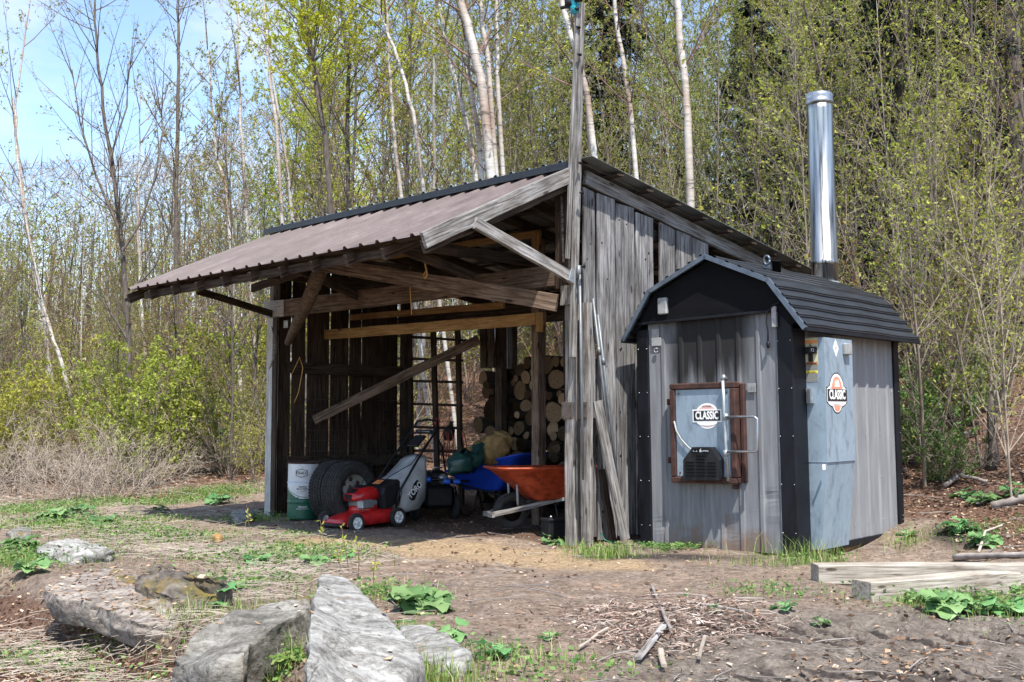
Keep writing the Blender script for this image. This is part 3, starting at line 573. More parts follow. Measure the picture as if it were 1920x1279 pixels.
# far gable wall (seen from inside) with slits of daylight
b = MB(); R2 = Matrix((Vector(-vv), Vector(-uu), Vector((0, 0, 1)))).transposed().to_4x4(); R2.translation = W(LL, 0, 0)
xs = [(-.05, .135), (.155, .375), (.41, .77), (.80, 1.112), (1.135, 1.345), (1.35, 1.553), (1.56, 1.80), (1.805, 2.02)]
for a, c_ in xs: plank(b, a, c_, .02, gz(a) - .02, gz(c_) - .02, .025, -.02 + random.uniform(0, .01), .004, a + random.uniform(-.006, .006), c_ + random.uniform(-.006, .006))
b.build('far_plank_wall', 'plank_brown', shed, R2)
for z in (1.97, .7): board('wall_girt', W(5.25, -.05, z), W(5.25, -2.15, z), .16, .05, 'wood_brown', shed)
# utility mast rising past the ridge
mt_ = MB()
pm = [onv(1094, 1020, .13), onv(1095, 700, .13), onv(1098, 400, .13), onv(1096, 300, .13)]
board('mast', W(-.045, .17, 1.9), onv(1090, 6, .15), .06, .06, 'wood_grey', shed, up=uu, label='tall grey timber mast bolted above the ridge')
board('mast', W(-.005, .20, 2.9), onv(1083, 16, .2), .035, .05, 'wood_grey', shed, up=uu)
mb_ = MB(); p = onv(1078, 10, .22); mb_.lathe([(.012, -.10), (.04, -.08), (.05, -.02), (.035, 0), (.05, .03), (.045, .08), (.015, .10)], p, (0, 0, 1), 14); mb_.build('insulator', 'teal_glass', shed)
mb_ = MB(); mb_.tube([onv(1052, 15, .24), onv(1066, 12, .24), onv(1084, 17, .24)], .018, 6); mb_.tube([onv(1062, 2, .24), onv(1070, 0, .24), onv(1090, -2, .24)], .03, 6); mb_.lathe([(.04, -.05), (.06, 0), (.04, .05)], onv(1068, 6, .23), (1, 0, 0), 10); mb_.build('cable_clamp', 'black_plastic', shed)
mb_ = MB()
for px, py in ((1087, 52), (1089, 103), (1096, 500), (1093, 362), (1091, 306)): mb_.lathe([(.016, 0), (.016, .03), (.008, .05)], onv(px, py, .19), vv, 8)
mb_.build('mast_bolts', 'black_paint', shed)
# conduits and cables on the corner
cb = MB(); cb.tube([onv(1087, 515, .17), onv(1090, 700, .17), onv(1093, 900, .17)], .014, 8); cb.tube([onv(1085, 498, .17), onv(1085, 522, .17)], .026, 8); cb.build('conduit', 'pipe_grey', shed)
# ------------- lean-to things at the corner
def single(mb, name, mats, label, cat, group=None, wm=None):
    o = mb.build(name, mats, None, wm); return tag(o, label, cat, group)
for i, (a, b_, lab) in enumerate([((1112, 560), (1152, 912), 'long galvanised pipe leaning on the grey plank wall, the one nearer the corner post'), ((1121, 590), (1158, 905), 'long galvanised pipe leaning on the grey plank wall, the one farther from the corner post')]):
    mb_ = MB(); p0 = onu(*a, -.10 - .03 * i); p1 = onu(b_[0], b_[1], -.2 - .05 * i); p1 = p0 + (p1 - p0) * 1.0; mb_.tube([p0, p0.lerp(p1, .5), p1 + (p1 - p0) * .18], .014, 8); mb_.tube([p0.lerp(p1, .26), p0.lerp(p1, .30)], .019, 8); single(mb_, 'metal_pipe', 'pipe_grey', lab, 'pipe', 'metal pipes leaning by the corner post')
for i, (a, b_, w, lab) in enumerate([((1119, 752), (1172, 1012), .13, 'weathered grey board leaning between the corner post and the plank wall'), ((1128, 880), (1150, 1012), .09, 'short dark board leaning behind the weathered grey board')]):
    p0 = onu(*a, -.16 + .08 * i); p1 = onu(*b_, -.34 + .16 * i); o = board('leaning_board', p1, p0, w, .03, 'wood_grey' if i == 0 else 'wood_brown', None, up=vv); tag(o, lab, 'board')
mb_ = MB(); pts = [onu(1128, 1000, -.3), onu(1133, 1012, -.36), onu(1142, 1016, -.40), onu(1152, 1020, -.42)]; mb_.tube(pts, .008, 6); single(mb_, 'garden_hose', 'drum_green', 'short piece of green hose at the foot of the corner post', 'hose')
# hanging fork, black pole with chain, rope
mb_ = MB(); top = onv(1053, 362, .13); bot = onv(1057, 492, .13); mb_.tube([top, bot], .014, 8); fk = thing('garden_fork', top, 'old garden fork hanging tines up beside the corner post under the ridge', 'garden fork'); mb_.build('handle', 'wood_grey', fk, Matrix.Identity(4))
mb_ = MB()
for dx in (-16, -8, 2, 10): mb_.tube([onv(1054 + dx * .4, 366, .15), onv(1054 + dx, 362, .15), onv(1055 + dx, 345, .15)], .007, 5)
mb_.build('tines', 'rust', fk, Matrix.Identity(4))
ck = thing('hanging_pole', onv(1057, 560, .02), 'black pole with a chain hanging beside the corner post', 'pole')
mb_ = MB(); mb_.tube([onv(1058, 500, .02), onv(1058, 650, .02), onv(1061, 758, .02)], .015, 8); mb_.build('rod', 'black_paint', ck, Matrix.Identity(4))
mb_ = MB()
for k in range(9): p = onv(1060 + (k % 2), 756 + k * 3.6, .02); mb_.tube([p + Vector((.015 * math.cos(t), .006 * math.sin(t), .014 * math.sin(t))) for t in np.linspace(0, 6.28, 8)], .004, 4)
mb_.build('chain', 'steel', ck, Matrix.Identity(4))
mb_ = MB(); q = [(782, 455), (790, 478), (797, 495), (801, 515), (797, 522), (794, 516), (799, 508)]; mb_.tube([onv(x, y, .75) for x, y in q], .010, 6); single(mb_, 'rope', 'rope_yellow', 'frayed yellow rope knotted over the long brace of the open front', 'rope', 'ropes in the shed'); mb_ = MB(); mb_.tube([onv(768, 500, .6), onv(769, 545, .6), onv(772, 590, .6)], .005, 5); single(mb_, 'rope', 'rope_yellow', 'thin cord hanging straight down under the long brace', 'rope', 'ropes in the shed'); mb_ = MB(); mb_.tube([onv(548, 700, .2), onv(562, 670, .2), onv(568, 690, .2), onv(560, 735, .2), onv(552, 755, .2)], .006, 5)
single(mb_, 'rope', 'rope_yellow', 'looped cord hanging inside beside the far post', 'rope', 'ropes in the shed')
wb_ = MB(); p = onu(507, 750, 5.55); wb_.box(p, (.10, .05, .22), R2.to_3x3(), .006); o = wb_.build('electrical_box', 'dull_plate', shed)
tg = MB(); Rf = Matrix((Vector(uu), Vector(vv), Vector((0, 0, 1)))).transposed(); tg.box(onv(536, 608, .16), (.10, .006, .10), Rf, .001); tg.build('number_plate', 'label_grey', shed)
wmn = Matrix((Vector(-uu), Vector((0, 0, 1)), Vector(vv))).transposed().to_4x4(); wmn.translation = onv(536, 608, .168); text('10', .08, 'text_white', shed, wmn, 1)
bs = MB(); bs.tube([onv(511, 612, .12), onv(516, 640, .14), onv(514, 670, .15), onv(507, 690, .13), onv(504, 700, .12)], [.02, .022, .02, .014, .008], 6); bs.build('hanging_strip', 'wood_grey', shed)

# ------------- the lattice rack at the back of the shed
rk = thing('wooden_rack', W(4.6, -2.2, 0), 'dark homemade wooden lattice rack standing at the back of the woodshed', 'rack')
for a, b_ in (((766, 575), (774, 830)), ((812, 600), (822, 830)), ((858, 620), (866, 830)), ((907, 600), (907, 690)), ((920, 600), (922, 690))):
    _q = onv(b_[0], b_[1], -2.12); _q.z = (0 if a[0] < 900 else _q.z); board('upright', _q, onv(a[0], a[1], -2.12), .085 if a[0] < 900 else .11, .05, 'wood_brown', rk, up=uu)
for y0, y1 in ((845, 846), (890, 888), (598, 603), (630, 640), (672, 676), (714, 717), (756, 760), (800, 803)):
    board('cross_bar', onv(746, y0, -2.18), onv(900 if y0 < 640 else 866, y1, -2.18), .04, .05, 'wood_brown', rk)
p0 = onu(588, 788, 5.15); p1 = onv(898, 636, -2.05); o = board('long_board', p0, p1, .13, .035, 'wood_beam', None, up=(0, 0, 1)); tag(o, 'long brown board propped diagonally across the far wall and rack', 'board')
# wire mesh panels leaning on the far wall
mb_ = MB()
for k in range(22):
    v_ = -.25 - k * .082; p = W(5.12 - .01 * (k % 3), v_, 0.1); mb_.tube([p, W(5.16, v_ - .02, .8), W(5.2, v_ - .03 + .02 * math.sin(k), 1.55)], .0035, 3)
for k in range(11): mb_.tube([W(5.12, -.25, .15 + k * .14), W(5.13, -1.2, .14 + k * .14), W(5.12, -1.98, .15 + k * .14)], .003, 3)
single(mb_, 'wire_fence_panel', 'wire', 'panel of rusty wire mesh leaning inside against the far plank wall', 'wire mesh')

# ------------- firewood: every round is its own log
acc = []; tries = 0
for R0, nn in ((.18, 5), (.15, 25), (.125, 160), (.105, 900), (.088, 2600), (.07, 6000), (.055, 6000)):
    for _ in range(nn):
        u_ = random.uniform(.5, 3.98); r = R0 * random.uniform(.88, 1.12); z = random.uniform(.08 + r, 2.08 - r + .1 * math.sin(u_ * 3))
        if all((u_ - a) ** 2 + (z - c_) ** 2 > (r + d) ** 2 * .93 for a, c_, d in acc): acc.append((u_, z, r))
        if len(acc) > 285: break
protos = []
for i in range(8):
    mb_ = MB(); n = 14; L_ = 1.0; ph = random.random() * 6; el = random.uniform(.82, 1.0)
    prof = [1 + .06 * math.sin(2 * a + ph) + .04 * math.sin(3 * a + i) + random.uniform(-.02, .02) for a in [2 * math.pi * k / n for k in range(n)]]
    ring = lambda x, s: [(x, math.cos(2 * math.pi * k / n) * prof[k] * s, math.sin(2 * math.pi * k / n) * prof[k] * s * el) for k in range(n)]
    mb_.loft([ring(0, 1), ring(.35, 1.02), ring(.7, .98), ring(L_, .96)], 0, False, True, True); mb_.add(ring(0, 1), [tuple(range(n))[::-1]], 1); mb_.add(ring(.0, .999), [tuple(range(n))], 1); 
    mb_.add([(L_, y, z) for _, y, z in ring(0, .96)], [tuple(range(n))], 1)
    o = mb_.build('firewood_log', ['log_bark', 'log_end'], None, Matrix.Identity(4)); protos.append(o)
fr0 = Matrix((Vector(-vv), Vector(uu), Vector((0, 0, 1)))).transposed().to_4x4()
for i, (u_, z, r) in enumerate(acc):
    if i < 8: o = protos[i]
    else: o = protos[i % 8].copy(); COL.objects.link(o)
    w_ = fr0.copy() @ Matrix.Rotation(random.uniform(0, 6.28), 4, 'X') @ Matrix.Rotation(random.uniform(-.06, .06), 4, 'Z') @ Matrix.Diagonal((random.uniform(.4, .6), r, r, 1)); w_.translation = W(u_, -2.32 - random.uniform(0, .14) - (.12 if random.random() < .15 else 0), z); o.matrix_world = w_
    tag(o, 'round of firewood, cut end facing out, in the dark stack at the back', 'log', 'stacked firewood logs')

# ================================================================== OUTDOOR WOOD STOVE
FM = Matrix.Translation(Vector((2.665, 10.853, 0.011))) @ Matrix.Rotation(-.702, 4, 'Z') @ Matrix.Rotation(.006, 4, 'X') @ Matrix.Rotation(-.011, 4, 'Y')
_FI = FM.inverted()
def FL(px, py, y):
    n = FM.to_3x3() @ Vector((0, 1, 0)); q = onplane(px, py, tuple(FM @ Vector((0, y, 0))), tuple(n)); return _FI @ Vector(q)
def FS(px, py, x):
    n = FM.to_3x3() @ Vector((1, 0, 0)); q = onplane(px, py, tuple(FM @ Vector((x, 0, 0))), tuple(n)); return _FI @ Vector(q)
FW, FD = 1.741, 2.50
st = thing('outdoor_furnace', (0, 0, 0), 'grey and black outdoor wood furnace shed with a tall chimney and blue metal doors', 'outdoor furnace', wm=FM)
def ribs(x0, x1, z0, z1, axis, off, pitch, mat, name, flip=False, zt=None):
    """ribbed sheet. axis 'x': across local x at y=off (outwards -y); 'y': across local y at x=off (outwards +x)"""
    b = MB(); ps = []; k = x0
    while k < x1:
        for d, h in ((0, 0), (pitch * .70, 0), (pitch * .76, .017), (pitch * .90, .017), (pitch * .96, 0)):
            if k + d < x1: ps.append((k + d, h))
        for q in (.3,): pass
        k += pitch
    ps.append((x1, 0)); rows = []
    for z in np.linspace(z0, z1, 7):
        if axis == 'x': rows.append([Vector((a, off - h, z)) for a, h in ps] + [Vector((a, off - h + .004, z)) for a, h in ps[::-1]])
        else: rows.append([Vector((off + h, a, z)) for a, h in ps] + [Vector((off + h - .004, a, z)) for a, h in ps[::-1]])
    
    if axis == 'x':
        rows = []
        for z in np.linspace(z0, z1, 60):
            def dn(a): return sum(am * math.exp(-(((a - dx) / w_) ** 2 + ((z - dz) / h_) ** 2)) for dx, dz, w_, h_, am in ((-.30, .52, .035, .05, .02), (-.24, .34, .06, .04, -.018), (-.5, .3, .05, .15, .012), (-1.45, .22, .05, .06, .014), (-.95, .25, .25, .12, .008), (-.22, .9, .03, .2, .006), (-.75, .18, .05, .1, .012)))
            rows.append([Vector((a, off - h + dn(a), z)) for a, h in ps] + [Vector((a, off - h + .004 + dn(a), z)) for a, h in ps[::-1]])
    b.loft(rows); return b.build(name, mat, st, FM)
ribs(-FW + .13, -.13, 0, 2.30, 'x', -.005, .215, 'sheet_grey_soot', 'front_panel')
ribs(.10, FD - .10, .0, 2.16, 'y', -.012, .27, 'sheet_grey', 'side_panel')
b = MB(); b.box((-FW / 2, FD / 2, 1.15), (FW - .06, FD - .08, 2.24)); b.build('core', 'gable_black', st, FM)
b = MB(); b.box((-FW + .004, FD / 2, 1.08), (.03, FD - .2, 2.1)); b.box((-FW / 2, FD - .002, 1.2), (FW - .2, .03, 2.2)); b.build('rear_panel', 'sheet_grey', st, FM)
b = MB()
def Lp(x0, x1, y0, y1, z0, z1): b.box(((x0 + x1) / 2, (y0 + y1) / 2, (z0 + z1) / 2), (abs(x1 - x0), abs(y1 - y0), abs(z1 - z0)), bev=.006)
Lp(-.15, .006, -.028, .005, -.01, 2.30); Lp(-.02, .012, -.022, .24, -.01, 2.2)
b.build('corner_trim', 'black_trim', st, FM); b = MB()
Lp(-FW - .006, -FW + .135, -.028, .005, -.01, 2.2); Lp(-FW - .012, -FW + .02, -.02, .2, -.01, 2.1); b.build('corner_trim', 'black_trim', st, FM); b = MB()
Lp(-.02, .016, FD - .12, FD + .006, -.01, 2.15); b.build('corner_trim', 'black_trim', st, FM); b = MB()
Lp(-.01, .02, .24, FD - .1, -.02, .045); b.build('sill_trim', 'black_trim', st, FM)
# gable face
prof = [(-1.843, 2.098), (-1.516, 2.576), (-.851, 2.87), (-.176, 2.576), (.185, 2.098)]
b = MB(); gp = [(-FW - .02, 2.12), (-1.50, 2.555), (-.851, 2.845), (-.19, 2.555), (.03, 2.27), (.0, 2.12), (-.16, 2.28), (-FW + .16, 2.28)]
b.prism([(x, z) for x, z in [(-FW - .045, 2.14), (-1.50, 2.555), (-.851, 2.845), (-.19, 2.555), (.09, 2.17), (.0, 2.14), (-.13, 2.28), (-FW + .13, 2.28)]], (0, -.05, 0), (1, 0, 0), (0, 0, 1), (0, 1, 0), .04)
b.build('gable_panel', 'gable_black', st, FM); b = MB()
b.prism([(-1.50, 2.5), (-.851, 2.83), (-.19, 2.5), (-.19, 2.2), (-1.50, 2.2)], (0, FD - .03, 0), (1, 0, 0), (0, 0, 1), (0, 1, 0), .03)
b.build('gable_panel', 'gable_black', st, FM)
b = MB(); p0 = FL(1195, 608, -.055); p1 = FL(1450, 583, -.055); d = (p1 - p0).normalized(); b.box((p0 + p1) / 2, (.028, .022, (p1 - p0).length + .08), Matrix((Vector((0, 0, 1)).cross(d).normalized() * 0 + Vector((-d.z, 0, d.x)), Vector((0, 1, 0)), d)).transposed(), .004)
b.build('gable_trim', 'black_trim', st, FM)
# gambrel roof: ribs run along the ridge
YF, YB = -.125, 2.66
def roofprof(out=0.0):
    pts = []
    for (x0, z0), (x1, z1), n in ((prof[0], prof[1], 4), (prof[1], prof[2], 5), (prof[2], prof[3], 5), (prof[3], prof[4], 5)):
        d = Vector((x1 - x0, 0, z1 - z0)); L_ = d.length; d.normalize(); nn = Vector((-d.z, 0, d.x)); 
        for k in range(n):
            for f, h in ((0, 0), (.52, 0), (.62, .026), (.82, .026), (.92, 0)):
                s = (k + f) / n * L_; pts.append(Vector((x0, 0, z0)) + d * s + nn * (h + out))
    pts.append(Vector((prof[4][0], 0, prof[4][1])) + Vector((0.01, 0, 0)) * (out > 0)); return pts
up_ = roofprof(.012); lo_ = [p - Vector((0, 0, .018)) for p in up_]
b = MB(); rows = []
for y in np.linspace(YF, YB, 9): rows.append([Vector((p.x, y, p.z + .004 * math.sin(y * 5 + p.x * 4))) for p in up_] + [Vector((p.x, y, p.z + .004 * math.sin(y * 5 + p.x * 4))) for p in lo_[::-1]])
b.loft(rows, 0, False); rf = b.build('gambrel_roof', 'roof_black', st, FM)
b = MB()
for (x0, z0), (x1, z1) in zip(prof[:-1], prof[1:]):
    d = Vector((x1 - x0, 0, z1 - z0)); n_ = Vector((-d.z, 0, d.x)).normalized(); 
    for y0, y1 in ((YF - .012, YF + .02),):
        A = Vector((x0, y0, z0)) - d.normalized() * .006; B = Vector((x1, y0, z1)) + d.normalized() * .006
        b.loft([[q - n_ * .022, q + n_ * .022, q + n_ * .022 + Vector((0, y1 - y0, 0)), q - n_ * .022 + Vector((0, y1 - y0, 0))] for q in (A, B)])
b.build('roof_edge_trim', 'trim_blue', rf, FM)
b = MB(); b.loft([[(.165, y, 2.125), (.205, y, 2.105), (.21, y, 2.075), (.19, y, 2.07), (.165, y, 2.08)] for y in (YF - .01, YB)]); b.loft([[(-1.865, y, 2.105), (-1.83, y, 2.125), (-1.83, y, 2.08), (-1.86, y, 2.07)] for y in (YF - .01, YB)]); b.build('eave_lip', 'black_trim', rf, FM)
b = MB(); b.box((.09, 1.27, 2.10), (.17, 2.6, .01)); b.build('soffit', 'gable_black', st, FM)
b = MB(); p = FL(1438, 500, .6); b.box((p.x, p.y, p.z), (.07, .012, .03)); b.tube([Vector((p.x, p.y, p.z + .065)) + Vector((.032 * math.cos(t), 0, .045 * math.sin(t))) for t in np.linspace(0, 6.28, 14)], .013, 6); b.build('lifting_eye', 'trim_blue', st, FM)
b = MB(); p = FL(1456, 502, .8); b.lathe([(.045, -.05), (.045, .05), (.05, .05), (.05, .075), (.002, .08)], p, (0, 0, 1), 14); b.build('vent_cap', 'gable_black', st, FM)
# chimney
c0 = _FI @ Vector(aty(1551, 640, 13.30)); c1 = _FI @ Vector(aty(1535.5, 176, 13.30)); ax = (c1 - c0).normalized(); Lc = (c1 - c0).length; rc_ = .149; s = lambda f: Lc * f
b = MB(); b.lathe([(rc_, 0), (rc_, Lc * .30), (rc_ + .012, Lc * .302), (rc_ + .012, Lc * .322), (rc_, Lc * .324), (rc_, Lc * .9), (rc_ + .001, Lc * .93), (rc_, Lc * .955)], c0, ax, 40); ch = b.build('chimney', 'chimney_steel', st, FM)
b = MB(); b.lathe([(rc_ + .004, Lc * .955), (rc_ + .012, Lc * .96), (rc_ + .012, Lc * .97), (rc_ + .002, Lc * .972), (rc_ + .010, Lc * .982), (rc_ + .012, Lc * .992), (rc_ - .004, Lc), (rc_ - .03, Lc), (rc_ - .035, Lc * .9), (.001, Lc * .9)], c0, ax, 40); b.build('collar', 'steel', ch, FM)
b = MB(); b.lathe([(rc_ + .06, Lc * .20), (rc_ + .055, Lc * .205), (rc_ + .006, Lc * .235)], c0, ax, 28); b.build('flashing', 'galvanised', ch, FM)
# fire door
dr = MB(); TL, TR, BR, BL = FL(1268, 722, -.02), FL(1390, 717, -.02), FL(1397, 908, -.02), FL(1273, 904, -.02)
x0, x1, z0, z1 = -1.300, -.560, .645, 1.628; fwid = .06; yo = -.115
for a in ((x0, x1, z1 - fwid, z1), (x0, x1, z0, z0 + fwid), (x0, x0 + fwid, z0 + fwid, z1 - fwid), (x1 - fwid, x1, z0 + fwid, z1 - fwid)):
    dr.box(((a[0] + a[1]) / 2, yo / 2 - .01, (a[2] + a[3]) / 2), (a[1] - a[0], abs(yo), a[3] - a[2]), bev=.010)
dr.box((x1 + .03, -.02, (z0 + z1) / 2), (.05, .05, z1 - z0 - .02), bev=.012); dr.box((x1 - .05, -.06, z0 - .03), (.05, .06, .04), bev=.008)
door = dr.build('fire_door', 'rust', st, FM); door['label'] = 'blue-grey fire door in a rusty frame'
b = MB(); b.box(((x0 + x1) / 2, -.09, (z0 + z1) / 2), (x1 - x0 - 2 * fwid - .004, .03, z1 - z0 - 2 * fwid - .004), bev=.004)
dp = b.build('door_panel', 'door_blue', door, FM)
b = MB()
for x in (x0 + .1, x1 - .1):
    for z in (z0 + .1, z1 - .1): b.lathe([(.009, 0), (.009, .006), (.004, .008)], (x, -.106, z), (0, -1, 0), 8)
for z in (z0 + .22, z1 - .18): b.box((x0 - .03, -.05, z), (.07, .05, .035), bev=.008); b.lathe([(.016, -.03), (.016, .03)], (x0 - .05, -.06, z), (0, 0, 1), 8)
b.build('hinges', 'rust', door, FM)
b = MB(); hx = FL(1359, 800, -.15).x; b.tube([(hx - .01, -.15, z1 + .01), (hx, -.155, 1.35), (hx + .01, -.155, 1.0), (hx + .025, -.15, z0 + .03)], .017, 10); b.tube([(hx - .03, -.05, z1 + .03), (hx - .03, -.10, z1 + .045), (hx - .02, -.14, z1 + .03)], .02, 8); b.lathe([(.022, 0), (.024, .03), (.012, .05)], (hx - .01, -.13, z1 + .02), (0, 0, 1), 10)
for py in (782, 850): q = FL(1361, py, -.16); b.lathe([(.027, -.03), (.027, .03)], q, (0, 0, 1), 8)
b.build('latch_rod', 'galvanised', door, FM)
b = MB(); q = [FL(x, y, -.18) for x, y in ((1361, 782), (1413, 781), (1420, 785), (1421, 843), (1416, 847), (1363, 847))]; b.tube(q, .0125, 8); b.build('handle', 'steel', door, FM)
b = MB(); pz = [FL(x, y, -.1) for x, y in ((1291, 900), (1291, 862), (1308, 838), (1342, 838), (1358, 862), (1358, 900))]; b.prism([(q.x, q.z) for q in pz], (0, -.10, 0), (1, 0, 0), (0, 0, 1), (0, -1, 0), .10)
cx = sum(q.x for q in pz) / 6; zb = min(q.z for q in pz); zt = max(q.z for q in pz)
bl_ = b.build('blower_housing', 'black_plastic', door, FM)
b = MB(); 
for r_ in range(7):
    z = zb + .05 + r_ * .032
    for c_ in (-.12, 0, .12):
        if r_ > 4 and c_: continue
        b.box((cx + c_, -.208, z), (.095, .012, .013), bev=.003)
for r_ in range(2): b.box((cx - .05, -.208, zb + .275 + r_ * .03), (.08, .012, .012)); b.box((cx + .05, -.208, zb + .275 + r_ * .03), (.08, .012, .012))
b.build('louvres', 'gable_black', bl_, FM)
def fw(x, y, z): m_ = FM @ Matrix(((1, 0, 0, x), (0, 0, -1, y), (0, 1, 0, z), (0, 0, 0, 1))); return m_         # text lying on the front: local X right, Y up, Z out (-y)
text('CL 6048', .045, 'text_white', bl_, fw(cx, -.2025, zt - .035), 1.1, .001)
b = MB(); b.tube([FL(x, y, -.13) for x, y in ((1264, 790), (1268, 808), (1277, 824), (1290, 838), (1301, 848))], .009, 6); b.build('cable', 'dull_plate', door, FM)
def disc(b, cx, cz, rx, rz, y, mi=0, n=28, t=.001, a0=0, a1=2 * math.pi):
    ps = [(cx + rx * math.cos(a0 + (a1 - a0) * k / n), cz + rz * math.sin(a0 + (a1 - a0) * k / n)) for k in range(n + (0 if a1 - a0 > 6.2 else 1))]; b.prism(ps, (0, y, 0), (1, 0, 0), (0, 0, 1), (0, -1, 0), t, mi)
ex, ez = (lambda q: (q.x, q.z))(FL(1326, 780, -.105))
b = MB(); disc(b, ex, ez, .135, .125, -.1055, 0); disc(b, ex, ez, .117, .108, -.107, 1); b.box((ex, -.1095, ez + .002), (.325, .002, .125), bev=.0005, mi=0); b.box((ex, -.111, ez + .002), (.30, .002, .10), bev=.0005, mi=2); disc(b, ex, ez - .06, .115, .035, -.1092, 0, a0=math.pi, a1=2 * math.pi)
b.build('door_emblem', ['text_white', 'logo_pink', 'text_black'], dp, FM)
text('CLASSIC', .105, 'text_white', dp, fw(ex, -.1128, ez + .002), .66, .0035)
text('OUTDOOR', .02, 'text_black', dp, fw(ex, -.1085, ez + .093), 1)
b = MB()
for px, py, w, h, t in ((1243, 574, .11, .17, .05),): q = FL(px, py, -.06); b.box((q.x, q.y, q.z), (w, t, h), bev=.01)
b.build('junction_box', 'dull_plate', st, FM)
b = MB(); q = FL(1230, 641, -.03); b.box((q.x, -.02, q.z), (.115, .014, .085), bev=.002); q = FL(1228, 625, -.03); b.box((q.x, -.02, q.z), (.09, .01, .09), bev=.002); q = FL(1230, 657, -.03); b.tube([Vector((q.x, -.03, q.z)) + Vector((.022 * math.cos(t), 0, .022 * math.sin(t))) for t in np.linspace(.5, 5.8, 10)], .006, 5)
b.build('front_plates', 'dull_plate', st, FM)
b = MB(); 
q = FL(1409, 727, -.03); b.box((q.x, -.025, q.z), (.09, .004, .085), bev=.001); b.build('number_tag', 'dull_plate', st, FM)
text('198', .06, 'label_grey', st, fw(q.x, -.029, q.z - .01), .9, .001)
b = MB(); b.tube([FL(x, y, -.08) for x, y in ((1463, 566), (1450, 572), (1438, 586), (1437, 605), (1440, 622), (1440, 640))], .007, 6); q = FL(1440, 640, -.05); b.lathe([(.008, 0), (.018, -.02), (.018, -.05), (.006, -.07)], q, (0, 0, 1), 8); b.build('sensor_cable', 'black_plastic', st, FM)
b = MB(); q = FL(1452, 594, -.06); b.box((q.x, q.y, q.z), (.05, .035, .20), bev=.005); b.build('bracket', 'dull_plate', st, FM)
# control cabinet on the side: front strip faces the viewer, the main face is flush to the right
pc = .20; ya = .24; yb = FS(1597, 640, pc).y; zt_ = 2.03; zm = FS(1540, 866, pc).z
b = MB(); b.loft([[(.0, ya, zm), (pc, ya, zm), (pc, yb, zm), (.0, yb, zm)], [(.0, ya, zt_), (pc, ya, zt_), (pc, yb, zt_), (.0, yb, zt_)]])
b.loft([[(.0, ya, 0.03), (pc * .55, ya, 0.03), (pc * .55, yb - .02, 0.03), (.0, yb - .02, .03)], [(.0, ya, zm - .012), (pc - .006, ya, zm - .012), (pc - .006, yb - .006, zm - .012), (.0, yb - .006, zm - .012)]])
b.box((pc / 2 + .002, (ya + yb) / 2, zm - .006), (pc + .004, yb - ya + .008, .01), bev=.001)
cab = b.build('control_cabinet', 'cabinet_blue', st, FM); cab['label'] = 'tall scuffed blue-grey cabinet on the side'
def sw(x, y, z): return FM @ Matrix(((0, 0, 1, x), (1, 0, 0, y), (0, 1, 0, z), (0, 0, 0, 1)))           # lettering on the +x side
def SP(px, py): q = FS(px, py, pc); return q.y, q.z
def sdisc(b, cy, cz, ry, rz, x, mi, n=28, t=.001, a0=0, a1=2 * math.pi):
    ps = [(cy + ry * math.cos(a0 + (a1 - a0) * k / n), cz + rz * math.sin(a0 + (a1 - a0) * k / n)) for k in range(n + (0 if a1 - a0 > 6.2 else 1))]; b.prism(ps, (x, 0, 0), (0, 1, 0), (0, 0, 1), (1, 0, 0), t, mi)
ey, ez = SP(1569, 741)
b = MB(); S_ = .0
def lobes(x, mi, g):      # the badge outline: dome, shoulders, banner, scroll, foot
    sdisc(b, ey, ez + .04, .155 + g, .165 + g, x, mi, a0=0, a1=math.pi); sdisc(b, ey, ez + .04, .205 + g, .07 + g, x, mi, a0=0, a1=math.pi)
    b.box((x, ey, ez), (.0012, .43 + 2 * g, .13 + 2 * g), bev=.0002, mi=mi); sdisc(b, ey, ez - .055, .205 + g, .06 + g, x, mi, a0=math.pi, a1=2 * math.pi); sdisc(b, ey, ez - .08, .10 + g, .085 + g, x, mi, a0=math.pi, a1=2 * math.pi)
lobes(pc + .0006, 0, .012); lobes(pc + .002, 1, 0.0)
sdisc(b, ey, ez + .06, .11, .12, pc + .0036, 2, a0=0, a1=math.pi); sdisc(b, ey, ez - .10, .07, .055, pc + .0036, 2, a0=math.pi, a1=2 * math.pi)
b.prism([(ey - .05, ez + .08), (ey - .035, ez + .14), (ey - .02, ez + .11), (ey, ez + .15), (ey + .02, ez + .12), (ey + .04, ez + .15), (ey + .06, ez + .08)], (pc + .005, 0, 0), (0, 1, 0), (0, 0, 1), (1, 0, 0), .001, 1)
b.box((pc + .0052, ey, ez), (.0014, .415, .115), bev=.0002, mi=0); 
b.build('side_emblem', ['text_black', 'text_white', 'logo_orange'], cab, FM)
text('CLASSIC', .122, 'text_white', cab, sw(pc + .0068, ey, ez + .001), .78, .004)
b = MB(); y_, z_ = SP(1567, 653); b.prism([(y_ - .06, z_), (y_, z_ - .085), (y_ + .06, z_), (y_, z_ + .085)], (pc, 0, 0), (0, 1, 0), (0, 0, 1), (1, 0, 0), .0015); b.build('warning_diamond', 'text_white', cab, FM)
text('HOT', .035, 'logo_orange', cab, sw(pc + .0024, y_, z_), .9)
b = MB(); y_, z_ = SP(1585, 655); b.box((pc + .02, y_, z_), (.04, .13, .11), bev=.008); b.box((pc + .043, y_, z_), (.008, .115, .10), bev=.003); b.build('outlet_box', 'dull_plate', cab, FM)
b = MB(); b.box((.018, yb + .035, 1.70), (.012, .05, .33), bev=.002); b.build('data_plate', 'label_grey', cab, FM)
b = MB(); y_, z_ = SP(1545, 872); b.box((pc * .97, y_ + .01, z_ - .02), (.004, .06, .05), bev=.001); b.build('sticker', 'text_white', cab, FM)
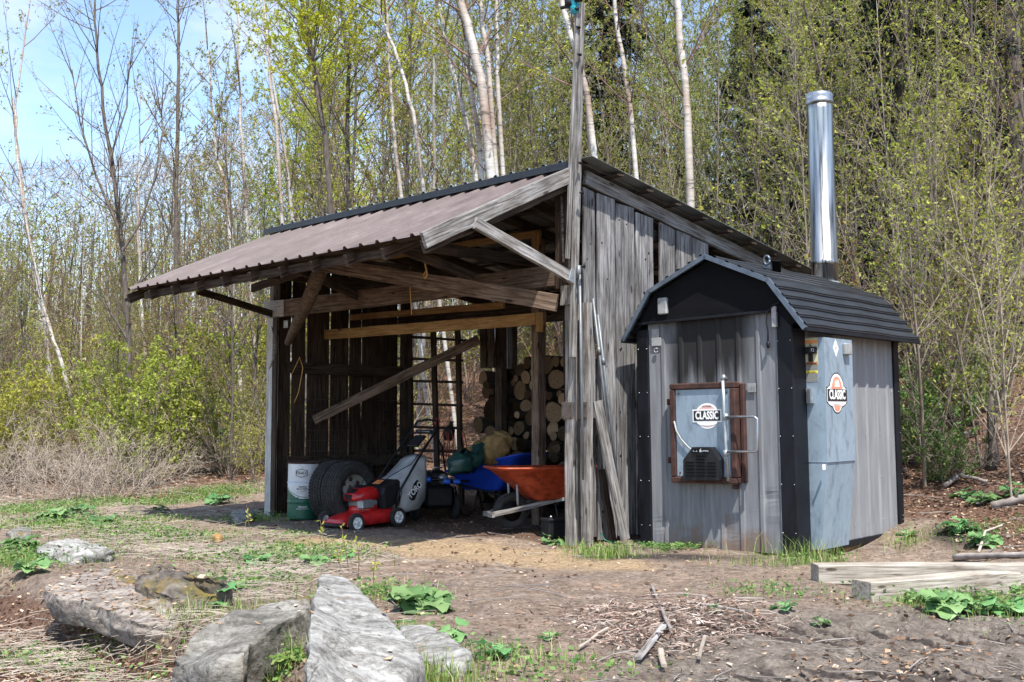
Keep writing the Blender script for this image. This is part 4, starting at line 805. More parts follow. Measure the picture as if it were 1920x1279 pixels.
# the strip facing the viewer (plane y = ya)
def ST(px, py): q = FL(px, py, ya); return q.x, q.z
def plate(px, py, w, h, mat, nm, t=.002, off=0): x_, z_ = ST(px, py); b = MB(); b.box((x_, ya - off - t / 2, z_), (w, t, h), bev=.0005); return b.build(nm, mat, cab, FM)
plate(1521, 659, .135, .26, 'label_cream', 'control_panel'); plate(1521, 641, .13, .03, 'label_orange', 'panel_heading', .002, .0025); plate(1522, 657, .11, .065, 'black_plastic', 'thermostat', .03, .002); plate(1521, 671, .04, .075, 'black_plastic', 'switch', .018, .002)
plate(1521, 682, .135, .03, 'label_orange', 'warning_label', .002); plate(1521, 689, .13, .055, 'label_grey', 'label_text', .002); plate(1521, 698, .135, .028, 'label_yellow', 'caution_label', .002); plate(1521, 708, .13, .085, 'label_grey', 'label_text', .002)
x_, z_ = ST(1526, 657); text('72', .04, 'text_white', cab, fw(x_, ya - .0335, z_), 1); x_, z_ = ST(1521, 682); text('WARNING', .02, 'text_black', cab, fw(x_, ya - .0028, z_), 1); x_, z_ = ST(1521, 698); text('CAUTION', .02, 'text_black', cab, fw(x_, ya - .0028, z_), 1)
plate(1521, 742, .06, .145, 'galvanised', 'padlock_hasp', .045); plate(1521, 741, .035, .11, 'steel', 'padlock_hasp', .012, .046)
b = MB(); b.lathe([(.013, 0), (.013, .01), (.004, .012)], (ST(1521, 647)[0], ya - .003, ST(1521, 647)[1]), (0, -1, 0), 8); b.build('knob', 'steel', cab, FM)
# screws
b = MB()
for z in np.arange(.2, 2.1, .45):
    for x in (-.14, -.01, -FW + .12, -FW + .02): b.lathe([(.006, 0), (.006, .005), (.001, .007)], (x, -.029, z), (0, -1, 0), 6)
    for y in (.9, 1.25, 1.6, 1.95, 2.3, FD - .03): b.lathe([(.006, 0), (.006, .005), (.001, .007)], (.016 if y > 2.4 else .004, y, z), (1, 0, 0), 6)
b.build('screws', 'steel', st, FM)
wbk = MB()
for k, (y0, y1) in enumerate(((1.0, 2.42),)):
    wbk.loft([[(-.02, y0, -.25), (-.02, y0, -.02), (-.35, y0, -.02), (-.35, y0, -.25)], [(-.015, y1, -.25), (-.015, y1, -.02), (-.35, y1, -.02), (-.35, y1, -.25)]])
tag(wbk.build('wood_block', 'wood_honey', None, FM), 'pale sawn timber block shimmed under the side of the furnace', 'wood block')

# ================================================================== THINGS IN THE SHED
def at3(px, py, Y): return Vector(aty(px, py, Y))
def fwm(o, fx, tilt=0):
    """local X forward (unit ground vector), Y left, Z up; tilt nose-down"""
    fx = Vector((fx[0], fx[1], 0)).normalized(); z = Vector((0, 0, 1)); y = z.cross(fx); m_ = Matrix((fx, y, z)).transposed().to_4x4(); m_.translation = Vector(o); return m_ @ Matrix.Rotation(tilt, 4, 'Y')
def torus(b, c, ax, R, r, seg=28, sec=10, mi=0, sq=1.0):
    ax = Vector(ax).normalized(); prof_ = [(R + r * math.cos(t), r * sq * math.sin(t)) for t in [2 * math.pi * k / sec for k in range(sec)]]; a = ax.orthogonal().normalized(); q = ax.cross(a); rings = []
    for k in range(seg):
        t = 2 * math.pi * k / seg; e = a * math.cos(t) + q * math.sin(t); rings.append([Vector(c) + e * x + ax * h for x, h in prof_])
    n = sec; vs = [p for r_ in rings for p in r_]; fs = [(k * n + i, k * n + (i + 1) % n, ((k + 1) % seg) * n + (i + 1) % n, ((k + 1) % seg) * n + i) for k in range(seg) for i in range(n)]; b.add(vs, fs, mi, None, True)
# ---- drum
dw = Matrix.Translation(at3(567, 972, 14.75)); dw.translation.z = max(GZ(dw.translation.x, dw.translation.y), dw.translation.z) ; dw = dw @ Matrix.Rotation(math.atan2(-dw.translation.x, dw.translation.y) , 4, 'Z') @ Matrix.Rotation(.01, 4, 'Y')
drum = thing('oil_drum', (0, 0, 0), 'small white and green grease drum standing inside by the far post', 'drum', wm=dw)
HD, RD = .70, .192; b = MB(); seg = 48; zs = []
prof_ = [(RD - .006, 0), (RD, .01), (RD, .20), (RD + .008, .215), (RD, .23), (RD, .44), (RD + .008, .455), (RD, .47), (RD, .68), (RD - .004, HD)]
vs = []; fs = []; ms = []; rows = []
def zline(a):      # the swooping border of green paint: lowest facing the viewer
    return .255 + .13 * (1 - math.cos(a))
zlist = sorted(set([p[1] for p in prof_] + list(np.linspace(0.02, .68, 45))))
rad = lambda z: float(np.interp(z, [p[1] for p in prof_], [p[0] for p in prof_]))
for z in zlist: rows.append([(rad(z) * math.sin(2 * math.pi * k / seg), -rad(z) * math.cos(2 * math.pi * k / seg), z) for k in range(seg)])
flat = [p for r in rows for p in r]; fw_, fg = [], []
for j in range(len(rows) - 1):
    for k in range(seg):
        a = 2 * math.pi * (k + .5) / seg; a = a if a < math.pi else a - 2 * math.pi; zc = (zlist[j] + zlist[j + 1]) / 2; f = (j * seg + k, j * seg + (k + 1) % seg, (j + 1) * seg + (k + 1) % seg, (j + 1) * seg + k)
        (fg if zc < zline(a - .15) else fw_).append(f)
b.add(flat, fw_, 0, None, True); b.add(flat, fg, 1, None, True); b.add(rows[0], [tuple(range(seg))[::-1]], 1); b.build('body', ['drum_white', 'drum_green'], drum, dw)
b = MB(); 
for a0 in np.linspace(-1.3, 1.3, 27)[:-1]:
    a1 = a0 + .1; r_ = RD + .0025
    b.add([(r_ * math.sin(a0), -r_ * math.cos(a0), zline(a0 - .15) + .018), (r_ * math.sin(a1), -r_ * math.cos(a1), zline(a1 - .15) + .018), (r_ * math.sin(a1), -r_ * math.cos(a1), zline(a1 - .15) + .026), (r_ * math.sin(a0), -r_ * math.cos(a0), zline(a0 - .15) + .026)], [(0, 1, 2, 3)])
b.build('stripe', 'drum_green', drum, dw)
b = MB(); torus(b, (0, 0, HD), (0, 0, 1), RD + .002, .010, 36, 8); b.lathe([(RD - .01, HD - .01), (.001, HD - .012)], (0, 0, 0), (0, 0, 1), 36); b.build('rim', 'rust', drum, dw)
def bend(o, R_):     # wrap flat lettering round the drum
    for v in o.data.vertices: a = v.co.x / R_; r_ = R_ + v.co.z; v.co = Vector((r_ * math.sin(a), -r_ * math.cos(a), v.co.y))
def dtext(t, s, mat, z, sx=1.0, bold=0, off=.0): o = text(t, s, mat, drum, dw @ Matrix.Rotation(off, 4, 'Z'), sx, bold); 
for t, s, mat, z, sx, bo, off in (('TEXACO', .050, 'text_black', .577, .74, .001, -.12), ('MARFAK', .024, 'text_black', .405, 1.1, .0006, -.02), ('MULTI PURPOSE', .024, 'text_black', .378, 1.0, .0006, .02), ('120 LB NET', .017, 'text_black', .352, 1.0, 0, .02), ('TEXACO', .026, 'text_white', .155, 1.1, .0006, .0), ('PETROLEUM PRODUCTS', .015, 'text_white', .13, 1, 0, .0)):
    o = text(t, s, mat, drum, dw @ Matrix.Translation((0, 0, z)) @ Matrix.Rotation(off, 4, 'Z'), sx, bo); bend(o, RD + .002)
b = MB(); hp = [(-.075, .035), (0, .052), (.075, .035), (.075, -.035), (0, -.055), (-.075, -.035)]
def arcpt(x, z, R_): a = x / R_; return (R_ * math.sin(a), -R_ * math.cos(a), z)
for k in range(6):
    (x0, z0_), (x1, z1_) = hp[k], hp[(k + 1) % 6]; n_ = 5
    for i in range(n_):
        s0, s1 = i / n_, (i + 1) / n_; pts = [(x0 + (x1 - x0) * s, z0_ + (z1_ - z0_) * s) for s in (s0, s1)]; b.add([arcpt(pts[0][0], pts[0][1], RD + .0025), arcpt(pts[1][0], pts[1][1], RD + .0025), arcpt(pts[1][0] * .90, pts[1][1] * .85, RD + .0025), arcpt(pts[0][0] * .90, pts[0][1] * .85, RD + .0025)], [(0, 1, 2, 3)])
b.build('hexagon_badge', 'text_black', drum, dw @ Matrix.Translation((0, 0, .577)) @ Matrix.Rotation(-.12, 4, 'Z'))
# ---- tyres with rims
def tyre(c, ax, R, w, name, label):
    ax = Vector(ax).normalized(); a = Vector((0, 0, 1)); y = a.cross(ax).normalized(); m_ = Matrix((ax, y, ax.cross(y))).transposed().to_4x4(); m_.translation = Vector(c)
    t = thing(name, c, label, 'tyre', 'spare truck tyres standing in the shed', wm=m_); b = MB(); seg = 72; pr = [(R * .60, -w * .38), (R * .66, -w * .46), (R * .80, -w * .52), (R * .92, -w * .49), (R * .975, -w * .43), (R * .995, -w * .25), (R, 0), (R * .995, w * .25), (R * .975, w * .43), (R * .92, w * .49), (R * .80, w * .52), (R * .66, w * .46), (R * .60, w * .38), (R * .56, 0)]
    b.lathe(pr + [pr[0]], (0, 0, 0), (1, 0, 0), 72, 0, False)
    for k in range(60):                                # tread blocks
        t0 = 2 * math.pi * k / 60
        for j, (h, dw_, sh) in enumerate(((-.36, .13, 0), (-.18, .10, .5), (0, .10, .2), (.18, .10, .7), (.36, .13, .4))):
            tt = t0 + sh * 2 * math.pi / 60; rr = R * (.992 if abs(h) > .3 else 1.0); e = Vector((0, math.cos(tt), math.sin(tt))); g = Vector((0, -math.sin(tt), math.cos(tt)))
            Rm = Matrix((Vector((1, 0, 0)), g, e)).transposed(); b.box(e * (rr + .002) + Vector((h * w, 0, 0)), (dw_ * w, R * .075, .018), Rm, .003)
    b.build('tyre', 'rubber', t, m_)
    b = MB(); rr = R * .59; b.lathe([(rr, w * .40), (rr * .97, w * .36), (rr * .92, w * .34), (rr * .88, w * .12), (rr * .62, w * .10), (rr * .55, w * .2), (rr * .34, w * .22), (rr * .30, w * .15), (rr * .10, w * .15), (.001, w * .14)], (0, 0, 0), (1, 0, 0), 40, 0, False); b.lathe([(rr * .99, -w * .38), (rr * .9, -w * .34), (rr * .88, w * .12)], (0, 0, 0), (1, 0, 0), 40, 0, False)
    rm = b.build('rim', 'label_grey', t, m_); b = MB()
    for k in range(8): tt = 2 * math.pi * k / 8; b.lathe([(.028, 0), (.028, .008)], (w * .115, rr * .75 * math.cos(tt), rr * .75 * math.sin(tt)), (1, 0, 0), 10)
    for k in range(6): tt = 2 * math.pi * k / 6; b.lathe([(.012, 0), (.012, .02)], (w * .215, rr * .44 * math.cos(tt), rr * .44 * math.sin(tt)), (1, 0, 0), 6)
    b.lathe([(rr * .28, 0), (rr * .26, .03)], (w * .15, 0, 0), (1, 0, 0), 16); b.build('hub_holes', 'rust', rm, m_); return t
ax = Vector((.80, -.60, .06)); c = at3(655, 924, 14.0); tyre(c, ax, .365, .24, 'truck_tyre', 'tyre on a rusty rim standing nearer the mower, its rim in view')
c2 = at3(630, 921, 14.3); tyre(c2, ax, .365, .24, 'truck_tyre', 'tyre standing between the white and green drum and the other tyre')
# ---- lawn mower
pf = at3(672, 993, 13.5); pr_ = at3(745, 977, 13.8); fdir = (pf - pr_); 
mo = (pf + pr_) / 2; mw = fwm((mo.x, mo.y, min(pf.z, pr_.z)), (fdir.x - .02, fdir.y - .16), .05)
mw = mw @ Matrix.Translation((0.0, -.24, 0)) @ Matrix.Scale(1.07, 4); mow = thing('lawn_mower', (0, 0, 0), 'red walk-behind lawn mower with a pale cloth grass bag behind', 'lawn mower', wm=mw)
def MBm(): return MB()
b = MB(); rings = []
for x, hw, zt0, zb0 in ((-.30, .20, .18, .07), (-.26, .23, .20, .06), (-.1, .235, .205, .055), (.12, .235, .195, .055), (.25, .20, .175, .06), (.33, .23, .15, .06), (.40, .22, .125, .06), (.43, .19, .10, .065)):
    rings.append([(x, -hw, zb0), (x, -hw, zt0 - .06), (x, -hw + .03, zt0 - .015), (x, -hw + .08, zt0), (x, hw - .08, zt0), (x, hw - .03, zt0 - .015), (x, hw, zt0 - .06), (x, hw, zb0)])
b.loft(rings, 0, True, True, True); b.lathe([(.17, .17), (.16, .235), (.14, .25), (.001, .25)], (.02, 0, 0), (0, 0, 1), 24); b.box((.40, 0, .085), (.08, .40, .05), bev=.015); deck = b.build('deck', 'mower_red', mow, mw)
b = MB(); b.tube([(.41, -.2, .075), (.455, -.12, .07), (.465, 0, .07), (.455, .12, .07), (.41, .2, .075)], .022, 8); b.build('bumper', 'black_plastic', mow, mw)
b = MB(); b.box((.02, 0, .27), (.24, .24, .08), bev=.02); b.box((.10, .14, .27), (.16, .10, .09), bev=.01)
for k in range(6): b.box((.10, .195, .24 + k * .014), (.15, .012, .006), bev=.001)
b.build('engine', 'galvanised', mow, mw)
b = MB(); rings = []
for x, hw, z0_, z1_ in ((-.13, .10, .33, .40), (-.11, .13, .31, .435), (-.02, .145, .305, .455), (.10, .14, .305, .44), (.18, .12, .31, .40), (.215, .09, .315, .36)):
    rings.append([(x, -hw, z0_), (x, -hw, (z0_ + z1_) / 2), (x, -hw * .8, z1_ - .015), (x, -hw * .4, z1_), (x, hw * .4, z1_), (x, hw * .8, z1_ - .015), (x, hw, (z0_ + z1_) / 2), (x, hw, z0_)])
b.loft(rings, 0, True, True, True); cv = b.build('engine_cover', 'mower_red', mow, mw)
b = MB(); b.loft([[(.02, -.07, .452), (.02, .07, .452), (.02, .07, .468), (.02, -.07, .468)], [(.19, -.05, .385), (.19, .05, .385), (.19, .05, .405), (.19, -.05, .405)]]); b.box((.215, 0, .35), (.02, .1, .05), bev=.006); b.build('air_vent', 'black_plastic', cv, mw)
b = MB(); b.lathe([(.025, .24), (.028, .26), (.028, .27), (.001, .275)], (-.17, .17, 0), (0, 0, 1), 12); b.build('oil_cap', 'blue_plastic', mow, mw)
def wheel(x, y, R_, w):
    b = MB(); m2 = mw @ Matrix.Translation((x, y, R_)); s = 1 if y > 0 else -1
    b.lathe([(R_ * .66, -w / 2), (R_ * .9, -w / 2), (R_, -w * .3), (R_, w * .3), (R_ * .9, w / 2), (R_ * .66, w / 2), (R_ * .66, -w / 2)], (0, 0, 0), (0, s, 0), 30, 0, False)
    for k in range(26): t = 2 * math.pi * k / 26; e = Vector((math.cos(t), 0, math.sin(t))); b.box(e * R_, (w * .8, .010, .008), Matrix((Vector((0, 1, 0)), e.cross(Vector((0, 1, 0))), e)).transposed(), .001)
    o = b.build('wheel', 'rubber', mow, m2); b = MB(); b.lathe([(R_ * .67, w * .42), (R_ * .60, w * .40), (R_ * .56, w * .22), (R_ * .3, w * .30), (R_ * .26, w * .5), (.001, w * .5)], (0, 0, 0), (0, s, 0), 24, 0, False)
    for k in range(5): t = 2 * math.pi * k / 5; b.tube([(R_ * .25 * math.cos(t), s * w * .32, R_ * .25 * math.sin(t)), (R_ * .6 * math.cos(t), s * w * .36, R_ * .6 * math.sin(t))], .010, 5)
    b.build('hub', 'white_paint', o, m2)
for x in (.33, -.25):
    for y in (.265, -.265): wheel(x, y, .098 if x > 0 else .10, .05)
b = MB(); rings = []
for x, z0_, z1_, hw in ((-.10, .20, .36, .19), (-.14, .20, .43, .20), (-.30, .24, .50, .20), (-.36, .28, .50, .19)): rings.append([(x, -hw, z0_), (x, hw, z0_), (x, hw, z1_ - .02), (x, hw - .03, z1_), (x, -hw + .03, z1_), (x, -hw, z1_ - .02)])
b.loft(rings); dc = b.build('discharge_door', 'black_plastic', mow, mw)
b = MB(); sl_n = Vector((-.07, 0, .16)).normalized(); b.prism([(-.045, -.06), (.045, -.06), (.045, .06), (-.045, .06)], (-.21, .0, .478), (.9, 0, -.40), (0, 1, 0), (.40, 0, .9), .004); b.build('warning_label', 'label_orange', dc, mw)
# grass bag: sloping light top, side panel with lettering
b = MB(); rings = []
for x, z0_, z1_, hw in ((-.36, .18, .50, .18), (-.48, .14, .54, .20), (-.62, .15, .63, .205), (-.72, .24, .71, .20), (-.78, .38, .75, .17)): rings.append([(x, -hw, z0_), (x, -hw * .5, z0_ - .03), (x, hw * .5, z0_ - .03), (x, hw, z0_), (x, hw + .012, (z0_ + z1_) / 2), (x, hw, z1_ - .02), (x, 0, z1_ + .008), (x, -hw, z1_ - .02), (x, -hw - .012, (z0_ + z1_) / 2)])
b.loft(rings, 0, True, True, True); bag = b.build('grass_bag', 'bag_cloth', mow, mw)
b = MB(); yb_ = .214; b.prism([(-.10, -.07), (-.06, -.085), (.10, .0), (.12, .03), (.09, .085), (.03, .075), (-.12, -.02)], (-.56, yb_, .36), (-.86, 0, .5), (.5, 0, .86), (0, 1, 0), .004); b.build('badge_patch', 'black_plastic', bag, mw)
tm = mw @ Matrix(((-.80, .60, 0, -.56), (0, 0, 1, yb_ + .0055), (.60, .80, 0, .365), (0, 0, 0, 1))); text('TORO', .10, 'text_white', bag, tm, .82, .003)
b = MB(); 
for s in (1, -1): b.tube([(-.26, s * .235, .20), (-.30, s * .24, .36), (-.62, s * .225, .72), (-.93, s * .21, 1.03), (-.98, s * .17, 1.12), (-1.0, 0, 1.14)], .0135, 8)
b.tube([(-.88, -.21, .98), (-.86, 0, 1.0), (-.88, .21, .98)], .012, 6); b.build('handle', 'black_paint', mow, mw)
b = MB(); b.box((-.80, 0, .90), (.18, .18, .03), Matrix.Rotation(.72, 3, 'Y'), .01); b.box((-.95, 0, 1.0), (.03, .34, .05), bev=.01); b.build('control_panel', 'black_plastic', mow, mw)
b = MB(); b.box((-.915, 0, 1.0), (.006, .20, .02), bev=.002); b.build('control_strip', 'dull_plate', mow, mw)
b = MB(); b.tube([(-.05, .10, .42), (-.30, .12, .55), (-.55, .18, .66), (-.80, .20, .90)], .005, 5); b.tube([(.0, -.12, .38), (-.35, -.22, .72), (-.62, -.26, .88), (-.80, -.22, .92)], .005, 5); b.tube([(-.3, .20, .5), (-.36, .22, .36), (-.30, .23, .22)], .006, 5); b.build('control_cables', 'black_paint', mow, mw)
# ---- wheelbarrows. local: X forward (towards the wheel), tray above
def tray(b, x0, x1, X0, X1, zb, zf, zr, wb, wt, t=.006):
    """rounded tub: bottom x0..x1 half width wb at zb; rim X0..X1 half width wt, rim height zr (rear) to zf (front)"""
    def ring(s, inset=0):
        xa = x0 + (X0 - x0) * s + inset; xb = x1 + (X1 - x1) * s - inset; w = wb + (wt - wb) * s - inset; r = .07 + .06 * s; pts = []
        for cx_, cy_, a0 in ((xb - r, w - r, 0), (xa + r, w - r, 90), (xa + r, -w + r, 180), (xb - r, -w + r, 270)):
            for k in range(5): a = math.radians(a0 + k * 22.5); x = cx_ + r * math.cos(a); y = cy_ + r * math.sin(a); f = (x - X0) / (X1 - X0); pts.append((x, y, zb + (zr + (zf - zr) * min(max(f, 0), 1) - zb) * s))
        return pts
    outer = [ring(s) for s in (0, .06, .3, .6, .9, 1.0)]; lip = [[(x * 1.0 + (.022 if x > (X0 + X1) / 2 else -.022), y * (1 + .022 / wt), z + .006) for x, y, z in ring(1.0)], [(x + (.022 if x > (X0 + X1) / 2 else -.022), y * (1 + .022 / wt), z - .012) for x, y, z in ring(1.0)]]
    inner = [ring(s, .008) for s in (1.0, .6, .05)]; inner = [[(x, y, z + .004) for x, y, z in r_] for r_ in inner]
    b.loft([outer[0], outer[1], outer[2], outer[3], outer[4]] + [lip[1], lip[0]] + inner, 0, True, True, True)
def wheel2(parent, m_, R_, w, x, rimmat='black_paint'):
    b = MB(); m2 = m_ @ Matrix.Translation((x, 0, R_)); b.lathe([(R_ * .55, -w * .42), (R_ * .85, -w * .5), (R_ * .97, -w * .3), (R_, 0), (R_ * .97, w * .3), (R_ * .85, w * .5), (R_ * .55, w * .42), (R_ * .55, -w * .42)], (0, 0, 0), (0, 1, 0), 36, 0, False)
    for k in range(40):
        t = 2 * math.pi * k / 40; e = Vector((math.cos(t), 0, math.sin(t)))
        for s in (-1, 1): b.box(e * R_ * .965 + Vector((0, s * w * .28, 0)), (w * .36, R_ * .09, .014), Matrix((Vector((0, 1, 0)), e.cross(Vector((0, 1, 0))), e)).transposed(), .002)
    o = b.build('wheel', 'rubber', parent, m2); b = MB(); b.lathe([(R_ * .56, -w * .4), (R_ * .45, -w * .1), (.03, -w * .15), (.03, w * .15), (R_ * .45, w * .1), (R_ * .56, w * .4)], (0, 0, 0), (0, 1, 0), 24, 0, True); b.build('hub', rimmat, o, m2)
ow = at3(958, 992, 12.9); gdir = Vector((-.96, .02, 0)) ; ob = fwm((ow.x, ow.y, GZ(ow.x, ow.y)), (-.93, -.36)); S = .99; ob = ob @ Matrix.Scale(S, 4)
dzo = ow.z - GZ(ow.x, ow.y)
if abs(dzo) < .15: ob.translation.z = ow.z
owb = thing('wheelbarrow', (0, 0, 0), 'orange wheelbarrow with grey wooden handles parked behind the corner post', 'wheelbarrow', 'wheelbarrows in the woodshed', wm=ob)
b = MB(); tray(b, -.78, -.24, -1.15, .22, .32, .69, .68, .20, .34); tr = b.build('tray', 'barrow_orange', owb, ob)
wheel2(owb, ob, .20, .10, 0.0)
for s in (1, -1):
    p0 = ob @ Vector((.27, s * .09, .17)); p1 = ob @ Vector((-1.45, s * .30, .52)); board('handle', p0, p1, .055, .038, 'wood_grey', owb)
    b = MB(); b.tube([(-.05, s * .10, .26), (-.03, s * .13, .30), (-.02, s * .14, .52), (-.02, s * .15, .56)], .014, 6); b.build('brace', 'dull_plate', owb, ob)
    b = MB(); b.tube([(-.45, s * .19, .30), (-.50, s * .22, .05), (-.56, s * .23, .02), (-.80, s * .23, .02), (-.88, s * .24, .34)], .013, 6); b.build('leg', 'black_paint', owb, ob)
board('nose_guard', ob @ Vector((.265, .15, .17)), ob @ Vector((.265, -.15, .17)), .055, .035, 'wood_grey', owb)
bw0 = at3(1010, 925, 14.4); bb = fwm((bw0.x, bw0.y, 0), (.80, -.60)); bb.translation = at3(975, 930, 14.6); bb.translation.z = GZ(bb.translation.x, bb.translation.y); bb = bb @ Matrix.Scale(.95, 4)
bwb = thing('wheelbarrow', (0, 0, 0), 'blue wheelbarrow loaded with tan sacks and a green tarpaulin', 'wheelbarrow', 'wheelbarrows in the woodshed', wm=bb)
b = MB(); tray(b, -.80, -.20, -1.02, .24, .36, .86, .60, .22, .36); b.build('tray', 'barrow_blue', bwb, bb); wheel2(bwb, bb, .20, .10, .05)
for s in (1, -1):
    b = MB(); b.tube([(.10, s * .06, .20), (-.3, s * .2, .33), (-1.2, s * .30, .50), (-1.42, s * .31, .52)], .016, 6); b.build('handle', 'black_paint', bwb, bb); b = MB(); b.tube([(-1.28, s * .305, .51), (-1.45, s * .31, .525)], .024, 8); b.build('grip', 'blue_plastic', bwb, bb)
    b = MB(); b.tube([(-.55, s * .2, .36), (-.60, s * .22, .10), (-.68, s * .23, .02), (-.80, s * .23, .02), (-.92, s * .24, .40)], .013, 6); b.build('leg', 'black_paint', bwb, bb)
def lump(name, mat, pts, rads, label, cat, seed=0, amp=.25, sy=1.0, wm=None):
    """soft sack or cloth: a fat tube with folds"""
    b = MB(); pts = [Vector(p) for p in pts]; n = 22; sd = 16; rings = []
    for k in range(n):
        t = k / (n - 1) * (len(pts) - 1); i = min(int(t), len(pts) - 2); f = t - i; p = pts[i].lerp(pts[i + 1], f); r = (rads[i] + (rads[i + 1] - rads[i]) * f) * (math.sin(math.pi * min(1, (k + .35) / 4) / 2) if k < 4 else (math.sin(math.pi * min(1, (n - k - .65) / 4) / 2) if k > n - 5 else 1)); d = (pts[i + 1] - pts[i]).normalized(); a = d.cross(Vector((0, 0, 1))).normalized(); q = a.cross(d) * -1
        from mathutils import noise as _n
        rings.append([p + (a * math.cos(t_) + q * math.sin(t_) * sy) * r * (1 + amp * (_n.noise(Vector((math.cos(t_) * 1.6, math.sin(t_) * 1.6, k * .35 + seed))) + .5 * _n.noise(Vector((math.cos(t_) * 4, math.sin(t_) * 4, k * .9 + seed))))) for t_ in [2 * math.pi * j / sd for j in range(sd)]])
    b.loft(rings, 0, True, True, True); o = b.build(name, mat, None, wm); return tag(o, label, cat)
lump('sack', 'sack_tan', [at3(905, 868, 14.45), at3(935, 835, 14.5), at3(955, 815, 14.6)], [.13, .15, .10], 'crumpled tan sack heaped in the blue wheelbarrow, the one nearer the wheel', 'sack', 3, .5)
lump('sack', 'sack_tan', [at3(868, 868, 14.6), at3(900, 842, 14.7), at3(925, 820, 14.8)], [.11, .10, .07], 'slimmer tan sack in the blue wheelbarrow beside the green tarpaulin', 'sack', 8, .4)
lump('tarpaulin', 'tarp_green', [at3(838, 862, 14.25), at3(862, 872, 14.15), at3(885, 862, 14.3), at3(912, 835, 14.5), at3(930, 815, 14.6)], [.07, .15, .11, .05, .03], 'dark green tarpaulin draped over the end of the blue wheelbarrow', 'tarpaulin', 5, .9)
# ---- red cart behind the tyres
rc0 = at3(712, 915, 15.2); rm_ = fwm((rc0.x, rc0.y, GZ(rc0.x, rc0.y)), (.7, -.7)); b = MB()
cart = thing('garden_cart', (0, 0, 0), 'dark red metal garden cart half hidden behind the tyres and mower', 'cart', wm=rm_)
tray(b, -.25, .25, -.38, .40, .22, .46, .46, .2, .30); b.build('tray', 'mower_red', cart, rm_)
for x in (-.2, .22):
    for y in (-.26, .26): b = MB(); torus(b, (x, y, .12), (0, 1, 0), .09, .035, 20, 8); b.lathe([(.06, -.02), (.06, .02)], (x, y, .12), (0, 1, 0), 12); b.build('wheel', 'rubber', cart, rm_)
b = MB(); b.tube([(.38, 0, .2), (.6, 0, .5), (.78, .02, .72)], .012, 6); b.build('handle', 'black_paint', cart, rm_)
# ---- dark machine behind the mower (tiller with engine and blue grips)
t0 = at3(815, 935, 14.7); tmx = fwm((t0.x, t0.y, GZ(t0.x, t0.y)), (.35, -.93))
til = thing('garden_tiller', (0, 0, 0), 'black garden tiller with an engine and blue-tipped bars behind the mower', 'garden tiller', wm=tmx)
b = MB(); b.box((0, 0, .30), (.46, .40, .30), bev=.05); b.lathe([(.14, .45), (.15, .5), (.15, .58), (.10, .62), (.001, .63)], (.0, 0, 0), (0, 0, 1), 20); b.box((.05, 0, .48), (.26, .26, .12), bev=.03); b.build('engine', 'black_plastic', til, tmx)
b = MB(); b.lathe([(.06, 0), (.07, .03), (.04, .05)], (.18, .05, .52), (1, 0, 0), 16); b.tube([(.14, -.1, .60), (.16, -.05, .66), (.16, .05, .66)], .012, 6); b.build('starter', 'galvanised', til, tmx)
for s in (1, -1):
    b = MB(); torus(b, (0, s * .26, .17), (0, 1, 0), .12, .05, 24, 8); b.lathe([(.08, -.03), (.08, .03)], (0, s * .26, .17), (0, 1, 0), 14); b.build('wheel', 'rubber', til, tmx)
b = MB(); p = [tmx.inverted() @ at3(x, y, 14.35) for x, y in ((770, 898), (820, 899), (880, 903))]; b.tube(p, .016, 8); b.build('bar', 'black_paint', til, tmx)
for x, y in ((779, 898), (801, 899), (838, 903), (857, 903)): b = MB(); q = tmx.inverted() @ at3(x, y, 14.33); d = (p[2] - p[0]).normalized(); b.lathe([(.030, -.045), (.034, -.03), (.034, .03), (.028, .045)], q, d, 12); b.build('grip', 'blue_plastic', til, tmx)
b = MB(); b.tube([(-.1, .2, .4), (-.5, .25, .9), (-.7, .26, 1.0)], .014, 6); b.tube([(-.1, -.2, .4), (-.5, -.25, .9), (-.7, -.26, 1.0)], .014, 6); b.build('handle', 'black_paint', til, tmx)
# shelf clutter and cords behind the mower
b = MB()
for k, x in enumerate((832, 838, 842, 848, 868, 872)): b.tube([at3(x - 2, 806 + (k % 3) * 3, 15.4), at3(x + 1 + k % 2, 830, 15.42), at3(x - 5 + 2 * k, 862 + 6 * (k % 2), 15.4)], .007, 5)
tag(b.build('extension_cord', 'cord_red', None), 'loops of dark red cord hanging from the rack behind the mower', 'cord')
b = MB(); b.lathe([(.05, -.10), (.075, -.05), (.075, .05), (.03, .10), (.025, .14), (.04, .16)], at3(842, 812, 15.5), (.2, 0, 1), 12); tag(b.build('fuel_bottle', 'black_plastic', None), 'small dark bottle on the bar of the rack behind the mower', 'bottle')
b = MB(); b.lathe([(.03, -.04), (.04, .0), (.01, .06)], at3(819, 792, 15.4), (0, 0, 1), 10); tag(b.build('clamp', 'cord_red', None), 'small red clamp on the rack above the mower handle', 'clamp')
# ---- battery
bt = at3(1049, 1008, 12.35); btm = fwm((bt.x, bt.y, GZ(bt.x, bt.y)), (.9, .42)); bat = thing('car_battery', (0, 0, 0), 'black battery box on the ground at the foot of the corner post', 'battery', wm=btm)
b = MB(); b.box((0, 0, .09), (.34, .20, .18), bev=.01); b.box((0, 0, .19), (.36, .215, .03), bev=.006); b.build('case', 'black_plastic', bat, btm)
for x in (-.12, .10): b = MB(); b.lathe([(.013, 0), (.013, .02), (.008, .03)], (x, -.04, .205), (0, 0, 1), 10); b.build('terminal', 'steel', bat, btm)
b = MB(); b.tube([(.10, -.04, .23), (.14, -.05, .30), (.22, -.02, .34)], .005, 5); b.build('lead', 'black_paint', bat, btm)

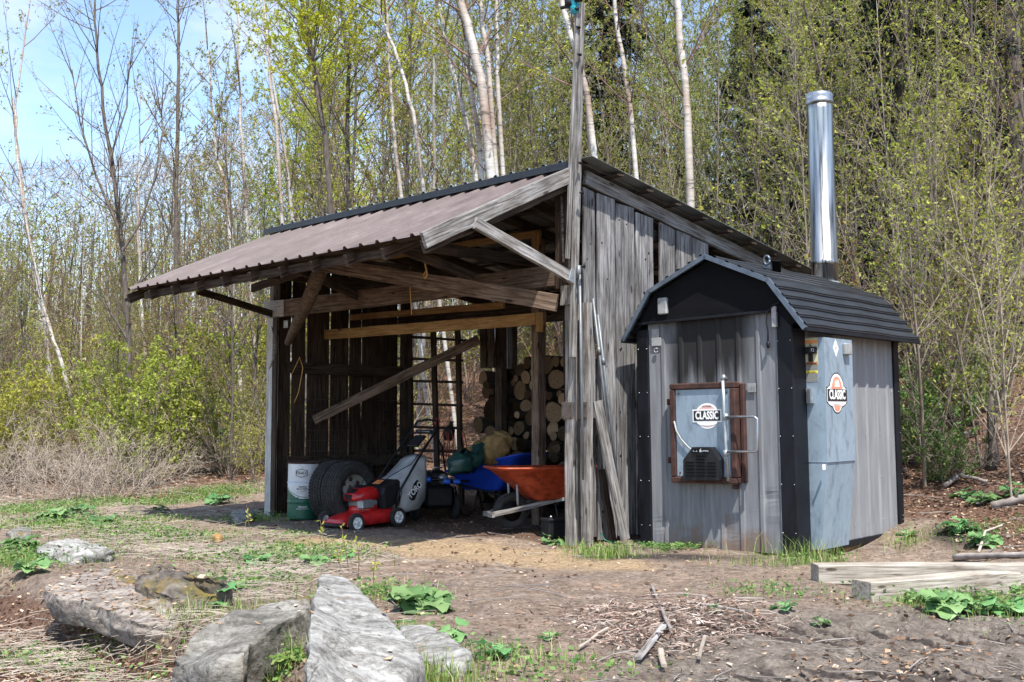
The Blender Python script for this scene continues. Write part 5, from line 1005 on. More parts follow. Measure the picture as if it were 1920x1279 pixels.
# ================================================================== TIMBERS, ROCKS
def timber(a, b_, h, w, label, z0=None):
    p0 = G(*a); p1 = G(*b_); d = (p1 - p0); d.z *= 0.5; out = Vector((-d.y, d.x, 0)).normalized(); out = out if out.y > 0 else -out
    zc = Vector((0, 0, h / 2 - .015)); o = board('timber_beam', p0 + zc + out * w / 2, p0 + d + zc + out * w / 2, h, w, 'timber_pale', None, wob=.006); return tag(o, label, 'timber', 'old timbers lying by the stove')
timber((1535, 1093), (1985, 1094), .145, .20, 'long pale squared timber lying on the ground just in front of the furnace')
timber((1633, 1131), (1914, 1110), .15, .19, 'shorter tan squared timber lying in front of the long pale one')
from mathutils import noise as mnoise
def slab(name, outline, th, mat, label, seed, amp=.03, shrink=.75, low=None, sub=3):
    outline = [(x, y, z + .055) for x, y, z in outline]; th += .05
    """a stone from the outline of its upper face: (px, py, z above the datum) corners, given real thickness"""
    top = [Vector(onz(x, y, z)) for x, y, z in outline]; c = sum(top, Vector()) / len(top); bot = [c + (p - c) * shrink + Vector((0, 0, -th)) + Vector(low or (0, 0, 0)) for p in top]
    mid = [p + (p - c) * .02 + Vector((0, 0, -th * .38)) for p in top]
    bm = bmesh.new(); n = len(top); V = [[bm.verts.new(p) for p in L_] for L_ in (top, mid, bot)]; vc_ = bm.verts.new(c + Vector((0, 0, .02))); vb_ = bm.verts.new(c + Vector((0, 0, -th)) + Vector(low or (0, 0, 0)))
    for i in range(n):
        j = (i + 1) % n; bm.faces.new((V[0][i], V[0][j], vc_)); bm.faces.new((V[0][j], V[0][i], V[1][i], V[1][j])); bm.faces.new((V[1][j], V[1][i], V[2][i], V[2][j])); bm.faces.new((V[2][j], V[2][i], vb_))
    bmesh.ops.recalc_face_normals(bm, faces=bm.faces[:])
    for it in range(sub):
        bmesh.ops.subdivide_edges(bm, edges=[e for e in bm.edges if e.calc_length() > .035], cuts=1 if it else 2, use_grid_fill=True, smooth=.0); bmesh.ops.triangulate(bm, faces=bm.faces[:])
    for _ in range(4): bmesh.ops.smooth_vert(bm, verts=bm.verts[:], factor=.4, use_axis_x=True, use_axis_y=True, use_axis_z=True)
    bm.normal_update()
    for v in bm.verts:
        q = v.co * 3 + Vector((seed, 0, 0)); q2 = Vector((v.co.x * 2 + v.co.y * 7, v.co.y * 2.5, v.co.z * 22 + v.co.x * 3 + seed)); d = mnoise.fractal(q, .7, 2.1, 6) * amp + (mnoise.noise(q2) ** 3) * amp * 1.6 - abs(mnoise.noise(q * 1.3)) * amp * .8; v.co += v.normal * d
    w_ = Matrix.Translation(Vector((c.x, c.y, c.z - th))); bm.transform(w_.inverted()); me = bpy.data.meshes.new(name); bm.to_mesh(me); bm.free(); me.polygons.foreach_set('use_smooth', [True] * len(me.polygons)); me.materials.append(M[mat])
    try: me.set_sharp_from_angle(angle=math.radians(42))
    except Exception: pass
    o = bpy.data.objects.new(name, me); COL.objects.link(o); hang(o, w_); return tag(o, label, 'rock')
slab('rock_slab', [(604, 1070, .34), (648, 1080, .32), (690, 1118, .28), (742, 1170, .22), (802, 1228, .15), (775, 1262, .12), (735, 1305, .08), (640, 1345, .10), (572, 1300, .20), (574, 1235, .26), (583, 1150, .32), (592, 1095, .34)], .55, 'rock_pale', 'large pale grey flat slab tilted at the front edge of the picture', 1, .02, .9)
slab('rock_slab', [(432, 1150, .13), (525, 1126, .17), (582, 1116, .20), (584, 1134, .18), (520, 1172, .12), (470, 1206, .05), (455, 1238, .0), (400, 1250, -.03), (318, 1238, -.06), (350, 1195, .04)], .36, 'rock_grey', 'rounded grey boulder slab left of the large pale slab', 7, .03, .62, (.14, .12, 0))
slab('rock_slab', [(82, 1098, .0), (130, 1076, .04), (215, 1062, .06), (262, 1080, .04), (318, 1128, .0), (352, 1160, -.06), (340, 1172, -.08), (250, 1162, -.06), (180, 1132, -.03), (100, 1114, -.01)], .15, 'rock_litter', 'long low slab covered with dead leaves at the left edge of the bank', 4, .025, .9)
slab('rock_slab', [(256, 1078, .13), (272, 1056, .20), (320, 1052, .20), (372, 1074, .16), (426, 1090, .12), (430, 1104, .06), (380, 1122, .02), (330, 1116, .04), (285, 1106, .06), (262, 1094, .08)], .32, 'rock_moss', 'dark brown mossy rock with orange-green lichen on the low slab', 12, .045, .85)
slab('rock_slab', [(64, 1024, .05), (120, 1012, .10), (196, 1012, .08), (216, 1030, .04), (160, 1042, .02), (128, 1058, -.04), (100, 1044, .0)], .18, 'rock_pale', 'small pale stone with dark folds at the left among the green weeds', 20, .05, .8)
slab('rock_slab', [(745, 1168, .02), (800, 1170, .05), (845, 1188, .05), (888, 1226, .02), (862, 1250, -.01), (800, 1245, -.01), (760, 1205, .0)], .12, 'rock_pale', 'flat pale stone lying against the right side of the large slab', 31, .015, .9)
slab('rock_slab', [(395, 1003, .03), (404, 998, .05), (416, 1000, .04), (420, 1005, .02), (408, 1009, .01)], .08, 'sack_tan', 'small rounded tan stone alone on the dirt left of the shed', 33, .008, .8, sub=2)
slab('rock_slab', [(432, 960, .03), (452, 954, .06), (476, 954, .06), (480, 962, .03), (466, 970, .02), (440, 972, .02)], .10, 'rock_pale', 'low pale stone on the ground left of the far post', 35, .02, .8, sub=2)
slab('rock_slab', [(10, 994, .03), (40, 985, .05), (64, 990, .04), (60, 998, .02), (20, 1002, .01)], .10, 'rock_grey', 'grey stone half buried at the far left edge', 37, .02, .8, sub=2)
slab('rock_slab', [(1722, 958, .05), (1740, 952, .1), (1765, 955, .1), (1770, 964, .06), (1742, 970, .04)], .12, 'rock_grey', 'grey stone in the leaf litter just right of the furnace', 39, .02, .8, sub=2)

# ================================================================== VEGETATION
R_ = random.Random(42)
class Leaves:
    """collects leaf quads: centre, direction, normal, length, width"""
    def __init__(s): s.v = []; s.r = []
    def add(s, p, d, n, L, w, r):
        d = d.normalized(); n = (n - d * n.dot(d)); n = n.normalized() if n.length > 1e-5 else d.orthogonal(); q = d.cross(n); m_ = p + d * L * .5 - n * L * .08
        s.v += [p, m_ + q * w * .5, p + d * L, m_ - q * w * .5]; s.r += [r] * 4
    def into(s, b, mi):
        o = len(b.v); b.v.extend([tuple(x) for x in s.v]); b.r.extend(s.r); k = len(s.v) // 4
        b.f.extend([(o + 4 * i, o + 4 * i + 1, o + 4 * i + 2, o + 4 * i + 3) for i in range(k)]); b.m.extend([mi] * k); b.sm.extend([False] * k)
def rv(a=1.0): return Vector((R_.uniform(-a, a), R_.uniform(-a, a), R_.uniform(-a, a)))
def grow(tb, cb, lv, p, d, L, r, lvl, P):
    n = {0: P.get('seg', 12), 1: 6, 2: 3, 3: 2}[lvl]; pts = [p.copy()]; ds = [d.copy()]; rs = [r]
    for k in range(n):
        w = P['wob'] * (1, 1.2, 1.6, 1.8)[lvl]; d = (d + rv(w) + Vector((0, 0, P['up'][lvl]))).normalized(); p = p + d * L / n; pts.append(p.copy()); ds.append(d.copy()); rs.append(r * (1 - (k + 1) / n * (.82 if lvl < 2 else .7)))
    (tb if lvl < P.get('tl', 2) else cb).tube(pts, rs, (6, 4, 3, 3)[lvl], 0, False, R_.random(), lvl < 1)
    if lvl >= P['depth']:
        for _ in range(P['leaves']):
            t = R_.uniform(.15, 1.02) * n; i = min(int(t), n - 1); q = pts[i].lerp(pts[i + 1], t - i)
            ld = (ds[i] * .6 + rv(1.0)).normalized(); s_ = P['ls'] * R_.uniform(.55, 1.25); lv.add(q + rv(.02), ld, Vector((0, 0, 1)) * .8 + rv(.9), s_, s_ * .58, min(1, max(0, R_.gauss(.5, .22))))
        return
    m_ = P['kids'][lvl]; s0 = P['start'] if lvl == 0 else .18
    for k in range(m_):
        t = s0 + (1 - s0) * ((k + R_.random()) / m_); t = min(t, .985); i = min(int(t * n), n - 1); q = pts[i].lerp(pts[i + 1], t * n - i); dd = ds[i]
        a = R_.uniform(*P['ang'][lvl]); ax = dd.orthogonal().normalized(); ax.rotate(Matrix.Rotation(R_.uniform(0, 6.283), 3, dd)); nd = (dd * math.cos(a) + ax * math.sin(a)).normalized()
        ll = (P['len'][lvl] * L * (1 - t * P.get('taper', .62)) * R_.uniform(.7, 1.15)); grow(tb, cb, lv, q, nd, ll, max(rs[i] * P['rr'], .0035), lvl + 1, P)
BASE = dict(wob=.05, up=(.02, .06, .03, .02), kids=(26, 7, 4), ang=((.45, .85), (.4, .9), (.4, 1.0)), len=(.36, .38, .42), rr=.48, start=.22, depth=3, leaves=4, ls=.062)
def proto_tree(kind, H, r, bark, leafm, **k):
    P = dict(BASE); P.update(k); tb, cb, lv = MB(), MB(), Leaves(); n = P.get('stems', 1)
    for s in range(n):
        d = Vector((R_.uniform(-.06, .06) * P.get('lean', 1), R_.uniform(-.06, .06) * P.get('lean', 1), 1)).normalized()
        if n > 1: a = 6.283 * s / n + R_.uniform(-.4, .4); sp = P.get('spread', .5) * R_.uniform(.35, 1.1); d = Vector((math.cos(a) * sp, math.sin(a) * sp, 1)).normalized()
        grow(tb, cb, lv, Vector((R_.uniform(-.1, .1), R_.uniform(-.1, .1), -.3)) * (1 if n > 1 else .3), d, H * (R_.uniform(.7, 1.1) if n > 1 else 1), r * (R_.uniform(.6, 1.1) if n > 1 else 1), 0, P)
    lv.into(cb, 1); return tb, cb
LIB = {}
def lib(key, name, cat, parts, bark, twig, leafm, *a, **k):
    tb, cb = proto_tree(key, *a, bark, leafm, **k)
    LIB[key] = dict(name=name, cat=cat, parts=parts, tb=tb, cb=cb, bark=bark, mats=[twig, leafm], root=None)
def put(key, x, y, s=1.0, rz=0.0, label='', group=None, tilt=(0, 0), dz=0.0, sz=None):
    E_ = LIB[key]; wm = Matrix.Translation(Vector((x, y, GZ(x, y) + dz))) @ Matrix.Rotation(tilt[0], 4, 'X') @ Matrix.Rotation(tilt[1], 4, 'Y') @ Matrix.Rotation(rz, 4, 'Z') @ Matrix.Diagonal((s, s, sz or s, 1))
    if E_['root'] is None:
        t = thing(E_['name'], (0, 0, 0), label, E_['cat'], group, wm=wm); E_['root'] = t; E_['kids'] = [E_['tb'].build(E_['parts'][0], E_['bark'], t, wm), E_['cb'].build(E_['parts'][1], E_['mats'], t, wm)]
        E_['tb'] = E_['cb'] = None
    else:
        t = E_['root'].copy(); COL.objects.link(t); t.matrix_world = wm; tag(t, label, E_['cat'], group)
        if 'group' in t and not group: del t['group']
        for c_ in E_['kids']: c2_ = c_.copy(); COL.objects.link(c2_); c2_.parent = t
    return t
TP = ('trunk', 'crown'); SPp = ('stems', 'foliage')
lib('sapA', 'young_tree', 'tree', TP, 'bark_brown', 'twig_tan', 'leaf_green', 9.5, .055, leaves=3, kids=(28, 8, 5))
lib('sapB', 'young_tree', 'tree', TP, 'bark_brown', 'twig_tan', 'leaf_lime', 10, .05, leaves=4, kids=(30, 6, 4), ang=((.3, .6), (.4, .8), (.4, .9)), len=(.34, .36, .42))
lib('sapC', 'young_tree', 'tree', TP, 'bark_brown', 'twig_red', 'leaf_bronze', 9, .055, leaves=2, kids=(26, 9, 5))
lib('sapD', 'young_tree', 'tree', TP, 'twig_tan', 'twig_tan', 'leaf_green', 8.5, .04, leaves=3, kids=(22, 6, 4), stems=2, spread=.16, ang=((.3, .55), (.4, .8), (.4, .9)))
lib('sapE', 'bare_tree', 'tree', TP, 'bark_brown', 'twig_red', 'leaf_bronze', 10, .05, leaves=1, kids=(26, 8, 4), ang=((.35, .65), (.4, .8), (.4, .9)), ls=.045)
lib('maple', 'maple_tree', 'tree', TP, 'bark_brown', 'twig_tan', 'leaf_yellow', 10.5, .08, leaves=6, kids=(30, 8, 5), len=(.34, .40, .44), ls=.08)
lib('birchA', 'birch_tree', 'birch', TP, 'birch_bark', 'twig_red', 'leaf_lime', 11, .07, leaves=3, kids=(20, 6, 4), len=(.24, .38, .42), start=.4, rr=.3, tl=1)
lib('birchB', 'birch_tree', 'birch', TP, 'birch_bark', 'twig_red', 'leaf_green', 10, .055, leaves=3, kids=(18, 6, 4), len=(.24, .38, .42), start=.35, rr=.3, wob=.06, tl=1)
SB = dict(seg=8, up=(-.02, .04, .02, .0), start=.12, taper=.5)
lib('shrA', 'shrub', 'shrub', SPp, 'twig_tan', 'twig_tan', 'leaf_lime', 2.7, .014, stems=9, spread=.55, kids=(9, 4, 3), leaves=2, ls=.065, len=(.40, .42, .5), **SB)
lib('shrB', 'shrub', 'shrub', SPp, 'twig_tan', 'twig_tan', 'leaf_green', 3.2, .016, stems=10, spread=.45, kids=(10, 5, 3), leaves=1, ls=.06, len=(.36, .42, .5), **SB)
lib('shrL', 'shrub', 'shrub', SPp, 'twig_tan', 'twig_tan', 'leaf_lime', 2.6, .014, stems=10, spread=.6, kids=(9, 5, 3), leaves=5, ls=.07, len=(.42, .42, .5), **SB)
lib('shrC', 'shrub', 'shrub', SPp, 'twig_red', 'twig_red', 'leaf_bronze', 3.0, .013, stems=12, spread=.5, kids=(8, 4, 3), leaves=1, ls=.05, len=(.36, .42, .5), **SB)
lib('shrD', 'shrub', 'shrub', SPp, 'twig_tan', 'twig_tan', 'leaf_herb', 1.6, .010, stems=10, spread=.6, kids=(8, 4, 3), leaves=5, ls=.06, len=(.42, .45, .5), **SB)
lib('cane', 'dead_brush', 'dead brush', SPp, 'cane_pale', 'cane_pale', 'leaf_bronze', 2.2, .013, stems=20, spread=.8, kids=(5, 3, 2), leaves=0, len=(.45, .5, .5), seg=9, up=(-.10, -.03, -.02, 0), start=.2, taper=.4, wob=.1)
lib('near', 'young_tree', 'tree', TP, 'twig_tan', 'twig_tan', 'leaf_lime', 5.6, .028, stems=3, spread=.22, kids=(18, 7, 4), leaves=1, ls=.065, len=(.42, .40, .45), start=.15, ang=((.5, 1.0), (.4, .9), (.4, 1.0)))
# evergreen: drooping layered sprays of small dark needle pieces
def conifer(H, key):
    tb, cb, lv = MB(), MB(), Leaves(); tb.tube([(0, 0, -.4), (0.02, 0, H * .5), (0, 0, H)], [.16, .1, .015], 8, 0, False, .5)
    z = .8
    while z < H:
        L_ = (H - z) * .27 + .35
        for k in range(6):
            a = R_.uniform(0, 6.283); d = Vector((math.cos(a), math.sin(a), .12)); pts = [Vector((0, 0, z + R_.uniform(-.1, .1)))]; n = 7; LL_ = L_ * R_.uniform(.7, 1.1)
            for i in range(n): d = (d + Vector((0, 0, -.10)) + rv(.05)).normalized(); pts.append(pts[-1] + d * LL_ / n)
            tb.tube(pts, [.022 * (1 - i / (n + 1)) + .003 for i in range(n + 1)], 3, 0, False)
            for i in range(1, n + 1):
                for s in range(15):
                    side = d.cross(Vector((0, 0, 1))) * R_.choice((-1, 1)); q = pts[i] + side * R_.uniform(0, .42) * (1.1 - i / n * .6) * LL_ * .5 + Vector((0, 0, R_.uniform(-.10, .03))); lv.add(q, side * .6 + d * .8 + rv(.5), Vector((0, 0, 1)) + rv(.6), R_.uniform(.10, .2), R_.uniform(.03, .06), min(1, max(0, R_.gauss(.45, .25))))
        z += .34
    lv.into(cb, 1); LIB[key] = dict(name='evergreen_tree', cat='evergreen tree', parts=TP, tb=tb, cb=cb, bark='bark_brown', mats=['bark_brown', 'needle_dark'], root=None)
conifer(11, 'conA'); conifer(9, 'conB')
GL = {'sapA': 'slender brown tree with sparse green spring leaves in the wood', 'sapB': 'slender upright tree with lime green spring leaves in the wood', 'sapC': 'slender tree with bronze and yellow spring leaves in the wood', 'sapD': 'thin two-stemmed grey tree with small green leaves in the wood',
      'sapE': 'nearly bare dark tree with many rising twigs in the wood', 'birchA': 'white-barked birch with lime leaves deep in the wood', 'birchB': 'thin white-barked birch with green leaves deep in the wood', 'maple': 'tall tree thick with bright lime leaves in the wood',
      'shrA': 'lime-leaved wild shrub in the undergrowth at the wood edge', 'shrB': 'green-leaved wild shrub in the undergrowth at the wood edge', 'shrL': 'bright lime leafy shrub filling the front of the undergrowth', 'shrC': 'reddish nearly bare shrub in the undergrowth at the wood edge', 'shrD': 'low bright green leafy bush in the undergrowth', 'cane': 'tangle of pale dead canes arching over the ground', 'conA': 'tall dark evergreen deep in the wood', 'conB': 'dark evergreen of drooping sprays deep in the wood', 'near': 'many-branched young tree with yellow-green leaves on the slope'}
GG = {'T': 'trees of the wood', 'S': 'shrubs of the undergrowth'}
def st_(x, y): return (x - O3[0]) * (-vv[0]) + (y - O3[1]) * (-vv[1]), (x - O3[0]) * uu[0] + (y - O3[1]) * uu[1]
def open_ground(x, y, pad=0.0):
    s, t = st_(x, y)
    if t > 7.2 + pad: return y > 21.5 + pad and s > -6.5
    if t > -1.0: return s > 5.6 + pad
    return s > 4.4 + pad
placed = []
def scatter(n, ys, keys, smin, smax, mind, pad=0.0, px0=-260, px1=2180, group='T', tiltm=.08):
    c_ = 0; tr = 0
    while c_ < n and tr < n * 60:
        tr += 1; px = R_.uniform(px0, px1); y = R_.choice(ys) if isinstance(ys, list) else ys[0] + (ys[1] - ys[0]) * R_.random() ** 1.3; x = (px - 960) / FPX * y
        if not open_ground(x, y, pad): continue
        if group == 'S' and px > 1600 and y < 24 and R_.random() < .65: continue
        if any((x - a) ** 2 + (y - b_) ** 2 < mind * mind for a, b_ in placed): continue
        placed.append((x, y)); k = R_.choice(keys(px) if callable(keys) else keys); s = R_.uniform(smin, smax)
        if group == 'T':
            if px < 330: s *= .66
            elif px < 560: s *= .90
            else: s *= 1.2
        put(k, x, y, s, R_.uniform(0, 6.28), GL[k], GG[group] if group == 'T' else GG['S'], (R_.uniform(-tiltm, tiltm), R_.uniform(-tiltm, tiltm))); c_ += 1
def kT(px):
    if px < 450: return ['sapA', 'sapC', 'sapC', 'sapB', 'sapE', 'sapD', 'birchB']
    if px < 850: return ['sapA', 'sapB', 'sapB', 'maple', 'sapD', 'sapE', 'birchA', 'sapC']
    return ['sapA', 'sapA', 'sapB', 'sapD', 'sapE', 'sapA', 'sapD']
# landmarks of the wood, one by one
def trunk_path(name, px, Y, r0, r1, bark, label, cat='birch', twigs=10, leafm='leaf_lime', group=None, tw=1.0, leafn=3):
    """a tree whose stem follows a measured line; the foot is carried down to the ground"""
    pts = [at3(x, y, Y + (i * .12)) for i, (x, y) in enumerate(px)]; d0 = (pts[0] - pts[1]).normalized(); 
    for _ in range(80):
        if pts[0].z < GZ(pts[0].x, pts[0].y) - .1: break
        pts[0] = pts[0] + Vector((d0.x * .4, d0.y * .1, -1)).normalized() * .12
    dl = (pts[-1] - pts[-2]).normalized(); pts.append(pts[-1] + dl * 1.8 + rv(.1)); base = pts[0].copy(); t = thing(name, base, label, cat, group); wm = Matrix.Translation(base); L = [p - base for p in pts]
    fine = []; 
    for i in range(len(L) - 1):
        for k in range(4): fine.append(L[i].lerp(L[i + 1], k / 4) + (rv(.02) if k else Vector()))
    fine.append(L[-1]); n = len(fine); tb = MB(); rs = [r0 + (r1 - r0) * i / (n - 1) for i in range(n)]; tb.tube(fine, rs, 9, 0, False, .5); cb, lv = MB(), Leaves(); P = dict(BASE); P.update(leaves=leafn, kids=(0, 6, 4), ls=.065)
    for k in range(twigs):
        i = R_.randrange(int(n * .25), n - 1); d = (fine[i + 1] - fine[i]).normalized(); a = R_.uniform(.5, 1.0); ax_ = d.orthogonal().normalized(); ax_.rotate(Matrix.Rotation(R_.uniform(0, 6.28), 3, d)); grow(tb if bark != 'birch_bark' else cb, cb, lv, fine[i], (d * math.cos(a) + ax_ * math.sin(a)).normalized(), R_.uniform(1.2, 2.6) * tw, max(.012, rs[i] * .28), 1, P)
    lv.into(cb, 1); tb.build('trunk', bark, t, wm); cb.build('crown', ['twig_red', leafm], t, wm); placed.append((base.x, base.y)); return t
BG = [([(935, 335), (905, 170), (880, 60), (862, -10)], 19, .085, .06, 'thickest leaning white birch above the shed roof, left of the mast'), ([(942, 300), (915, 110), (898, -10)], 19.4, .05, .035, 'slimmer birch rising close behind the thickest white birch'), ([(950, 325), (935, 190), (930, -5)], 19.8, .045, .03, 'thin upright birch just right of the thickest white birch'),
      ([(913, 335), (897, 250), (880, 150), (873, 60), (870, -20)], 20, .05, .035, 'slender birch just left of the thickest white birch above the roof'), ([(906, 338), (880, 250), (848, 130), (830, 40), (822, -20)], 20.5, .045, .03, 'leftmost leaning birch of the clump above the middle of the roof'),
      ([(812, 350), (775, 210), (745, 110), (715, 30)], 21, .04, .025, 'pale slim birch leaning left over the far half of the roof'), ([(768, 375), (740, 270), (733, 180), (728, 60)], 22, .045, .012, 'short pale birch stem showing just above the far half of the roof'),
      ([(1130, 300), (1100, 170), (1068, 60), (1050, -10)], 18.5, .055, .045, 'white birch crossing behind the timber mast'), ([(1208, 340), (1182, 200), (1158, 60), (1153, -10)], 19, .045, .03, 'slim wavy white birch right of the timber mast'), ([(1303, 395), (1290, 250), (1282, 130), (1268, -10)], 17.5, .065, .05, 'white birch with peeling rusty bark between the mast and the chimney'),
      ([(101, 860), (95, 700), (78, 560), (45, 390), (33, 300), (28, 200), (40, 120)], 27, .07, .012, 'long thin white birch nearest the left edge of the picture'), ([(165, 820), (120, 700), (95, 620), (78, 565), (50, 420), (38, 320)], 26, .055, .015, 'leaning white birch crossing the foot of the leftmost birch'),
      ([(536, 395), (518, 230), (505, 140), (500, 60)], 26, .05, .012, 'thin white birch above the far tip of the roof'), ([(438, 440), (422, 340), (405, 290), (395, 160)], 27, .05, .012, 'thin leaning birch left of the far tip of the roof'), ([(470, 430), (457, 320), (450, 210), (446, 110)], 26, .05, .012, 'thin straight birch above the pink roof slope'),
      ([(300, 820), (275, 680), (262, 540), (258, 420), (262, 300)], 28, .05, .012, 'thin pale birch right of the dark forked tree on the left')]
for px, Y_, a, b_, lab in BG: trunk_path('birch_tree', px, Y_, a, b_, 'birch_bark', lab, 'birch', 9, R_.choice(['leaf_lime', 'leaf_green']), 'white birches standing out from the wood')
trunk_path('dark_tree', [(246, 760), (242, 640), (230, 470), (214, 330), (196, 230), (182, 100), (178, 20)], 22.5, .06, .012, 'bark_brown', 'dark forked nearly bare tree standing against the sky at the left', 'tree', 26, 'leaf_bronze', None, 1.15, 1)
t_ = bpy.data.objects['dark_tree']; b = MB(); base = WM['dark_tree'].translation
for q in ([(230, 470), (262, 420), (292, 330), (306, 240), (300, 200)], [(228, 440), (180, 330), (150, 230), (135, 130)], [(222, 380), (205, 300), (238, 200), (240, 120)], [(242, 640), (190, 560), (120, 500)], [(236, 560), (290, 500), (330, 410)]):
    pts = [at3(x, y, 22.6 + .1 * i) - base for i, (x, y) in enumerate(q)]; b.tube(pts, [.030 - .022 * i / (len(pts) - 1) for i in range(len(pts))], 6, 0, False)
    lv = Leaves(); P = dict(BASE); P.update(leaves=1, ls=.05)
    for k in range(10): i = R_.randrange(1, len(pts)); grow(b, b, lv, pts[i - 1].lerp(pts[i], R_.random()), Vector((R_.uniform(-.5, .5), R_.uniform(-.5, .5), 1)).normalized(), R_.uniform(1, 2), .012, 1, P)
b.build('limbs', 'bark_brown', t_, WM['dark_tree'])
trunk_path('bare_tree', [(335, 560), (330, 380), (333, 200), (335, 60), (333, 5)], 26, .06, .012, 'bark_brown', 'tall straight twiggy tree with its top against the sky', 'tree', 24, 'leaf_bronze', None, .9, 2)
trunk_path('maple_tree', [(628, 400), (610, 250), (585, 120), (570, 30)], 21, .06, .02, 'bark_brown', 'tree with the brightest lime foliage above the far half of the roof', 'tree', 40, 'leaf_yellow', None, 1.2, 10)
trunk_path('maple_tree', [(660, 400), (650, 260), (655, 120), (640, 20)], 22.5, .05, .02, 'bark_brown', 'lime-leaved tree just right of the brightest tree above the roof', 'tree', 28, 'leaf_yellow', None, 1.0, 9)
for i, (x0_, x1_, Y_, w) in enumerate(((1915, 1895, 19, .16), (1790, 1775, 23, .12), (1615, 1600, 24, .12))):
    trunk_path('large_tree', [(x0_, 560), (x0_ - 6, 300), (x1_, -20)], Y_, w, w * .7, 'bark_brown', ('thick dark trunk at the right edge of the picture', 'thick dark trunk in the evergreens left of the right edge', 'dark straight trunk just right of the chimney top')[i], 'tree', 8, 'leaf_green', None, 1.0, 2)
# the wood
scatter(4, (20.5, 26), ['conA', 'conB'], .75, 1.0, 1.6, 1.5, 1330, 2080)
scatter(12, (26, 42), ['conA', 'conB'], .9, 1.25, 1.8, 2, 1180, 2150)
scatter(4, (34, 48), ['conA', 'conB'], .7, .8, 1.8, 2, 850, 1180)
scatter(64, (16, 26), kT, .62, .85, .9, .3)
scatter(96, (26, 40), kT, .85, 1.1, 1.0, 1)
scatter(62, (38, 60), kT, 1.0, 1.35, 1.2, 2)
def kS(px):
    if px < 560: return ['shrA', 'shrL', 'shrB', 'shrC', 'shrC', 'shrL']
    if px < 1500: return ['shrB', 'shrC', 'shrC', 'shrA']
    return ['shrC', 'shrC', 'shrB', 'shrC']
scatter(80, (16, 30), kS, .8, 1.3, .7, -.1, group='S', tiltm=.15)
scatter(30, (30, 44), kS, 1.0, 1.5, .9, -.1, group='S', tiltm=.15)
for i, (px, py, s) in enumerate([(30, 925, 1.0), (95, 930, .9), (150, 938, .8), (205, 935, .9), (250, 925, .8), (60, 905, 1.1), (180, 908, 1.0), (285, 915, .7), (230, 910, .9), (330, 900, .7), (-30, 925, 1.1), (430, 890, .8), (370, 888, .8), (1830, 880, .6)]):
    q = G(px, py); put('cane', q.x, q.y, s * .85, R_.uniform(0, 6.28), 'tangle of pale dead canes arching over the ground', 'tangles of dead canes', (R_.uniform(-.2, .2), R_.uniform(-.2, .2)))
for i, (px, py, k, s, lab) in enumerate([(1752, 905, 'near', .9, 'young tree with yellow-green leaves rising just right of the furnace'), (1835, 880, 'near', .85, 'young tree on the leafy slope near the right edge, upright and forked'), (1905, 930, 'near', .8, 'nearest young tree at the right edge of the picture'), (1790, 800, 'near', 1.0, 'young tree behind the stub stump on the leafy slope'), (1700, 830, 'near', 1.1, 'young tree behind the furnace right corner'),
                                  (1860, 760, 'near', 1.1, 'young tree high on the leafy slope at the right'), (1640, 700, 'near', 1.15, 'young tree just behind the chimney foot'), (1745, 720, 'near', 1.1, 'young tree in the middle of the leafy slope'), (1470, 560, 'near', 1.1, 'young tree behind the lower end of the back roof'), (1400, 520, 'near', 1.0, 'young tree above the back roof, left of the chimney')]):
    if py > 600: q = G(px, py)
    else: q = at3(px, 700, 17.5 + i * .1)
    put(k, q.x, q.y, s, R_.uniform(0, 6.28), lab, 'young trees on the slope behind the furnace', (R_.uniform(-.1, .1), R_.uniform(-.15, .05)))
for i, (px, py, k, s, lab) in enumerate([(1715, 870, 'shrD', .9, 'bright green bush just right of the furnace'), (1780, 905, 'shrD', .55, 'low green bush beside the fallen log on the slope'), (1815, 790, 'shrD', .9, 'green bush higher up the leafy slope'), (480, 905, 'shrA', .62, 'lime green bush left of the far post'), (440, 880, 'shrD', 1.0, 'bright green bush at the wood edge left of the shed'), (150, 880, 'shrA', .7, 'yellow-green bush at the foot of the leftmost birch'), (60, 890, 'shrA', .8, 'yellow-green bush at the left edge of the wood'), (505, 880, 'shrB', .75, 'pale-flowered green bush touching the far post'), (370, 870, 'shrD', 1.1, 'green bush in front of the dark forked tree')]):
    q = G(px, py); put(k, q.x, q.y, s, R_.uniform(0, 6.28), lab)
for k in list(LIB):
    if LIB[k]['root'] is None: LIB[k]['tb'] = None
# far mass of the wood behind what can be told apart
nt_ = 85000; yy = rng.uniform(42, 95, nt_); pxs = rng.uniform(-700, 2700, nt_); xx = (pxs - 960) / FPX * yy; hmax = np.interp(pxs, [0, 300, 600, 900], [9, 9.5, 15, 20]); zz = hbase(xx, yy) + hmax * rng.random(nt_) ** 1.1
def quads(c, L, W_, up=0.0):
    n = len(c); d = rng.normal(size=(n, 3)); d[:, 2] = d[:, 2] * (1 - up) + up * 2; d /= np.linalg.norm(d, axis=1)[:, None]; q = np.cross(d, rng.normal(size=(n, 3))); q /= np.linalg.norm(q, axis=1)[:, None]; L = np.asarray(L).reshape(-1, 1); W_ = np.asarray(W_).reshape(-1, 1)
    return np.stack([c - d * L / 2, c + q * W_ / 2, c + d * L / 2, c - q * W_ / 2], 1).reshape(-1, 3)
V_ = quads(np.stack([xx, yy, zz], -1), rng.uniform(.10, .24, nt_), rng.uniform(.06, .14, nt_)); rr_ = np.repeat(rng.random(nt_), 4)
o = np_mesh('distant_wood', V_, np.arange(nt_ * 4).reshape(-1, 4), rr_, 'leaf_green'); tag(o, 'far leafing wood behind the nearer trees', kind='stuff')
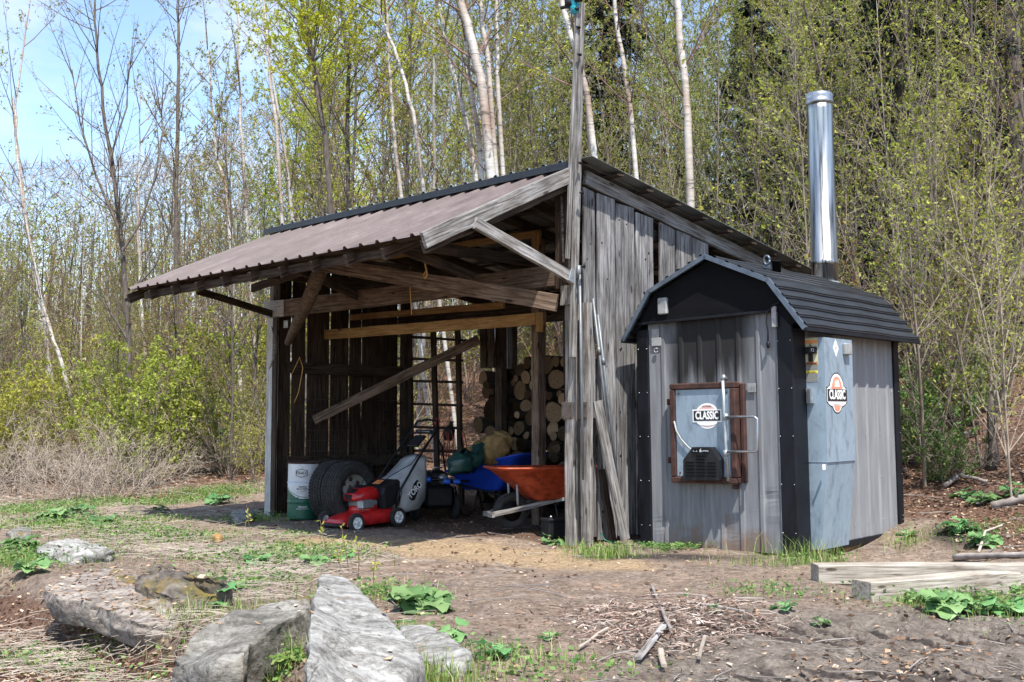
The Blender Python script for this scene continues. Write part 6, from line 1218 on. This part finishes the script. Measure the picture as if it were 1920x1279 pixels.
ns = 2600; yy = rng.uniform(44, 95, ns); xx = rng.uniform(-700, 2700, ns); xx = (xx - 960) / FPX * yy; z0 = hbase(xx, yy) - .3; hh_ = rng.uniform(5, 9, ns); lean = rng.normal(0, .5, (ns, 2)); w = rng.uniform(.03, .08, ns); P0 = np.stack([xx, yy, z0], -1); P1 = P0 + np.stack([lean[:, 0], lean[:, 1], hh_], -1)
vs = []; 
for a in range(3): off = np.stack([np.cos(a * 2.094) * w, np.sin(a * 2.094) * w, 0 * w], -1); vs += [P0 + off, P1 + off * .3]
V_ = np.stack(vs, 1).reshape(-1, 3); base_ = (np.arange(ns) * 6)[:, None]; F_ = np.concatenate([base_ + np.array([[0, 2, 3, 1]]), base_ + np.array([[2, 4, 5, 3]]), base_ + np.array([[4, 0, 1, 5]])]); o = np_mesh('distant_trunks', V_, F_, np.repeat(rng.random(ns), 6), 'bark_brown'); tag(o, 'thin stems of the far wood', kind='stuff')

nq = 105000; yy = rng.uniform(33, 85, nq) ; pxs = rng.uniform(-900, 2900, nq); xx = (pxs - 960) / FPX * yy; zb_ = hbase(xx, yy); zt_w = np.interp(pxs, [0, 350, 560, 900, 1200], [.225, .235, .30, .40, .46]) * yy + 1.25; zz = zb_ + (zt_w - zb_).clip(2, 40) * rng.random(nq) ** .95
V_ = quads(np.stack([xx, yy, zz], -1), rng.uniform(.5, 1.7, nq), rng.uniform(.012, .034, nq) * (1 + .4 * (rng.random(nq) > .93)), .45); o = np_mesh('distant_twigs', V_, np.arange(nq * 4).reshape(-1, 4), np.repeat(rng.random(nq), 4), 'twig_tan'); tag(o, 'haze of fine bare twigs of the far wood', kind='stuff')
# ------------------------------------------------------------------ ground cover
def world_scatter(n, y0, y1, spread=1.25):
    y = y0 * (y1 / y0) ** rng.random(n); x = rng.uniform(-.46, .46, n) * spread * y; return x, y
def inside_solid(x, y):
    L_ = _FI; fx = L_[0][0] * x + L_[0][1] * y + L_[0][3]; fy = L_[1][0] * x + L_[1][1] * y + L_[1][3]; return (fx > -1.78) & (fx < .05) & (fy > -.03) & (fy < 2.55)
# leaf litter
x, y = world_scatter(150000, 4.7, 30); m_ = litterm(x, y) * .9 + .018 + .10 * (fbm(x * 1.3, y * 1.3, 77, 3) > .18); k = (rng.random(len(x)) < m_) & ~inside_solid(x, y); x, y = x[k], y[k]; n = len(x); sc = np.interp(y, [5, 12, 30], [.8, 1.0, 1.5])
V_ = quads(np.zeros((n, 3)), rng.uniform(.03, .075, n) * sc, rng.uniform(.018, .045, n) * sc); V_ = V_.reshape(n, 4, 3); V_[:, :, 2] *= .38; V_[:, 1, 2] += .008; V_ += np.stack([x, y, hh(x, y) + .010 + .006 * rng.random(n)], -1)[:, None]; 
o = np_mesh('leaf_litter', V_.reshape(-1, 3), np.arange(n * 4).reshape(-1, 4), np.repeat(rng.random(n), 4), 'litter'); tag(o, 'brown fallen leaves strewn over the slope and bank', kind='stuff')
# crumbs of soil, bark and chips on the open yard
x, y = world_scatter(90000, 4.7, 18); n = len(x); pile = np.zeros(n)
PILE = [(G(px, py), r) for px, py, r in ((1130, 1165, .35), (1210, 1150, .45), (1290, 1170, .45), (1370, 1175, .35), (1240, 1205, .40), (1180, 1190, .35), (1330, 1140, .3))]
for q, r in PILE: pile = np.maximum(pile, np.exp(-((x - q.x) ** 2 + (y - q.y) ** 2) / r ** 2 * 1.5))
s_, t_s = st_(x, y); floor_ = (s_ > -.4) & (s_ < 3.5) & (t_s > -.2) & (t_s < 5.6); k = (rng.random(n) < .10 + .9 * pile + .35 * floor_) & ~inside_solid(x, y); x, y, pile = x[k], y[k], pile[k]; n = len(x); L_ = rng.uniform(.008, .035, n) * (1 + 1.3 * pile)
V_ = quads(np.zeros((n, 3)), L_, L_ * rng.uniform(.15, .6, n)).reshape(n, 4, 3); V_[:, :, 2] *= .5; V_ += np.stack([x, y, hh(x, y) + .006 + .05 * pile * rng.random(n)], -1)[:, None]
o = np_mesh('wood_chips', V_.reshape(-1, 3), np.arange(n * 4).reshape(-1, 4), np.repeat(rng.random(n), 4), 'chips'); tag(o, 'wood chips and bark crumbs scattered over the dirt yard', kind='stuff')
# shavings and slivers of the chip heap, twigs everywhere
def sticks(n, pts, Lr, wr, name, mat, label, lift=.01):
    x, y = pts; n = len(x); L_ = rng.uniform(*Lr, n); a = rng.uniform(0, 6.283, n); w = rng.uniform(*wr, n); d = np.stack([np.cos(a), np.sin(a), rng.normal(0, .10, n)], -1); c = np.stack([x, y, hh(x, y) + lift], -1); mid = c + np.stack([rng.normal(0, .02, n), rng.normal(0, .02, n), np.abs(rng.normal(0, .012, n))], -1)
    P = [c - d * L_[:, None] / 2, mid, c + d * L_[:, None] / 2]; q = np.stack([-np.sin(a), np.cos(a), 0 * a], -1) * w[:, None]; up = np.array([0, 0, 1.]) * w[:, None]; vs = []
    for p in P: vs += [p - q, p + q, p + up * 1.6]
    V_ = np.stack(vs, 1).reshape(-1, 3); b_ = (np.arange(n) * 9)[:, None]; F_ = []
    for r in (0, 3):
        for i in range(3): j = (i + 1) % 3; F_.append(b_ + np.array([[r + i, r + j, r + 3 + j, r + 3 + i]]))
    o = np_mesh(name, V_, np.concatenate(F_), np.repeat(rng.random(n), 9), mat); return tag(o, label, kind='stuff')
xs_ = []; ys_ = []
for q, r in PILE: xs_.append(rng.normal(q.x, r * .6, 110)); ys_.append(rng.normal(q.y, r * .55, 110))
sticks(0, (np.concatenate(xs_), np.concatenate(ys_)), (.03, .15), (.0012, .004), 'wood_shavings', 'chips', 'heap of pale bark strips and splinters on the dirt', .03)
x, y = world_scatter(9000, 4.7, 22); k = (rng.random(len(x)) < litterm(x, y) * .35 * (y > 8) + .035) & ~inside_solid(x, y); sticks(0, (x[k], y[k]), (.08, .6), (.0018, .005), 'fallen_twigs', 'debris_grey', 'dead twigs lying over the ground')
# straw-coloured dead grass along the bank
dg = [G(a, b_) for a, b_ in ((480, 1060), (560, 1070), (430, 1040), (520, 1085), (380, 1040), (620, 1060), (300, 1035), (460, 1120), (250, 1015), (640, 1040))] + [G(a, b_) for a, b_ in ((60, 1210), (150, 1240), (250, 1230), (40, 1260), (320, 1265), (180, 1200), (150, 975), (280, 990), (380, 965), (460, 1010), (230, 960), (90, 1000))] + [G(a, b_) for a, b_ in ((60, 930), (140, 925), (220, 925), (300, 915), (90, 950), (10, 940))]
x = np.concatenate([rng.normal(q.x, .28 if i < 16 else (.5 if i < 22 else .9), 120) for i, q in enumerate(dg)]); y = np.concatenate([rng.normal(q.y, .32 if i < 16 else (.5 if i < 22 else 1.0), 120) for i, q in enumerate(dg)]); sticks(0, (x, y), (.08, .42), (.0015, .003), 'dead_grass', 'cane_pale', 'straw-coloured dead grass matted on the bank', .03)
# green grass blades
bx, by, bh = [], [], []
for (gx_, gy_, r, s) in GREEN:
    n = int(2300 * r * r * s * (1 if gy_ < 14 else .55)); bx.append(rng.normal(gx_, r * .55, n)); by.append(rng.normal(gy_, r * .55, n)); bh.append(rng.uniform(.02, .085, n) * (.7 + .6 * s))
for px, py, h, n, r in ((1130, 1042, .15, 800, .17), (1490, 1052, .26, 150, .16), (1535, 1056, .26, 160, .14), (790, 1282, .20, 260, .12), (850, 1285, .16, 160, .14), (530, 1250, .2, 120, .10), (350, 1160, .2, 200, .15), (1700, 1020, .2, 120, .15), (640, 1255, .2, 100, .12), (930, 1240, .12, 150, .2), (480, 1150, .16, 160, .15), (1450, 1060, .14, 260, .3)):
    q = G(px, py); bx.append(rng.normal(q.x, r, n)); by.append(rng.normal(q.y, r, n)); bh.append(rng.uniform(.25, 1.0, n) ** 1.3 * h)
x = np.concatenate(bx); y = np.concatenate(by); h = np.concatenate(bh); k = ~inside_solid(x, y); s_, t_s = st_(x, y); k &= ~((s_ > -.1) & (s_ < 4.5) & (t_s > -.25) & (t_s < 5.3)); x, y, h = x[k], y[k], h[k]; n = len(x)
a = rng.uniform(0, 6.283, n); ln = rng.uniform(.1, .75, n) * h; d = np.stack([np.cos(a), np.sin(a), 0 * a], -1); q = np.stack([-np.sin(a), np.cos(a), 0 * a], -1) * (rng.uniform(.0012, .0028, n) * (1 + .05 * np.maximum(y - 8, 0)))[:, None]; c = np.stack([x, y, hh(x, y) - .005], -1)
P0 = c; P1 = c + d * (ln * .3)[:, None] + np.array([0, 0, 1.]) * (h * .6)[:, None]; P2 = c + d * ln[:, None] + np.array([0, 0, 1.]) * (h * .95)[:, None]
V_ = np.stack([P0 - q, P0 + q, P1 + q * .8, P1 - q * .8, P2 + q * .15, P2 - q * .15], 1).reshape(-1, 3); b_ = (np.arange(n) * 6)[:, None]; F_ = np.concatenate([b_ + np.array([[0, 1, 2, 3]]), b_ + np.array([[3, 2, 4, 5]])]); o = np_mesh('grass', V_, F_, np.repeat(rng.random(n), 6), 'grass'); tag(o, 'green grass growing in patches over the yard and bank', kind='stuff')
# small leafy weeds
n = 0; bx, by, bz = [], [], []
for (gx_, gy_, r, s) in GREEN: m_ = int(2300 * r * r * s * (1 if gy_ < 14 else .7)); bx.append(rng.normal(gx_, r * .5, m_)); by.append(rng.normal(gy_, r * .5, m_)); bz.append(rng.random(m_) ** 1.5 * .11 * s)
q = G(1250, 1030); bx.append(rng.normal(q.x, .22, 500)); by.append(rng.normal(q.y, .08, 500)); bz.append(rng.random(500) * .05)
x = np.concatenate(bx); y = np.concatenate(by); z = np.concatenate(bz); k = ~inside_solid(x, y); s_, t_s = st_(x, y); k &= ~((s_ > -.1) & (s_ < 4.5) & (t_s > -.25) & (t_s < 5.3)); x, y, z = x[k], y[k], z[k]; n = len(x)
L_ = rng.uniform(.02, .055, n); V_ = quads(np.zeros((n, 3)), L_, L_ * .62).reshape(n, 4, 3); V_[:, :, 2] *= .6; V_ += np.stack([x, y, hh(x, y) + .012 + z], -1)[:, None]; o = np_mesh('ground_weeds', V_.reshape(-1, 3), np.arange(n * 4).reshape(-1, 4), np.repeat(rng.random(n), 4), 'leaf_herb'); tag(o, 'small leafy weeds among the grass', kind='stuff')

# ------------------------------------------------------------------ broad-leaved plants, each its own
def broad(n, rad, seed, narrow=False):
    Q = random.Random(seed); b = MB()
    for k in range(n):
        a = 6.283 * k / n * 2.4 + Q.uniform(-.3, .3); el = Q.uniform(.25, 1.0); L = rad * Q.uniform(.7, 1.1); d = Vector((math.cos(a), math.sin(a), 0)); up = Vector((0, 0, 1)); st = rad * Q.uniform(.25, .75) * (.3 if narrow else 1); p0 = Vector((0, 0, 0)); p1 = d * st * .8 + up * st * el; side = Vector((-d.y, d.x, 0)); r0 = Q.random()
        b.tube([p0, p0.lerp(p1, .5) + up * .02, p1], .0035, 4, 0, False, .9)
        NU, NV = 7, 6; vs = []; tl = Q.uniform(-.35, .35)
        for i in range(NU):
            t = i / (NU - 1); w = (.42 * L * math.sin(math.pi * min(1, t * .88 + .10)) ** .75) * (.4 if narrow else 1.12); bend_ = L * .30 * (t * t) * (1.3 - el * .5)
            for j in range(NV):
                s = (j / (NV - 1) - .5) * 2; wv = .028 * L * math.sin(t * 13 + s * 3 + k) * abs(s) * 2.2; vs.append(p1 + d * (t - .12) * L * (.9 if narrow else .78) * (1 - .10 * abs(s)) + side * s * w + up * (el * L * .35 * t - bend_ + .16 * w * abs(s) + wv + tl * s * w) + d * (-.06 * L * abs(s) if i == 0 else 0))
        fs = [(i * NV + j, i * NV + j + 1, (i + 1) * NV + j + 1, (i + 1) * NV + j) for i in range(NU - 1) for j in range(NV - 1)]; b.add(vs, fs, 0, r0, True)
    return b
BP = [broad(22, .17, 1), broad(14, .15, 2), broad(7, .16, 3), broad(26, .13, 4, True)]; BO = [None] * 4
for px, py, i, s, lab in [(795, 1150, 0, 1.25, 'big clump of broad green leaves right of the large pale slab'), (760, 1128, 1, .9, 'broad leaves at the back of the big clump beside the large slab'), (850, 1200, 2, .75, 'few wilted broad leaves on the flat stone right of the large slab'), (392, 1138, 2, 1.15, 'broad round leaves growing over the mossy rock'), (440, 1110, 2, .9, 'pale broad leaves right of the mossy rock'),
                        (545, 1245, 3, 1.1, 'bright narrow-leaved rosette at the left foot of the large slab'), (100, 975, 0, 1.2, 'broad-leaved clump at the left above the small pale stone'), (150, 965, 1, 1.2, 'broad leaves in the middle of the left green patch'), (190, 985, 1, 1.0, 'broad leaves at the right of the left green patch'), (40, 1030, 0, 1.1, 'broad-leaved clump at the left edge beside the small pale stone'), (60, 1075, 1, 1.0, 'broad leaves at the left edge below the small pale stone'),
                        (590, 1065, 0, .8, 'broad leaves at the upper left of the large slab'), (640, 1055, 1, .8, 'broad leaves directly behind the top of the large slab'), (410, 945, 1, 1.3, 'dark leafy clump left of the far post'), (300, 960, 1, .8, 'low leafy clump in the middle of the left grass'), (1555, 1040, 3, 1.3, 'bright leafy weed at the foot of the blue cabinet'), (1700, 1010, 2, .8, 'young broad leaves at the back corner of the furnace'),
                        (1730, 1130, 1, .9, 'crinkled leaves at the left end of the plants before the tan timber'), (1775, 1150, 0, 1.0, 'largest leafy clump in front of the tan timber'), (1830, 1150, 1, 1.0, 'broad leaves right of the largest clump before the tan timber'), (1890, 1155, 1, 1.0, 'broad leaves in the right corner before the tan timber'), (1915, 1110, 2, .9, 'leaves at the right end of the tan timber'), (1845, 945, 1, 1.15, 'broad leaves on the leaf litter below the slope'), (1805, 935, 2, 1.0, 'single broad leaves left of the others on the leaf litter'), (1905, 930, 2, 1.2, 'broad leaves on the litter at the right edge'),
                        (1800, 1000, 1, 1.2, 'pale leafy clump behind the long timber'), (1850, 1025, 0, 1.0, 'broad leafy clump behind the long timber near the bent stick'), (1470, 1148, 2, .6, 'small leaves alone on the dirt right of the chip heap'), (1540, 1178, 2, .5, 'little weed alone on the churned dirt'), (1030, 1200, 2, .5, 'little green weed left of the chip heap'), (1035, 1022, 2, .8, 'small weed in front of the battery box'), (925, 1235, 2, .8, 'low weeds right of the flat stone at the bottom'), (505, 965, 1, .9, 'low green clump at the foot of the far post'), (480, 1060, 1, .8, 'small green clump in the dead grass of the bank'), (1340, 1150, 2, .5, 'tiny leaf standing in the chip heap'), (1690, 1122, 2, .6, 'crinkled leaves touching the cut end of the tan timber')]:
    q = G(px, py); wm = Matrix.Translation(q) @ Matrix.Rotation(R_.uniform(0, 6.28), 4, 'Z') @ Matrix.Scale(s, 4)
    if BO[i] is None: o = BP[i].build('leafy_plant', 'leaf_broad' if i < 3 else 'leaf_herb', None, wm); BO[i] = o
    else: o = BO[i].copy(); COL.objects.link(o); o.matrix_world = wm
    tag(o, lab, 'plant', 'broad-leaved plants on the ground')
# thin reddish shoots behind the slab, with yellow leaves
for i, (x0_, y0_, x1_, y1_, lab) in enumerate([(655, 1075, 640, 985, 'thin red shoot behind the large slab with a yellow leaf tuft'), (672, 1085, 668, 1010, 'upright red shoot just right of the yellow-tufted one'), (622, 1060, 600, 975, 'leftmost thin red shoot before the mower wheel'), (700, 1110, 705, 1040, 'short bare red shoot at the right edge of the large slab'), (640, 1078, 632, 1030, 'short red shoot touching the top of the large slab'), (470, 1000, 462, 940, 'thin yellow-leaved shoot on the dirt left of the drum')]):
    p0 = G(x0_, y0_); p1 = at3(x1_, y1_, p0.y + .05); b = MB(); lv = Leaves(); b.tube([p0, p0.lerp(p1, .5) + rv(.015), p1], [.004, .003, .002], 4, 0, False)
    for k in range(9): t = R_.uniform(.35, 1.02); lv.add(p0.lerp(p1, t), rv(1) + Vector((0, 0, .6)), rv(1), .05, .02, R_.uniform(.6, 1))
    lv.into(b, 1); o = b.build('young_shoot', ['twig_red', 'leaf_lime'], None, Matrix.Identity(4)); tag(o, lab, 'shoot')
# fallen wood
def log(pts, r, mat, label, name='fallen_branch', stub=True):
    b = MB(); P = [Vector(p) for p in pts]; f = []
    for i in range(len(P) - 1):
        for k in range(4): f.append(P[i].lerp(P[i + 1], k / 4) + (rv(r * .25) if k else Vector()))
    f.append(P[-1]); n = len(f); b.tube(f, [r * (1 - .35 * i / (n - 1)) * R_.uniform(.92, 1.08) for i in range(n)], 9)
    if stub: q = f[n // 2]; b.tube([q, q + Vector((.05, -.08, r * 2.5))], [r * .35, r * .15], 5)
    o = b.build(name, mat, None); return tag(o, label, 'branch')
log([G(1790, 1052, .03), G(1850, 1052, .04), G(1990, 1050, .04)], .035, 'debris_grey', 'fallen grey branch lying behind the long pale timber')
log([G(1835, 1040, .02), G(1848, 1018, .10), G(1880, 1008, .12)], .014, 'cane_pale', 'bent pale stick rising from the leaves behind the long timber', stub=False)
log([G(1700, 855, .06), G(1760, 835, .08), G(1830, 822, .06)], .05, 'debris_grey', 'fallen trunk on the slope just right of the furnace')
log([G(1745, 620, .06), G(1850, 605, .1), G(1990, 590, .1)], .06, 'debris_grey', 'fallen trunk lying across the upper part of the slope')
log([G(1860, 955, .03), G(1900, 950, .06), G(1985, 930, .05)], .05, 'debris_grey', 'half-buried root at the right edge of the leaf litter')
log([G(1770, 920, .05), G(1800, 905, .08), G(1850, 912, .05)], .03, 'debris_grey', 'short dead branch at the foot of the stub stump')
q = G(1862, 880); b = MB(); b.tube([q - Vector((0, 0, .1)), q + Vector((.01, 0, .3)), q + Vector((.0, 0, .72)), q + Vector((.03, 0, .95))], [.085, .06, .055, .04], 9); b.tube([q + Vector((0, 0, .5)), q + Vector((.12, -.02, .66))], [.02, .01], 5); tag(b.build('tree_stump', 'bark_brown', None), 'broken stub stump standing on the leafy slope at the right', 'stump')
for a, b_, w, mat, lab in [((1195, 1250), (1245, 1190), .045, 'wood_grey', 'flat grey split board lying at the near side of the chip heap'), ((1222, 1105), (1258, 1200), .02, 'debris_grey', 'long thin stick lying across the chip heap'), ((1085, 1228), (1140, 1195), .016, 'cane_pale', 'pale splinter at the left side of the chip heap'), ((1310, 1250), (1322, 1215), .02, 'cane_pale', 'short pale splinter at the lower right of the chip heap'), ((1290, 1140), (1395, 1165), .015, 'debris_grey', 'dark twig at the right side of the chip heap'), ((1245, 1262), (1238, 1235), .03, 'cane_pale', 'short chip of bark at the bottom of the chip heap')]:
    p0, p1 = G(*a, .03), G(*b_, .05); o = board('wood_piece', p0, p1, .014, w, mat, None, wob=.003); tag(o, lab, 'wood piece')

# leaves and needles lying on the stones
from mathutils.bvhtree import BVHTree
dg_ = bpy.context.evaluated_depsgraph_get(); lv = Leaves()
for o in [o for o in bpy.data.objects if o.get('category') == 'rock']:
    w_ = WM.get(o.name)
    if w_ is None: continue
    bmq = bmesh.new(); bmq.from_mesh(o.data); bmq.transform(w_); tr = BVHTree.FromBMesh(bmq); xs = [v.co.x for v in bmq.verts]; ys = [v.co.y for v in bmq.verts]; area = (max(xs) - min(xs)) * (max(ys) - min(ys)); dens = 330 if 'dead leaves' in o['label'] else (120 if 'mossy' in o['label'] else 28)
    for _ in range(int(dens * area)):
        h_ = tr.ray_cast(Vector((R_.uniform(min(xs), max(xs)), R_.uniform(min(ys), max(ys)), 5)), Vector((0, 0, -1)))
        if h_[0] is None or h_[1].z < .5 or h_[0].z < GZ(h_[0].x, h_[0].y): continue
        d = rv(1); d.z *= .2; lv.add(h_[0] + Vector((0, 0, .006)), d, h_[1] + rv(.3), R_.uniform(.03, .07), R_.uniform(.008, .035), R_.random())
    bmq.free()
b = MB(); lv.into(b, 0); tag(b.build('stone_litter', 'litter', None, Matrix.Identity(4)), 'dead leaves and needles lying on the stones', kind='stuff')
